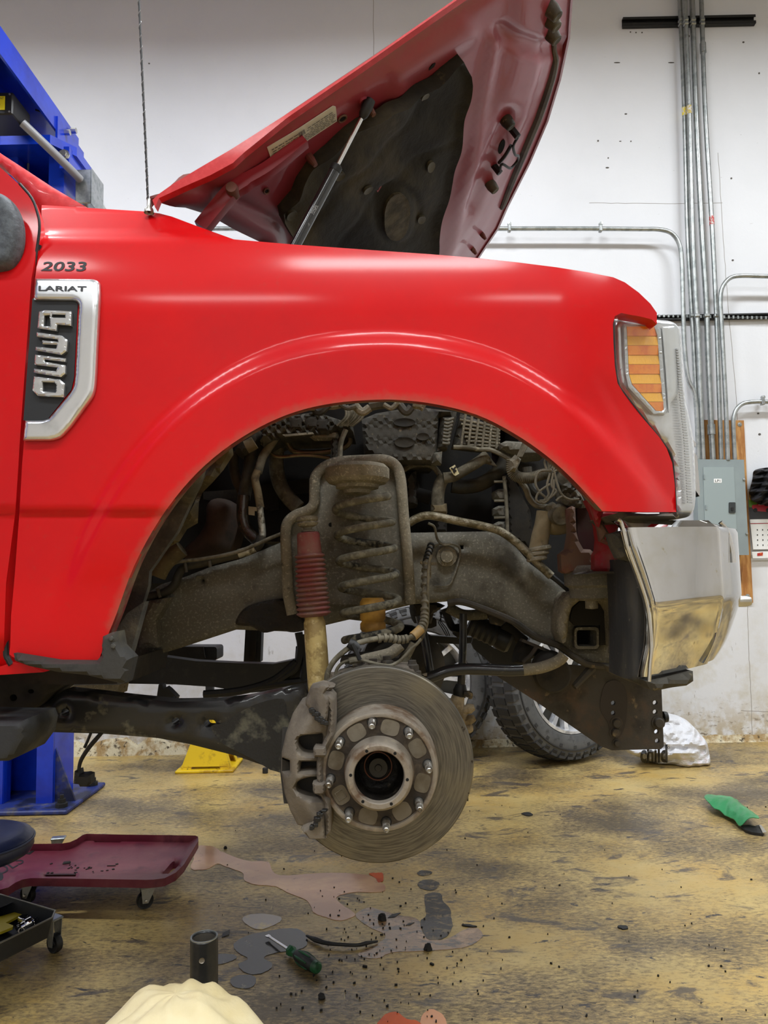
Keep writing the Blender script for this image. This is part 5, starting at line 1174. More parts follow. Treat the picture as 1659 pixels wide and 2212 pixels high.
loops = [[(1030, 500), (950, 510), (925, 580), (950, 640), (990, 680), (960, 710), (930, 690), (950, 640), (1020, 590)],
         [(1020, 520), (1000, 600), (1010, 660), (970, 712), (1000, 700), (1040, 640), (1045, 560)],
         [(1045, 500), (1070, 600), (1100, 660), (1150, 690), (1210, 688)], [(1060, 700), (1080, 680), (1100, 670)], [(1040, 520), (1030, 600), (1060, 640), (1000, 690), (950, 700)],
         [(1000, 500), (985, 450), (1000, 420), (1030, 425), (1020, 480)], [(1015, 500), (1010, 440), (1040, 430), (1035, 490)],
         [(1040, 500), (1060, 480), (1090, 490)], [(1040, 510), (1070, 500), (1095, 505)]]
for q in loops: H_('loose_wire', z8, q, 1.765, .0030, M_hoset, 7)
link('hose_clamp_ring', lathe([(.024, -.012), (.027, -.01), (.027, .01), (.024, .012)], U(*z8(1122, 540), 1.80), (.3, 1, .1), 24), mat('clamp_grey', (120, 122, 116), .5, .4), TR)
link('reservoir_neck', lathe([(.0, -.02), (.022, -.018), (.023, .03)], U(*z8(1126, 540), 1.81), (.3, 1, .1), 20), M_hoset, TR)
lump('crumpled_cover', z8, [(1095, 600), (1140, 575), (1190, 590), (1235, 650), (1275, 740), (1200, 740), (1130, 715), (1105, 660)], 1.77, .08, M_dirt, 9, 6, .01)
lump('black_cover', z8, [(1100, 590), (1180, 575), (1205, 620), (1165, 650), (1110, 640)], 1.755, .03, M_hose, 6, 5, .008)
# body mount and apron panels
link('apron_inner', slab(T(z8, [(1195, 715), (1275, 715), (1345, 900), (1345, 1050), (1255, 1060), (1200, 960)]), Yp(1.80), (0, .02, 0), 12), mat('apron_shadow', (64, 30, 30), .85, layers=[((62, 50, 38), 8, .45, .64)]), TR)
link('apron_post', slab(T(z8, [(1150, 745), (1170, 730), (1192, 740), (1200, 900), (1215, 960), (1245, 1012), (1290, 1015), (1308, 1030), (1318, 1160), (1260, 1170), (1130, 1172), (1103, 1155), (1098, 1045), (1142, 1012), (1160, 900)]), Yp(1.74), (0, .05, 0), 9, rnd=(8, .012)), M_marinner, TR)
link('apron_panel', slab(T(z8, [(1262, 690), (1300, 720), (1372, 768), (1485, 775), (1492, 850), (1452, 905), (1442, 985), (1505, 1005), (1507, 1160), (1335, 1158), (1318, 1145), (1318, 1050), (1336, 1020), (1342, 950), (1330, 860), (1300, 765)]), lambda x, y: U(x, y, 1.60 + .05 * sm(1350, 1290, x)), (0, .04, 0), 9, rnd=(7, .010)), M_apron, TR)
link('apron_strip', slab(T(z8, [(1275, 705), (1372, 770), (1345, 870), (1322, 830), (1300, 760)]), Yp(1.565), (0, .02, 0), 8, rnd=(5, .005)), M_apron, TR)
link('apron_tab', slab(T(z8, [(1325, 840), (1368, 838), (1440, 960), (1448, 985), (1415, 990), (1350, 960), (1340, 890)]), Yp(1.575), (0, .02, 0), 8, holes=[circ(*z8(1392, 942), 3.5)], rnd=(5, .006)), M_marinner, TR)
link('apron_flange', slab(T(z8, [(1320, 1158), (1505, 1160), (1505, 1172), (1260, 1176)]), Yp(1.60), (0, .15, 0)), M_rustm, TR)
link('body_mount', lathe([(0, .045), (.062, .045), (.068, .036), (.068, -.002), (.058, -.008), (.056, -.032), (0, -.032)][::-1], U(1282, 1262, 1.78) + Vector((0, 0, .0)), (0, 0, 1), 36), M_dirt, TR)
ub = T(z8, [(1110, 1630), (1085, 1560), (1088, 1450), (1108, 1340), (1140, 1296), (1200, 1284), (1400, 1286), (1440, 1320), (1468, 1400), (1482, 1659)]) + T(z8, [(1452, 1659), (1440, 1430), (1415, 1385), (1380, 1352), (1215, 1352), (1170, 1390), (1148, 1450), (1138, 1560), (1128, 1620)])
link('frame_horn_bracket', slab(ub, Yp(1.80), (0, .10, 0), 8, rnd=(6, .010)), M_dirtl, TR, sharp=50)
link('bracket_recess_shade', slab(T(z8, [(1165, 1400), (1215, 1356), (1380, 1356), (1412, 1390), (1436, 1440), (1440, 1560), (1400, 1640), (1345, 1640), (1345, 1510), (1180, 1510), (1150, 1480)]), Yp(1.886), (0, .01, 0), 8), M_dark, TR)  # dark panel giving the bracket interior its painted shade
link('mount_bolt', lathe([(.03, .012), (.03, .006), (.015, .004), (.015, -.014), (0, -.016)], U(*z8(1290, 1362), 1.78), (0, 0, 1), 12), M_dirtl, TR)
link('bumper_bracket', slab(T(z3, [(1215, 280), (1248, 262), (1270, 300), (1280, 460), (1268, 470), (1212, 448)]), Yp(1.76), (0, .02, 0), 8, holes=[circ(*z3(1240, 375), 4), circ(*z3(1244, 318), 2.5)], rnd=(4, .005)), M_dirtl, TR)
link('bumper_arm', slab(T(z3, [(1262, 225), (1310, 225), (1318, 420), (1280, 418)]), Yp(1.78), (0, .05, 0), 10), M_dirt, TR)
# crossmember and lower front bracket
link('frame_lower_flange', ptube([(*z3(x, y), 1.88) for x, y in [(240, 145), (330, 140), (480, 190), (640, 260), (760, 345), (900, 400), (1000, 470), (1100, 515), (1300, 525)]], .0085, 8), M_rustm, fr)
link('front_bracket', slab([(1060, 1452), (1120, 1440), (1215, 1436), (1350, 1442), (1429, 1488), (1434, 1612), (1428, 1618), (1322, 1621), (1300, 1613), (1280, 1600), (1150, 1510)], Yp(1.93), (0, .012, 0), 12,
     holes=[circ(*z4(865, 1428), 5.2, 5.2), circ(*z4(865, 1493), 5.2), circ(*z4(875, 1633), 5.2), circ(*z4(880, 1697), 5.2), circ(*z4(570, 1430), 5), circ(*z4(570, 1500), 5)]), M_rustm, TR)
fb = bpy.data.objects['front_bracket']
link('oil_stain_patch', slab(spl(T(z4, [(520, 1290), (590, 1270), (655, 1330), (668, 1450), (650, 1600), (600, 1680), (550, 1650), (530, 1560), (480, 1480), (488, 1370)]), 4, True), Yp(1.9285), (0, .001, 0), 10, holes=[circ(*z4(570, 1430), 5), circ(*z4(570, 1500), 5)]), mat('oil_stain', (40, 30, 22), .5), fb)
for (x, y, r) in ((885, 1567, .013), (590, 1570, .012), (580, 1637, .011), (590, 1710, .008)): link('bolt', lathe([(0, -.012), (r * .8, -.012), (r, -.008), (r, -.003), (r * 1.35, -.003), (r * 1.35, .002)], U(*z4(x, y), 1.93), (0, 1, 0), 12), M_rustm, fb)
link('edge_bolt', lathe([(0, .012), (.013, .01), (.015, 0)], U(1433, 1549, 1.95), (1, 0, 0), 12), M_blk, fb)
link('brace', tube([U(*z3(1105, 530), 1.90), U(*z3(995, 648), 1.88)], [.012, .008], 8), M_rustm, TR)
link('bush_housing', lathe([(.0, -.03), (.040, -.03), (.046, -.02), (.046, .05)], U(*z3(860, 560), 1.86), (.1, 1, .1), 28), M_dark, TR)
for pts in ([(690, 365), (870, 440), (870, 470), (760, 480), (690, 520), (640, 505), (660, 420)], ): lump('leaf_bracket', z3, pts, 1.95, .05, M_dark, 6)
link('rust_clip', slab(T(z3, [(690, 360), (860, 430), (850, 445), (680, 375)]), Yp(1.90), (0, .03, 0)), M_rustm, TR)
link('rust_spring_clip', ptube(TY(z3, [(770, 410), (740, 455), (690, 500)], 1.90), .0055, 6), M_rustm, TR)
sw = link('sway_bar', ptube(TY(z3, [(95, 605), (160, 582), (240, 553), (340, 540), (460, 542), (600, 548), (700, 545)], 1.78), .0135, 14), M_armblk, TR)
link('sway_bar_end', ptube(TY(z3, [(690, 546), (780, 535), (850, 515), (910, 485), (935, 455)], 1.78), .0138, 14), M_dirtl, sw)
link('sway_link', ptube([(906, 1330, 1.95), (918, 1385, 1.95), (930, 1458, 1.95)], .0105, 12, 3), M_armblk, TR)
link('sway_link', ptube([(1001, 1325, 2.0), (1000, 1400, 2.0), (996, 1484, 2.0)], .0105, 12, 3), M_armblk, TR)
kb = link('ball_joint_boot', ptube([(996, 1478, 2.0), (994, 1492, 2.0), (992, 1505, 2.0)], [.013, .019, .017], 16, 3), M_blk, TR)
M_beige = mat('beige_casting', (196, 182, 156), .8, layers=[((120, 106, 82), 10, .42, .6), ((180, 166, 138), 50, .58, .7)], bump=(110, .4))
tk = link('tie_rod_end', ptube(TY(z2, [(1360, 410), (1350, 480), (1370, 560), (1400, 640), (1420, 650)], 1.99), [.017, .021, .024, .018, .012], 16), M_beige, TR)
for p in ([(1390, 520), (1440, 500), (1475, 490)], [(1400, 600), (1440, 580), (1480, 565)], [(1410, 630), (1440, 640), (1465, 640)]): link('tie_rod_knob', ptube(TY(z2, p, 1.98), [.010, .014, .008], 10), M_beige, tk)
link('castle_nut', ptube(TY(z2, [(1400, 390), (1440, 400), (1450, 430)], 1.98), [.007, .010, .004], 8), M_rustm, tk)
# steering damper and dark things behind the axle
link('steering_damper', lathe([(0, -.04)] + [(.030 + .003 * (k % 2), -.036 + k * .0085) for k in range(12)] + [(.034, .065), (.034, .082), (.028, .09), (0, .09)], U(*z3(440, 300), 2.1), (.9, -.1, -.42), 24), mat('damper_black', (30, 29, 27), .5, layers=[((58, 50, 40), 10, .5, .66)]), TR)
link('damper_bracket', slab(T(z3, [(480, 205), (520, 200), (590, 260), (560, 285), (500, 270)]), Yp(2.02), (0, .03, 0), 7, rnd=(4, .006)), M_rustm, TR)
link('drag_link', ptube(TY(z3, [(240, 170), (330, 215), (430, 215), (500, 205)], 2.08), .015, 12), M_dirt, TR)
link('drag_link', ptube(TY(z3, [(575, 270), (640, 330), (700, 380)], 2.08), .016, 12), M_dark, TR)
link('skid_plate', slab(T(ze, [(1205, 740), (1150, 920), (1190, 1010), (1500, 1270), (1800, 1400), (2200, 1560), (2240, 900), (1700, 700)]), Yp(2.35), (0, .02, 0), None, holes=[circ(1073, 1391, 13, 11, 18, .3)]), M_blk, TR)
link('crossmember', slab(T(ze, [(360, 765), (900, 805), (1160, 800), (1160, 905), (900, 925), (380, 895)]), Yp(2.6), (0, .06, 0)), M_blk, TR)
link('stay', ptube([(*ze(660, 290), 2.5), (*ze(760, 540), 2.5), (*ze(830, 640), 2.5), (*ze(960, 720), 2.5)], .013, 10, 5), M_blk, TR)
link('stay_joint', ptube([(*ze(900, 560), 2.48), (*ze(910, 700), 2.48), (*ze(860, 780), 2.48)], [.012, .03, .012], 10, 4), M_blk, TR)
for k in range(3): link('thin_wire', ptube([(*ze(580 + 20 * k, 340), 2.5), (*ze(600, 440 + 20 * k), 2.5), (*ze(590 + 30 * (k - 1), 540), 2.5), (*ze(620 + 40 * k, 640), 2.5), (*ze(700 + 30 * k, 780), 2.5)], .0016, 5, 6), M_blk, TR)
link('gearbox_housing', slab(T(ze, [(90, 180), (480, 190), (690, 240), (480, 380), (440, 560), (380, 570), (130, 560), (95, 420)]), Yp(2.05), (0, .25, 0), 6, rnd=(6, .02)), M_dark, TR)
link('gearbox_flange', slab(T(ze, [(370, 480), (520, 480), (525, 600), (430, 640), (360, 640)]), Yp(2.1), (0, .1, 0)), M_dark, TR)
# axle, knuckle
link('axle_tube', lathe([(.046, 0), (.046, 1.45)], U(800, 1560, 1.66), (0, 1, 0), 24), M_dark, TR)
link('differential', lathe([(0, -.14), (.09, -.12), (.13, -.04), (.13, .04), (.09, .12), (0, .14)], U(870, 1440, 2.35), (0, 1, 0), 24), M_dark, TR)
link('knuckle', slab(spl(T(z2, [(620, 230), (660, 190), (800, 175), (900, 190), (1060, 200), (1080, 260), (1130, 480), (1130, 900), (900, 1200), (600, 1150), (430, 800), (430, 330)]), 3, True), Yp(1.60), (0, .12, 0), 14, rnd=(14, .03)), M_iron, TR)
link('knuckle_arm', ptube(TY(z2, [(600, 172), (700, 150), (800, 128), (880, 100), (950, 45)], 1.66), [.010, .014, .014, .013, .012], 12), M_dirtl, TR)
link('knuckle_arm', ptube(TY(z2, [(960, 230), (970, 150), (1010, 90), (1040, 30)], 1.68), [.014, .012, .009, .008], 12), M_hoset, TR)
for (x, y) in ((665, 205), (750, 190), (850, 170), (1050, 245), (1030, 200)): link('knuckle_bolt', lathe([(.014, -.012), (.014, .004), (.009, .006), (.009, .014), (0, .015)], U(*z2(x, y), 1.63), (0, 0, 1), 10), M_rustm, TR)
lump('sway_clamp', z2, [(1060, 270), (1140, 250), (1160, 262), (1100, 290)], 1.76, .02, M_beige, 4, 5)
lump('axle_bracket', z2, [(440, 250), (560, 245), (620, 330), (460, 400), (400, 330)], 1.64, .03, M_iron, 8, 7)
# dark hoses left of the shock
lump('axle_dark', z2, [(60, 380), (180, 200), (190, 60), (240, 60), (290, 150), (300, 330), (120, 380)], 2.1, .1, M_blk, 6, 8)
for pts in ([(645, 1366), (650, 1400), (640, 1440), (600, 1470)], [(658, 1370), (662, 1420), (655, 1470)], [(640, 1430), (590, 1470), (520, 1492), (440, 1500)], [(560, 1482), (620, 1475), (665, 1470)]): link('cable', ptube([(x, y, 2.05) for x, y in pts], .011, 8), M_blk, TR)
# radius arms
RA = T(zb, [(150, 470), (235, 400), (320, 335), (480, 352), (640, 372), (880, 396), (1100, 392), (1250, 376), (1400, 345), (1560, 310), (1600, 400), (1600, 860), (1440, 765), (1380, 735), (1200, 672), (960, 612), (800, 582), (520, 560), (135, 548), (60, 520)])
ra = link('radius_arm', slab(RA, Yp(1.74), (0, .06, 0), 14, holes=[circ(*zb(224, 441), 8, 8.5, 16), circ(*zb(327, 450), 8.5, 8.5, 16), circ(*zb(895, 496), 8.5, 8.5, 16), rrect(*zb(1040, 489), *zb(1101, 528), 7, 4)], rnd=(5, .007)), M_armblk, TR, sharp=50)
link('arm_dirt_crust', slab(spl(T(zb, [(1240, 440), (1330, 400), (1450, 380), (1480, 480), (1560, 400), (1590, 700), (1430, 755), (1300, 690), (1200, 640), (1130, 600), (1080, 520), (1150, 500)]), 3, True), lambda x, y: U(x, y, 1.7385), (0, .002, 0), 12, holes=[rrect(*zb(1040, 489), *zb(1101, 528), 7, 4)][:0]), M_armdirt, ra)
link('rear_arm_bracket', slab(T(zb, [(-300, 250), (0, 250), (200, 232), (330, 300), (300, 320), (230, 360), (190, 410), (100, 470), (0, 488), (-300, 500)]), Yp(1.70), (0, .14, 0), 14, holes=[circ(*zb(62, 375), 8, 7.5), circ(*zb(152, 342), 6.5, 4.8)], rnd=(5, .006)), M_dark, TR)
link('rocker_inner', slab(T(zb, [(0, 250), (200, 235), (600, 215), (665, 175), (640, 300), (300, 306), (100, 300)]), Yp(1.66), (0, .3, 0)), M_dark, TR, smooth=False)
FA = T(zb, [(640, 175), (820, 160), (1000, 185), (1200, 195), (1400, 200), (1520, 175), (1600, 160), (1600, 300), (1400, 338), (1270, 348), (1100, 318), (900, 305), (640, 300)])
link('far_radius_arm', slab(FA, Yp(2.75), (0, .06, 0), 14, holes=[circ(*zb(770, 232), 5.2)]), M_blk, TR)
link('exhaust_box', slab(rrect(*zb(870, 112), *zb(1110, 182), 6), Yp(3.0), (0, .12, 0)), M_blk, TR)
link('exhaust_box_side', slab(T(zb, [(825, 160), (900, 112), (1040, 112), (1050, 170)]), Yp(2.99), (0, .02, 0)), M_dark, TR)
link('hanging_bracket', slab(T(zb, [(1257, 10), (1340, 10), (1333, 190), (1247, 190)]), Yp(3.1), (0, .06, 0), None, holes=[T(zb, [(1285, 30), (1310, 30), (1305, 180), (1278, 180)])][:0]), M_blk, TR, smooth=False)
link('hanging_bracket_face', slab(T(zb, [(1283, 24), (1312, 24), (1306, 182), (1276, 182)]), Yp(3.09), (0, .01, 0)), M_dark, TR)
link('stabiliser_lug', slab(T(zb, [(812, 305), (832, 305), (835, 330), (850, 318), (866, 330), (905, 370), (900, 384), (800, 384)]), Yp(2.0), (0, .03, 0), None, holes=[circ(*zb(889, 371), 4, 3.2)]), M_blk, TR)
link('transmission_mount', slab(T(zb, [(330, 312), (480, 306), (610, 306), (600, 360), (480, 345), (430, 335), (360, 330)]), Yp(2.6), (0, .1, 0)), M_dirtl, TR)
link('side_step', slab(T(zb, [(-300, 480), (0, 487), (120, 487), (135, 530), (120, 610), (60, 690), (10, 712), (-300, 712)]), Yp(1.47), (0, .14, 0), 9, rnd=(16, .025)), mat('step_plastic', (48, 50, 52), .6, layers=[((84, 84, 80), 9, .5, .66)], bump=(60, .4)), TR)
# dangling sensor cable
dc = link('sensor_cable', ptube(TY(zb, [(530, 540), (500, 575), (450, 635), (412, 700), (400, 770)], 1.80), [.0045, .0055, .005, .004], 8), M_blk, TR)
link('sensor_cable_tail', ptube(TY(zb, [(470, 540), (450, 590), (432, 628)], 1.80), .0035, 6), M_blk, dc)
cn = slab(T(zb, [(378, 750), (400, 745), (404, 768), (440, 765), (460, 770), (461, 812), (445, 830), (405, 830), (400, 818), (372, 815)]), Yp(1.79), (0, .03, 0), 4, rnd=(3, .004)); link('sensor_connector', cn, M_black, dc)

# ------------------------------------------------ brake hoses
bh = TY(z7, [(1000, 985, 1.84), (980, 1050, 1.80), (965, 1120, 1.76), (957, 1250, 1.72), (957, 1400, 1.68), (952, 1480, 1.66), (925, 1540, 1.64), (880, 1582, 1.62), (800, 1604, 1.61), (700, 1592, 1.60), (560, 1615, 1.59)], 1.7) + [(756, 1398, 1.59), (725, 1424, 1.585), (709, 1450, 1.58), (705, 1474, 1.58)]
hz = link('brake_hose', ptube(bh, .0058, 12), M_hoset, TR)
P3 = [U(*p) for p in spl(bh, 14)]
# protective wrap: rings along the hose
for a, b, stp, mm in ((2, 100, 5, M_hoset), (106, 134, 4, M_hoset)):
    for i in range(a, min(b, len(P3) - 2), stp):
        t_ = (P3[i + 1] - P3[i]).normalized(); link('wrap_ring', lathe([(.0055, -.0035), (.0095, -.003), (.0095, .003), (.0055, .0035)], P3[i], t_, 12), mm if i > 26 else (M_blk if i % 10 else M_hoset), hz)
link('hose_coupling', ptube(TY(z7, [(880, 1584, 1.62), (905, 1562, 1.625), (935, 1532, 1.63)], 1.6), .0105, 14), mat('coupling_tan', (176, 140, 84), .6, layers=[((140, 116, 76), 14, .45, .6)]), hz)
link('sensor_wire', ptube(TY(z2, [(485, 280), (486, 230), (520, 180), (580, 155), (650, 150), (720, 165), (800, 184), (870, 192), (930, 165), (980, 120), (1020, 75), (1065, 35), (1095, 0)], 1.585), .0034, 8), M_hoset, TR)
link('sensor_wire_upper', ptube(TY(z7, [(930, 1610), (955, 1560), (975, 1490), (980, 1400), (978, 1250), (985, 1110), (1000, 1050)], 1.70), .0032, 8), M_hoset, TR)
link('hose_tie', ptube(TY(z2, [(600, 35), (618, 70), (640, 115), (655, 150)], 1.575), .0045, 6), M_blk, TR)
link('hose_collar', lathe([(.0, -.012), (.010, -.012), (.012, .0), (.010, .012), (0, .012)], U(*z2(610, 48), 1.588), (.8, 0, -.5), 12), M_blk, TR)
link('sensor_sleeve', ptube(TY(z2, [(580, 160), (620, 152), (660, 152)], 1.583), .0075, 10), M_hoset, TR)
link('hose_bracket', slab(T(z7, [(928, 1092), (1035, 1100), (1035, 1118), (1000, 1120), (1000, 1200), (975, 1210), (970, 1120), (930, 1110)]), Yp(1.80), (0, .02, 0)), M_dirtl, TR)
link('bracket_bolt', lathe([(0, -.012), (.016, -.012), (.018, -.006), (.026, -.004), (.026, 0)], U(*z7(1100, 1062), 1.89), (0, 1, 0), 12), M_dirtl, TR)
link('bracket_outline', ptube(TY(z7, [(1010, 1000), (1060, 980), (1130, 980), (1180, 1000), (1185, 1060), (1150, 1180), (1110, 1250), (1020, 1255)], 1.893), .003, 6), M_dirt, TR)
link('bracket_wire', ptube(TY(z7, [(980, 845), (1020, 870), (1040, 950), (1080, 985), (1130, 980)], 1.87), .0032, 6), M_hoset, TR)

# ------------------------------------------------ rotor, hub, caliper
RC = U(816, 1650, 1.50)
M_rot = bpy.data.materials.new('rotor_steel'); M_rot.use_nodes = True; nt = M_rot.node_tree; N_, L_ = nt.nodes, nt.links; pb = N_['Principled BSDF']; pb.inputs['Metallic'].default_value = .85
tc = N_.new('ShaderNodeTexCoord'); sb_ = N_.new('ShaderNodeVectorMath'); sb_.operation = 'SUBTRACT'; L_.new(tc.outputs['Object'], sb_.inputs[0]); sb_.inputs[1].default_value = RC - Vector(TR['_o'])
sx = N_.new('ShaderNodeSeparateXYZ'); L_.new(sb_.outputs[0], sx.inputs[0])
def mth(op, a, b=None):
    x = N_.new('ShaderNodeMath'); x.operation = op
    for k, q in enumerate((a, b)):
        if q is None: continue
        if isinstance(q, (int, float)): x.inputs[k].default_value = q
        else: L_.new(q, x.inputs[k])
    return x.outputs[0]
rad = mth('SQRT', mth('ADD', mth('MULTIPLY', sx.outputs[0], sx.outputs[0]), mth('MULTIPLY', sx.outputs[2], sx.outputs[2])))
ang = mth('ARCTAN2', sx.outputs[2], sx.outputs[0])
cb = N_.new('ShaderNodeCombineXYZ'); L_.new(mth('MULTIPLY', rad, 110.0), cb.inputs[0]); L_.new(mth('MULTIPLY', ang, 1.0), cb.inputs[1])
n1 = N_.new('ShaderNodeTexNoise'); n1.inputs['Scale'].default_value = 3.2; n1.inputs['Detail'].default_value = 6; L_.new(cb.outputs[0], n1.inputs['Vector'])
n2 = N_.new('ShaderNodeTexNoise'); n2.inputs['Scale'].default_value = 9; n2.inputs['Detail'].default_value = 7; L_.new(tc.outputs['Object'], n2.inputs['Vector'])
n3 = N_.new('ShaderNodeTexNoise'); n3.inputs['Scale'].default_value = 34; n3.inputs['Detail'].default_value = 5; L_.new(tc.outputs['Object'], n3.inputs['Vector'])
def mr_(s, a, b, c=0, d=1):
    r = N_.new('ShaderNodeMapRange'); r.inputs[1].default_value = a; r.inputs[2].default_value = b; r.inputs[3].default_value = c; r.inputs[4].default_value = d; L_.new(s, r.inputs[0]); return r.outputs[0]
def mx_(f, a, b):
    x = N_.new('ShaderNodeMix'); x.data_type = 'RGBA'; L_.new(f, x.inputs[0])
    for k, q in ((6, a), (7, b)):
        if isinstance(q, tuple): x.inputs[k].default_value = (*lin(q), 1)
        else: L_.new(q, x.inputs[k])
    return x.outputs[2]
c_ = mx_(mr_(n1.outputs[0], .38, .62), (122, 118, 110), (92, 89, 83)); c_ = mx_(mr_(n2.outputs[0], .5, .66, 0, .5), c_, (136, 128, 108)); c_ = mx_(mr_(n3.outputs[0], .70, .72), c_, (58, 52, 44))
L_.new(c_, pb.inputs['Base Color']); L_.new(mr_(n1.outputs[0], .3, .7, .34, .52), pb.inputs['Roughness'])
M_hat = mat('hat_dusty', (146, 137, 124), .62, .35, layers=[((104, 84, 66), 14, .48, .62), ((164, 152, 132), 40, .58, .7), ((84, 58, 42), 30, .64, .72)], bump=(150, .3))
M_flange = mat('flange_dark', (66, 58, 50), .6, .4, layers=[((96, 84, 70), 22, .5, .64), ((44, 38, 34), 9, .5, .64)], bump=(160, .35))
rt = link('brake_rotor', lathe([(.112, .000), (.118, -.0005), (.187, 0), (.1895, .0025), (.1895, .012), (.181, .013), (.181, .026), (.1895, .027), (.1895, .037), (.187, .039), (.10, .039)], RC, (0, 1, 0), 120), M_rot, TR, sharp=30)
mb = MB()
for k in range(40):
    a = 2 * PI * k / 40; mb.join(box(RC + Vector((math.cos(a) * .165, .0195, math.sin(a) * .165)), (.045, .014, .004), Matrix.Rotation(-a, 3, 'Y')))
o = link('cooling_vane', mb, M_iron, rt, smooth=False); o['kind'] = 'stuff'
HC = U(819, 1668, 1.425)
link('rotor_hat', lathe([(.1135, .078), (.1125, .020), (.1105, .008), (.1085, .001), (.106, 0), (.101, .0015), (.0995, .0045)], HC, (0, 1, 0), 96), M_hat, rt, sharp=40)
hb = link('wheel_hub', lathe([(.1000, .0045), (.066, .0045), (.0655, .003)], HC, (0, 1, 0), 96), M_flange, TR)
mb = lathe([(.0660, .004), (.0650, -.002), (.0635, -.010), (.0625, -.026), (.0605, -.032), (.0575, -.036), (.0560, -.037), (.0480, -.037), (.0465, -.035), (.0455, -.018)], HC, (0, 1, 0), 72)
link('hub_nose', mb, M_hat, hb, sharp=30)
link('hub_bore', lathe([(.0455, -.020), (.0450, .010), (.040, .030), (.034, .038), (.020, .045), (0, .045)], HC, (0, 1, 0), 48), mat('greasy_bore', (26, 23, 20), .22, coat=.7, layers=[((60, 54, 44), 60, .58, .64)], bump=(90, 1.0, .006)), hb)
link('seal_ring', tube([HC + Vector((.026 * math.cos(a) - .002, .022, .026 * math.sin(a) + .006)) for a in np.linspace(0, 2 * PI, 36)[:-1]], .0016, 6, True), mat('seal_copper', (84, 50, 36), .4, .5), hb)
link('axle_stub', lathe([(0, -.0), (.006, 0), (.007, .003), (.0175, .003), (.019, .006), (.019, .04)], HC + Vector((-.0015, .012, .004)), (0, 1, 0), 28), mat('stub_steel', (52, 50, 46), .5, .5), hb)
for k in range(6):
    a = 2 * PI * k / 6 + .95; link('nose_hole', lathe([(.0030, 0), (0, .0001)], HC + Vector((.0518 * math.cos(a), -.0373, .0518 * math.sin(a))), (0, 1, 0), 10), M_hole, hb)
M_stud = mat('stud_zinc', (176, 174, 168), .35, .8, layers=[((120, 112, 100), 60, .5, .6)])
for k in range(8):
    a = math.radians(97 - 45 * k); c = HC + Vector((.0925 * math.cos(a), .004, .0925 * math.sin(a)))
    pr = [(.0085, .001), (.0085, -.001), (.0072, -.004)]
    for q in range(9): pr += [(.0072, -.006 - q * .0034), (.0062, -.0077 - q * .0034)]
    pr += [(.0058, -.040), (.0050, -.046), (.0038, -.047), (.0030, -.045), (0, -.045)]
    link('wheel_stud', lathe(pr, c, (0, 1, 0), 18), M_stud, hb, sharp=25)
    link('stud_socket', lathe([(.0105, .0005), (.0100, -.0004), (.0080, -.0003)], c, (0, 1, 0), 18), M_darker, hb)
    a2 = a - math.radians(22.5); cc = HC + Vector((.0835 * math.cos(a2), .0035, .0835 * math.sin(a2)))
    vs = []; er = Vector((math.cos(a2), 0, math.sin(a2))); et = Vector((-math.sin(a2), 0, math.cos(a2)))
    for q in range(24):
        t = 2 * PI * q / 24; cx_, sx_ = math.cos(t), math.sin(t); vs.append(cc + er * (.0145 * abs(cx_) ** .62 * (1 if cx_ > 0 else -1)) + et * (.0175 * abs(sx_) ** .62 * (1 if sx_ > 0 else -1)))
    pd = link('flange_pad', MB().add(vs + [v + Vector((0, .0015, 0)) for v in vs], [tuple(range(24))] + [(q, q + 24, (q + 1) % 24 + 24, (q + 1) % 24) for q in range(24)]), mat('pad_brown', (112, 104, 90), .6, layers=[((88, 78, 62), 14, .45, .62)]), hb, smooth=False)
    if k == 5:
        e = [cc + er * (.008 * u) + et * (.008 * v) + Vector((0, -.0006, 0)) for u, v in ((-1, -1), (1, -1), (1, 1), (-1, 1))]
        link('etched_square', tube(e, .0005, 4, True), M_dirtl, hb)
# dark backing in the wheel hub region so the knuckle reads as a solid casting
CAL = T(z2, [(300, 345), (380, 322), (445, 335), (470, 350), (420, 385), (470, 430), (470, 560), (466, 680), (436, 770), (405, 850), (400, 1100), (440, 1150), (446, 1260), (442, 1400), (420, 1435), (360, 1450), (290, 1445), (228, 1375), (238, 1350), (205, 1346), (150, 1240), (110, 1120), (86, 960), (90, 820), (120, 680), (170, 540), (225, 455), (262, 440)])
W1 = spl(T(z2, [(345, 690), (385, 690), (380, 770), (330, 790), (318, 836), (250, 830), (212, 790), (205, 730), (240, 700)]), 3, True)
W2 = spl(T(z2, [(345, 1000), (345, 1050), (318, 1060), (318, 1110), (370, 1140), (370, 1155), (280, 1150), (215, 1115), (190, 1070), (210, 1030), (270, 1005)]), 3, True)
def cald(x, y):
    rr = math.hypot(x - 816, y - 1655); return 1.425 + .030 * sm(170, 212, rr) ** 1.2 + .012 * sm(150, 120, rr)
cal = link('brake_caliper', slab(CAL, lambda x, y: U(x, y, cald(x, y)), (0, .052, 0), 5, holes=[W1, W2, T(z2, [(92, 858), (148, 880), (148, 965), (90, 958)]), T(z2, [(222, 888), (340, 886), (340, 950), (218, 960)])], rnd=(7, .010)), M_iron, TR, sharp=45)
link('pad_backing', slab(T(z2, [(100, 640), (400, 640), (400, 1200), (110, 1180), (84, 960)]), lambda x, y: U(x, y, 1.472), (0, .010, 0), 12), mat('pad_dark', (46, 44, 42), .7, layers=[((66, 60, 52), 9, .5, .66)], bump=(60, .3)), cal)
link('caliper_body_rear', slab(T(z2, [(170, 560), (400, 330), (430, 500), (400, 1100), (430, 1400), (240, 1350), (110, 1100), (92, 900)]), Yp(1.545), (0, .09, 0), 12, rnd=(14, .02)), M_iron, cal)
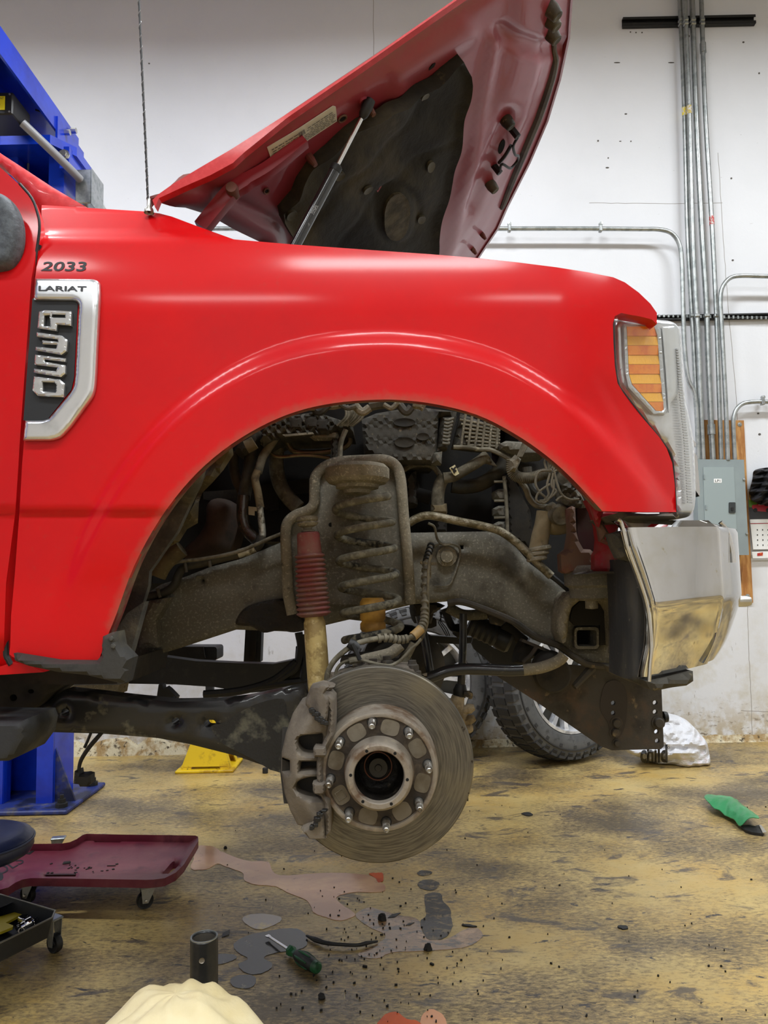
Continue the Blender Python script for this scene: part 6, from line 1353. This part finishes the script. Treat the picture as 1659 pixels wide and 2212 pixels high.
link('bridge_notch', slab(T(z2, [(92, 860), (150, 882), (150, 968), (110, 985), (90, 965)]), Yp(1.465), (0, .03, 0)), M_dark, cal)
# bracket rail with its two clips, in front of the body
RAIL = T(z2, [(404, 395), (440, 400), (470, 432), (474, 560), (470, 690), (436, 772), (392, 850), (388, 900), (384, 1080), (404, 1140), (440, 1160), (448, 1260), (444, 1400), (408, 1440), (406, 1300), (400, 1180), (352, 1100), (344, 1000), (346, 890), (360, 820), (380, 770), (414, 700), (424, 640), (430, 500), (404, 430)])
link('caliper_bracket', slab(RAIL, Yp(1.412), (0, .075, 0), 6, rnd=(4.5, .007)), M_iron, cal, sharp=45)
for q in ([(318, 790), (330, 776), (408, 780), (412, 840), (392, 856), (322, 850)], [(312, 1044), (340, 1036), (405, 1042), (408, 1100), (395, 1120), (325, 1116)]):
    link('retaining_clip', slab(T(z2, q), Yp(1.404), (0, .03, 0), 5, rnd=(4, .006)), M_iron, cal, sharp=45)
link('upper_lug', slab(T(z2, [(262, 440), (300, 345), (380, 322), (445, 335), (400, 392), (436, 430), (424, 560), (404, 640), (380, 590), (330, 575), (290, 540), (282, 500), (262, 480)]), lambda x, y: U(x, y, 1.405 + .02 * sm(690, 664, x)), (0, .03, 0), 5, rnd=(6, .009)), M_iron, cal, sharp=45)
link('lower_lug', slab(T(z2, [(400, 1290), (408, 1440), (360, 1450), (290, 1445), (230, 1376), (300, 1340), (360, 1290), (385, 1230)]), Yp(1.412), (0, .03, 0), 5, rnd=(6, .009)), M_iron, cal, sharp=45)
random.seed(2)
for (x0, y0, x1, y1, n) in ((290, 500, 410, 600, 12), (310, 1230, 400, 1350, 10)):
    for k in range(n):
        t = k / n; c = U(*z2(x0 + (x1 - x0) * t + random.uniform(-12, 12), y0 + (y1 - y0) * (t if y0 < 1000 else 1 - t) + random.uniform(-14, 14)), 1.402)
        link('pad_spring_tooth', box(c, (random.uniform(.005, .012), .012, random.uniform(.004, .009)), random.uniform(-.4, .4), .001), M_black, cal, smooth=False)
# dust shield and rotor-side edge nub
link('shield_nub', lathe([(0, -.004), (.007, -.003), (.008, .01)], U(1000, 1722, 1.53), (1, 0, 0), 10), M_blk, TR)

# ================================================================ things on the shop floor
z5c = lambda x, y: (x / 3.318, 1700 + y / 3.318)
z6c = lambda x, y: (300 + x / 2.37, 1800 + y / 2.37)
def caster(parent, c, r, rotz, top, m_plate=None):
    """swivel caster standing at floor point c; top = height of its mounting plate"""
    R = Matrix.Rotation(rotz, 3, 'Z'); c = Vector(c); hub = c + Vector((0, 0, r)); ax = R @ Vector((0, 1, 0)); off = R @ Vector((r * .75, 0, 0))
    w = link('caster_wheel', lathe([(.0, -.010), (r * .3, -.010), (r * .35, -.007), (r * .8, -.007), (r * .95, -.010), (r, -.006), (r, .006), (r * .95, .010), (r * .8, .007), (r * .35, .007), (r * .3, .010), (0, .010)], hub, ax, 28), M_blk, parent)
    mb = MB()
    for s in (-1, 1):
        o = ax * (s * .014); u = R @ Vector((1, 0, 0)); up = Vector((0, 0, 1))
        q = [hub + o - u * r * .35 - up * r * .25, hub + o + u * r * .3 - up * r * .3, hub + o + u * r * 1.25 + up * (top - c.z - r - .008) * 1, hub + o - u * r * .55 + up * (top - c.z - r - .008)]
        mb.add(q + [v + ax * .002 for v in q], [(0, 1, 2, 3), (7, 6, 5, 4), (0, 4, 5, 1), (1, 5, 6, 2), (2, 6, 7, 3), (3, 7, 4, 0)])
    pc = hub + (R @ Vector((r * .35, 0, 0))); pc.z = top - .006; mb.join(box(pc, (r * 2.0, .036, .008), rotz, .003))
    link('caster_fork', mb, m_plate or M_galv, parent, sharp=30); link('axle_bolt', lathe([(0, -.019), (.005, -.018), (.006, -.015)], hub, ax, 8), M_bolt, parent)

# mechanic's creeper
M_creep = mat('creeper_maroon', (106, 34, 52), .45, layers=[((122, 62, 70), 5, .46, .66), ((84, 28, 44), 9, .54, .68), ((134, 96, 92), 60, .70, .76)], bump=(30, .1))
cr_out = T(z5c, [(-620, 700), (0, 722), (60, 706), (110, 672), (160, 650), (220, 640), (300, 640), (1050, 652), (1100, 650), (1180, 640), (1260, 600), (1320, 540), (1362, 470), (1400, 410), (1422, 372), (1420, 345), (1400, 336), (1250, 334), (900, 330), (620, 324), (590, 334), (550, 362), (500, 384), (440, 394), (230, 396), (0, 400), (-620, 410)])
def crz(x, y):
    d = _dist(np.array([[x, y]]), np.array(cr_out, float))[0]; fy = (y - 1810) / 85.
    return .100 + .030 * math.exp(-(d / 7.) ** 2) + .018 * sm(330, 425, x) + .010 * abs(fy - .5)
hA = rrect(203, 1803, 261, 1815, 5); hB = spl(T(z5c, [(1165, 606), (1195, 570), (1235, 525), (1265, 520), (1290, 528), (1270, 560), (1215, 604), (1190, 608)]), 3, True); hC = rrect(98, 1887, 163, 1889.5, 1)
cp = FL(150, 1900, 0)
cr = thing('mechanic_creeper', 'maroon moulded plastic creeper on casters lying beside the stool', 'creeper', (cp.x, cp.y, 0))
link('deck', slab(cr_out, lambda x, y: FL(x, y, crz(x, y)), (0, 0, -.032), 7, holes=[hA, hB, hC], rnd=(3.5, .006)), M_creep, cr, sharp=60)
for hh in (hA, hC): link('handle_slot_shade', slab(hh, lambda x, y: FL(x, y, crz(x, y) - .006), (0, 0, -.002)), mat('slot_shade_maroon', (48, 14, 24), .7), cr, smooth=False)  # darker sheets: the shade inside the handle holes is painted as colour
for (px, py, a) in ((313, 1962, .5), (60, 1950, -.4), (372, 1868, .3), (120, 1850, .2)):
    c = FL(px, py); caster(cr, (c.x, c.y, 0), .028, a, .078)
dk = lambda x, y: FL(x, y, crz(x, y) + .0012)
q0, q1, q2, q3 = (-16, 1878), (38, 1849), (52, 1856), (0, 1891)
def qm(u, v): return dk(q0[0] + (q1[0] - q0[0]) * u + (q3[0] - q0[0]) * v, q0[1] + (q1[1] - q0[1]) * u + (q3[1] - q0[1]) * v)
link('deck_lettering', text_mb('OLS', qm, 0, 0, 1, 1), M_black, cr, smooth=False)
link('deck_emblem', slab(T(z5c, [(170, 478), (205, 470), (245, 440), (232, 428), (268, 440), (215, 482)]), dk, (0, 0, -.001), 8), M_black, cr)
link('deck_emblem', slab(circ(*z5c(0, 640), 7, 9), dk, (0, 0, -.001), 8), M_black, cr)
random.seed(4); mb = MB()
for k in range(26):
    x, y = random.gauss(185, 40), random.gauss(1874, 9)
    if 100 < x < 340 and 1822 < y < 1888: p = dk(x, y); mb.join(box(p, (random.uniform(.003, .010), random.uniform(.003, .008), .003), random.random() * 3))
p = dk(*z5c(478, 545)); mb.join(box(p, (.026, .018, .009), .3, .003)); mb.join(box(dk(*z5c(798, 565)), (.03, .003, .003), 0))
o = link('dirt_crumbs', mb, M_darker, cr, smooth=False); o['kind'] = 'stuff'

# rolling stool with tool tray
SC_ = U(-62, 1797, 2.22)
stl = thing('rolling_stool', 'round navy vinyl mechanic stool with a black tool tray on casters, at left edge', 'stool', (SC_.x, SC_.y, 0))
M_vin = mat('navy_vinyl', (22, 30, 62), .38, layers=[((34, 42, 74), 6, .5, .7)], bump=(14, .25, .006))
link('seat', lathe([(0, -.0), (.09, -.002), (.138, -.008), (.160, -.018), (.1655, -.026), (.1635, -.031), (.1655, -.036), (.167, -.052), (.160, -.066), (.148, -.073), (0, -.074)][::-1], SC_, (0, 0, 1), 64), M_vin, stl)
link('piping', tube([SC_ + Vector(((.1665) * math.cos(a), .1665 * math.sin(a), -.031)) for a in np.linspace(0, 2 * PI, 65)[:-1]], .004, 8, True), mat('piping_navy', (40, 46, 70), .35), stl)
link('column', lathe([(0, 0), (.026, 0), (.026, .2), (0, .2)], (SC_.x, SC_.y, .10), (0, 0, 1), 20), M_galv, stl)
TZ = .155
rim = [(-330, 1925), (-160, 1912), (0, 1932), (119, 1967), (113, 1982), (0, 2037), (-170, 2122), (-330, 2110)]
R3 = [FL(x, y, TZ) for x, y in rim]; cen = sum(R3, Vector()) / len(R3)
M_tray = mat('tray_black', (26, 29, 34), .45, layers=[((44, 46, 50), 12, .5, .66)])
vs = []; n = len(R3)
for p in R3:
    q = p + (cen - p).normalized() * .003; b = p + (cen - p).normalized() * .012
    vs += [p, q, Vector((b.x, b.y, TZ - .055)), Vector((b.x + (cen.x - b.x) * .01, b.y, TZ - .055 + .003))]
fs = []
for i in range(n):
    j = (i + 1) % n; fs += [(i * 4, j * 4, j * 4 + 2, i * 4 + 2), (i * 4, i * 4 + 1, j * 4 + 1, j * 4), (i * 4 + 1, i * 4 + 3, j * 4 + 3, j * 4 + 1)]
fs += [tuple(i * 4 + 2 for i in range(n)), tuple(i * 4 + 3 for i in range(n))[::-1]]
link('tray', MB().add(vs, fs), M_tray, stl, smooth=False)
link('tray_rim', tube(R3, .0028, 6, True), mat('worn_rim', (120, 118, 112), .4, .6), stl)
link('tray_divider', slab([(0, 0), (1, 0), (1, 1), (0, 1)], lambda u, v: FL(-60 + 98 * u, 1985 - 40 * u, TZ - .01 - .04 * v), (0, .002, 0)), M_tray, stl, smooth=False)
for (px, py, a) in ((118, 2057, 2.6), (-330, 2190, 0.5), (-330, 2030, 1), (10, 2030, 2)):
    c = FL(px, py); caster(stl, (c.x, c.y, 0), .027, a, TZ - .05)
# contents of the tray
FZ = TZ - .050
y3 = [FL(x, y, FZ + .016) for x, y in T(z5c, [(-60, 930), (0, 928), (120, 892), (185, 882), (205, 890), (120, 930), (40, 972), (95, 992), (90, 1004), (10, 1036), (-60, 1050)])]
tag(link('plastic_wedge', MB().add(y3 + [p - Vector((0, 0, .007)) for p in y3], [tuple(range(len(y3)))[::-1]] + [(i, (i + 1) % len(y3), (i + 1) % len(y3) + len(y3), i + len(y3)) for i in range(len(y3))]), mat('tool_yellow', (200, 180, 40), .5), smooth=False), 'yellow notched plastic piece lying in the stool tray', 'tool')
SK = [((200, 985), .017, .03, (.8, .3, .35), 'large chrome socket lying at the near corner of the stool tray'), ((235, 915), .013, .03, (.9, .1, .3), 'chrome socket lying behind the others in the stool tray'),
      ((290, 935), .013, .034, (.7, -.2, .4), 'rightmost chrome socket in the stool tray'), ((290, 900), .010, .026, (.1, .9, .3), 'small chrome socket standing by the back rim of the stool tray'),
      ((130, 1005), .008, .016, (.2, -.5, .9), 'small brass-toned socket in the stool tray'), ((150, 1035), .009, .012, (.5, -.6, .6), 'smallest chrome socket by the near rim of the stool tray')]
for (xy, r_, L_s, axx, lab) in SK:
    c = FL(*z5c(*xy), FZ + r_ + .002); a_ = Vector(axx).normalized()
    tag(link('socket', lathe([(r_ * .62, L_s * .3), (r_ * .66, L_s * .5), (r_ * .95, L_s * .5), (r_, L_s * .44), (r_, -.002), (r_ * .82, -.004), (r_ * .82, -L_s * .5), (r_ * .5, -L_s * .5), (r_ * .5, -L_s * .2)][::-1], c, a_, 20), M_chrome), lab, 'socket')
c = FL(*z5c(195, 950), FZ + .014)
tag(link('knurled_ring', lathe([(.024, -.009), (.026, -.008)] + [(.026, .008), (.024, .009), (.021, .008), (.021, -.008), (.024, -.009)], c, (.1, .15, 1), 24), M_chrome, smooth=False), 'wide chrome ring socket in the middle of the stool tray', 'socket')
wr = [FL(*z5c(x, y), FZ + .012) for x, y in ((-60, 850), (0, 845), (30, 835), (55, 828))]
w_ = link('wrench', tube(wr, [.006, .005, .005, .011], 8), M_chrome); tag(w_, 'chrome wrench end in the far compartment of the stool tray', 'wrench')

# upright pipe and cream sack at the bottom edge
PC = U(441, 2023, 1.42); PR = .0250
pp = thing('steel_pipe', 'black steel pipe standing upright behind the cream sack, open at the top', 'pipe', (PC.x, PC.y, 0))
link('tube', lathe([(PR - .004, PC.z - .20), (PR - .004, PC.z - .002), (PR - .002, PC.z), (PR, PC.z - .002), (PR, 0)][::-1], (PC.x, PC.y, 0), (0, 0, 1), 48), mat('pipe_black', (34, 36, 38), .32, .3, layers=[((58, 58, 58), 12, .5, .7), ((96, 92, 88), 26, .70, .76)]), pp)
link('bore', lathe([(0, PC.z - .20), (PR - .0042, PC.z - .20), (PR - .0042, PC.z - .003)], (PC.x, PC.y, 0), (0, 0, 1), 40), mat('pipe_bore', (128, 122, 112), .4, .7), pp)
link('bright_rim', tube([Vector((PC.x + (PR - .0018) * math.cos(a), PC.y + (PR - .0018) * math.sin(a), PC.z)) for a in np.linspace(0, 2 * PI, 49)[:-1]], .0016, 6, True), M_galv, pp)
hc = U(436, 2075, PC.y - PR - .001); link('cross_hole', lathe([(.0052, -.0006), (.0042, .0008), (0, .001)], hc, (-.2, 1, 0), 16), mat('hole_bright', (150, 142, 128), .4, .6), pp)
link('floor_flange', lathe([(0, .012), (.06, .010), (.065, 0), (0, 0)][::-1], (PC.x, PC.y, 0), (0, 0, 1), 28), M_blk, pp)
M_sack = mat('cream_cloth', (222, 206, 158), .85, layers=[((232, 220, 180), 5, .42, .6), ((212, 190, 140), 9, .55, .7)], bump=(16, .5, .008))
TPK = U(395, 2147, 1.15); zt_ = TPK.z
SXc, SYc = U(378, 2200, 1.15).x, 1.15
vs = []; nr, ns = 34, 72
random.seed(9)
for i in range(nr + 1):
    t = i / nr
    if t < .55: a = t / .55 * PI / 2; r_ = math.sin(a); z = zt_ - .17 * (1 - math.cos(a))
    else: r_ = 1 + .06 * math.sin((t - .55) / .45 * PI); z = (zt_ - .17) * (1 - (t - .55) / .45)
    for k in range(ns):
        an = 2 * PI * k / ns
        w = 1 + .035 * math.sin(5 * an + 3 * t) + .022 * math.sin(11 * an - 9 * t + 1) + .02 * math.sin(3 * an + 14 * t)
        dz = (.006 * math.sin(an * 4 + r_ * 9) + .004 * math.sin(an * 9 - r_ * 14)) * min(1, r_ * 2) * (t < .6)
        dx = .16 * r_ * w * math.cos(an); dy = .15 * r_ * w * math.sin(an)
        kn = .012 * math.exp(-((dx - .035) ** 2 + (dy + .02) ** 2) / .0004) * (t < .5)
        vs.append((SXc + dx, SYc + dy, max(0, z + dz + kn)))
fs = [(i * ns + k, (i + 1) * ns + k, (i + 1) * ns + (k + 1) % ns, i * ns + (k + 1) % ns) for i in range(nr) for k in range(ns)]
tag(link('cloth_sack', MB().add(vs, fs), M_sack, sharp=180), 'cream cloth sack, rounded and creased, cut off by the bottom edge', 'sack')

# screwdriver
def flp(f, x, y, z): return FL(*f(x, y), z)
a0, a1, a2, a3 = flp(z6c, 655, 522, .012), flp(z6c, 772, 598, .017), flp(z6c, 812, 630, .018), flp(z6c, 918, 692, .019)
d_ = (a3 - a1).normalized()
sd = thing('screwdriver', 'flat screwdriver with a green and black handle lying on the oily floor', 'screwdriver', (a2.x, a2.y, 0))
link('shaft', tube([a0 + (a1 - a0) * .10, a1 + d_ * .01], .0042, 12), M_chrome, sd)
bl_ = (a1 - a0).normalized(); sdv = bl_.cross(Vector((0, 0, 1))).normalized()
p0 = a0 + (a1 - a0) * .16; q = [a0 + sdv * .0065, a0 - sdv * .0065, a0 + (a1 - a0) * .06 - sdv * .0075, p0 - sdv * .004, p0 + sdv * .004, a0 + (a1 - a0) * .06 + sdv * .0075]
link('blade', MB().add([v + Vector((0, 0, .0012)) for v in q] + [v - Vector((0, 0, .0012)) for v in q], [tuple(range(6)), tuple(range(11, 5, -1))] + [(i, i + 6, (i + 1) % 6 + 6, (i + 1) % 6) for i in range(6)]), M_chrome, sd, smooth=False)
Lh = (a3 - a1).length
M_hg = mat('handle_green', (34, 96, 56), .4, layers=[((24, 60, 40), 20, .5, .66)]); M_hb = mat('handle_black', (28, 34, 32), .5, layers=[((54, 60, 54), 30, .56, .7)])
link('handle_collar', lathe([(0, -.004), (.010, -.004), (.015, 0), (.0155, .012), (.011, Lh * .16), (.0125, Lh * .24)], a1, d_, 6), M_hg, sd, sharp=20)
gp = lathe([(.0125, Lh * .24), (.0165, Lh * .32), (.0185, Lh * .5), (.0180, Lh * .8), (.0165, Lh * .88)], a1, d_, 24); link('grip', gp, M_hb, sd)
for k in range(6):
    a = k * PI / 3; u = d_.orthogonal().normalized(); v_ = d_.cross(u); rd = u * math.cos(a) + v_ * math.sin(a)
    link('grip_inlay', tube([a1 + d_ * (Lh * .34) + rd * .0165, a1 + d_ * (Lh * .5) + rd * .0182, a1 + d_ * (Lh * .75) + rd * .0178], [.002, .0042, .002], 6), M_hg, sd)
link('butt_cap', lathe([(.0165, Lh * .88), (.016, Lh * .97), (.012, Lh * 1.0), (0, Lh * 1.005)], a1, d_, 24), M_hg, sd)

# black curved trim strip
c = spl([(*z6c(858, 524), .008), (*z6c(905, 545), .010), (*z6c(960, 562), .012), (*z6c(1040, 570), .012), (*z6c(1120, 572), .010), (*z6c(1165, 562), .010), (*z6c(1222, 553), .006)], 6)
tag(link('rubber_strip', tube([FL(x, y, z) for x, y, z in c], [.003, .008, .006, .005, .005, .006, .003], 8), M_blk), 'thin curved black rubber strip on the floor right of the screwdriver', 'strip')

# puddles: liquid films with their own edges
def puddle(name, lab, pts, m, z=.0016, f=z6c, cat='puddle'):
    o = spl(T(f, pts), 5, True); o = [(x + random.uniform(-.9, .9), y + random.uniform(-.5, .5)) for x, y in o]
    return tag(link(name, slab(o, lambda x, y: FL(x, y, z), (0, 0, -.0015), None), m, loc=None), lab, cat)
M_pink = mat('pink_coolant', (186, 142, 112), .14, coat=.3, layers=[((206, 164, 124), 4, .48, .66, (1, 1.5, 1)), ((150, 112, 92), 24, .62, .70)], bump=(160, .12, .001))
M_oil = mat('dark_oil', (52, 52, 54), .12, coat=.3, spec=.4, layers=[((112, 106, 84), 14, .60, .68), ((30, 29, 30), 60, .60, .66)], bump=(160, .12, .001))
M_oilw = mat('wet_spatter', (60, 56, 50), .14, coat=.3, layers=[((120, 104, 74), 26, .50, .60, (.7, 1.3, 1)), ((24, 24, 25), 60, .58, .64)], bump=(90, .9, .004))
M_orange = mat('orange_fluid', (206, 84, 8), .3, coat=.15, spec=.2, layers=[((170, 60, 6), 9, .5, .66)])
puddle('fluid_puddle', 'long pale pink fluid puddle running from the creeper towards the middle', [(270, 182), (284, 120), (298, 66), (380, 68), (420, 92), (480, 116), (560, 142), (660, 146), (690, 200), (760, 216), (950, 202), (1160, 212), (1232, 246), (1262, 272), (1240, 300), (1100, 302), (1010, 332), (1092, 400), (1104, 422), (1030, 446), (960, 430), (895, 402), (862, 345), (760, 302), (700, 272), (600, 262), (542, 242), (530, 202), (450, 172), (400, 156), (350, 182)], M_pink)
puddle('oil_puddle', 'largest dark oil puddle under the blade of the screwdriver', [(488, 562), (560, 522), (650, 502), (760, 486), (830, 496), (862, 540), (848, 582), (780, 600), (700, 612), (640, 636), (684, 668), (660, 702), (600, 722), (545, 712), (508, 670), (558, 642), (500, 602)], M_oil)
puddle('oil_puddle', 'round black oil spot nearest the cream sack', [(468, 748), (520, 724), (588, 730), (598, 766), (560, 792), (490, 786)], M_oil)
puddle('oil_puddle', 'small dark oil patch touching the right side of the upright pipe', [(380, 626), (430, 616), (486, 620), (498, 640), (440, 664), (380, 670)], M_oil)
puddle('oil_puddle', 'faint grey wet patch between the creeper and the screwdriver', [(530, 432), (600, 412), (700, 420), (732, 440), (690, 470), (620, 492), (560, 472)], mat('wet_film', (150, 138, 124), .2, coat=.6, layers=[((190, 168, 104), 10, .55, .66)]))
puddle('oil_drip', 'smallest dark drip just below the brake rotor', [(1424, 200), (1450, 190), (1490, 192), (1502, 204), (1470, 216), (1436, 214)], M_oilw)
puddle('oil_drip', 'oval dark drip second below the brake rotor', [(1428, 256), (1460, 238), (1510, 240), (1540, 262), (1505, 290), (1445, 282)], M_oilw)
puddle('oil_puddle', 'tall speckled dark wet patch below the brake rotor', [(1470, 312), (1540, 306), (1560, 350), (1592, 385), (1600, 440), (1606, 478), (1572, 530), (1520, 545), (1478, 540), (1455, 500), (1440, 450), (1470, 420), (1462, 350)], M_oilw)
puddle('fluid_puddle', 'brownish wet sheen spread right of the rubber strip', [(1110, 420), (1180, 380), (1260, 400), (1340, 420), (1430, 440), (1462, 520), (1560, 545), (1700, 480), (1760, 520), (1680, 580), (1500, 600), (1300, 610), (1220, 640), (1120, 620), (1230, 560), (1260, 520), (1180, 480)], mat('brown_wet', (150, 118, 82), .16, coat=.8, layers=[((88, 74, 58), 20, .5, .58, (.6, 1.4, 1)), ((188, 150, 110), 10, .56, .68)], bump=(90, .8, .003)), z=.0012)
puddle('fluid_puddle', 'small orange fluid blot at the end of the pink puddle', [(1178, 206), (1210, 202), (1246, 204), (1250, 240), (1226, 250), (1210, 228)], M_orange, .0022)
puddle('fluid_puddle', 'bright orange fluid puddle cut off by the bottom edge', [(1215, 985), (1240, 950), (1262, 925), (1320, 915), (1372, 950), (1420, 958), (1450, 985), (1440, 1040), (1220, 1040)], M_orange)
puddle('fluid_puddle', 'pale pink fluid puddle beside the orange one at the bottom edge', [(1440, 960), (1460, 920), (1500, 900), (1556, 930), (1580, 985), (1570, 1040), (1440, 1040)], mat('pale_pink_fluid', (208, 144, 98), .2, coat=.3, spec=.3), .0012)
# crumbs of dirt
random.seed(21); mb = MB()
for k in range(260):
    r_ = random.random()
    if r_ < .6: x, y = random.gauss(800, 130), random.gauss(2040, 75)
    else: x, y = random.uniform(450, 1659), random.uniform(1700, 2212)
    if (555 < x < 700 and 1975 < y < 2105) or y < 1690 or y > 2230 or (y > 2080 and x < 560): continue
    p = FL(x, y, .0025); s = random.uniform(.0010, .0034) * (1.8 if random.random() < .05 else 1)
    mb.join(box(p, (s * random.uniform(.8, 2.4), s, .004 + s * .3), random.random() * 3))
o = link('grit', mb, M_darker, smooth=False, loc=(0, 2.4, 0)); o['kind'] = 'stuff'; o['label'] = 'scattered black oily grit and crumbs on the yellow floor'; o['category'] = 'grit'
for (f, x, y, s, lab) in ((z6c, 1246, 446, .013, 'round dark dirt clump right of the pink puddle, beside a grey flake'), (z6c, 935, 848, .009, 'dark dirt clump below the screwdriver handle'), (z6c, 1480, 600, .012, 'black clump under the tall wet patch'), (z6c, 443, 80, .007, 'dark clump at the top edge of the pink puddle')):
    c = FL(*f(x, y), 0); vs = []
    m_ = lathe([(0, 0), (s, s * .2), (s * 1.05, s * .7), (s * .7, s * 1.4), (0, s * 1.6)], c, (0, 0, 1), 10)
    m_.v = [(v[0] + random.uniform(-.2, .2) * s, v[1] + random.uniform(-.2, .2) * s, max(0, v[2] + random.uniform(-.15, .15) * s)) for v in m_.v]
    tag(link('dirt_clump', m_, M_darker), lab, 'dirt clump')
for (x0, y0, x1, y1, w, lab) in ((1275, 430, 1340, 405, .012, 'grey flat flake of rubber beside the round dirt clump'), (425, 530, 465, 492, .014, 'grey sliver of rubber right of the upright pipe'), (1365, 470, 1410, 455, .007, 'thin black sliver right of the round dirt clump')):
    a_, b_ = flp(z6c, x0, y0, .003), flp(z6c, x1, y1, .003); s_ = (b_ - a_).cross(Vector((0, 0, 1))).normalized() * w
    q = [a_, a_ * .6 + b_ * .4 + s_, b_, a_ * .5 + b_ * .5 - s_ * .8]
    tag(link('rubber_flake', MB().add(q + [v - Vector((0, 0, .003)) for v in q], [(0, 1, 2, 3)[::-1], (0, 1, 5, 4), (1, 2, 6, 5), (2, 3, 7, 6), (3, 0, 4, 7)]), mat('flake_grey', (62, 62, 62), .6), smooth=False), lab, 'flake')
for (x, y, rx, ry, lab) in ((350, 398, 30, 9, 'black rubber scrap on the floor right of the rotor'), (872, 1012, 28, 10, 'black scrap in the middle of the right-hand floor'), (35, 1003, 40, 5, 'thin black scrap right of the wet patch')):
    px, py = 1000 + x / 2.517, 1600 + y / 2.517
    o_ = [(a + random.uniform(-1.6, 1.6), b + random.uniform(-.7, .7)) for a, b in circ(px, py, rx / 2.5, ry / 2.5, 12, .1)]
    tag(link('rubber_scrap', slab(o_, lambda u, v: FL(u, v, .004), (0, 0, -.004)), M_blk), lab, 'scrap')
# ---------------------------------------------------------------- the ceiling lamps themselves (housings with a lit face)
M_lit = mat('lamp_face', (255, 250, 240), .5, emis=((255, 246, 232), 6.0)); M_hous = mat('lamp_housing', (170, 172, 174), .5, .4)
for k, (x, y, z, sx_, sy_, p, bm_) in enumerate(FIX):
    row = ('far row', 'near row', 'rear row')[0 if y > 2 else (1 if y > -2 else 2)]; side = 'left' if x < -1.5 + (k > 5) * .2 else ('right' if x > 1.5 else 'middle')
    t = thing('ceiling_lamp', '%s suspended strip lamp in the %s, above the frame' % (side, row), 'lamp', (x, y, z), 'suspended strip lamps')
    link('housing', box((x, y, z + .04), (sx_ + .06, sy_ + .06, .06), None, .01), M_hous, t)
    link('diffuser', box((x, y, z + .002), (sx_, sy_, .012)), M_lit, t, smooth=False)
    for s in (-1, 1): link('suspension_wire', tube([(x + s * sx_ * .4, y, z + .07), (x + s * sx_ * .4, y, ZC)], .004, 6), M_blk, t)

# ---------------------------------------------------------------- behind the photographer: unseen cabinet added so the chrome mirrors something dark
tcx, tcy = .75, -1.9
tc_ = thing('added_reflection_cabinet', 'black rolling tool cabinet added behind the viewpoint to give the chrome bumper a dark reflection', 'cabinet', (tcx, tcy, 0))
link('body', box((tcx, tcy, .60), (.75, .5, .92), None, .01), M_blk, tc_)
for k in range(6):
    dw = link('drawer', box((tcx, tcy + .255, .24 + k * .145), (.69, .02, .13), None, .004), M_blk, tc_); link('drawer_pull', box((tcx, tcy + .275, .285 + k * .145), (.6, .02, .014), None, .003), M_galv, dw)
for sx_ in (-.3, .3):
    for sy_ in (-.18, .18): link('caster', lathe([(0, -.02), (.07, -.02), (.07, .02), (0, .02)], (tcx + sx_, tcy + sy_, .07), (1, 0, 0), 20), M_black, tc_)
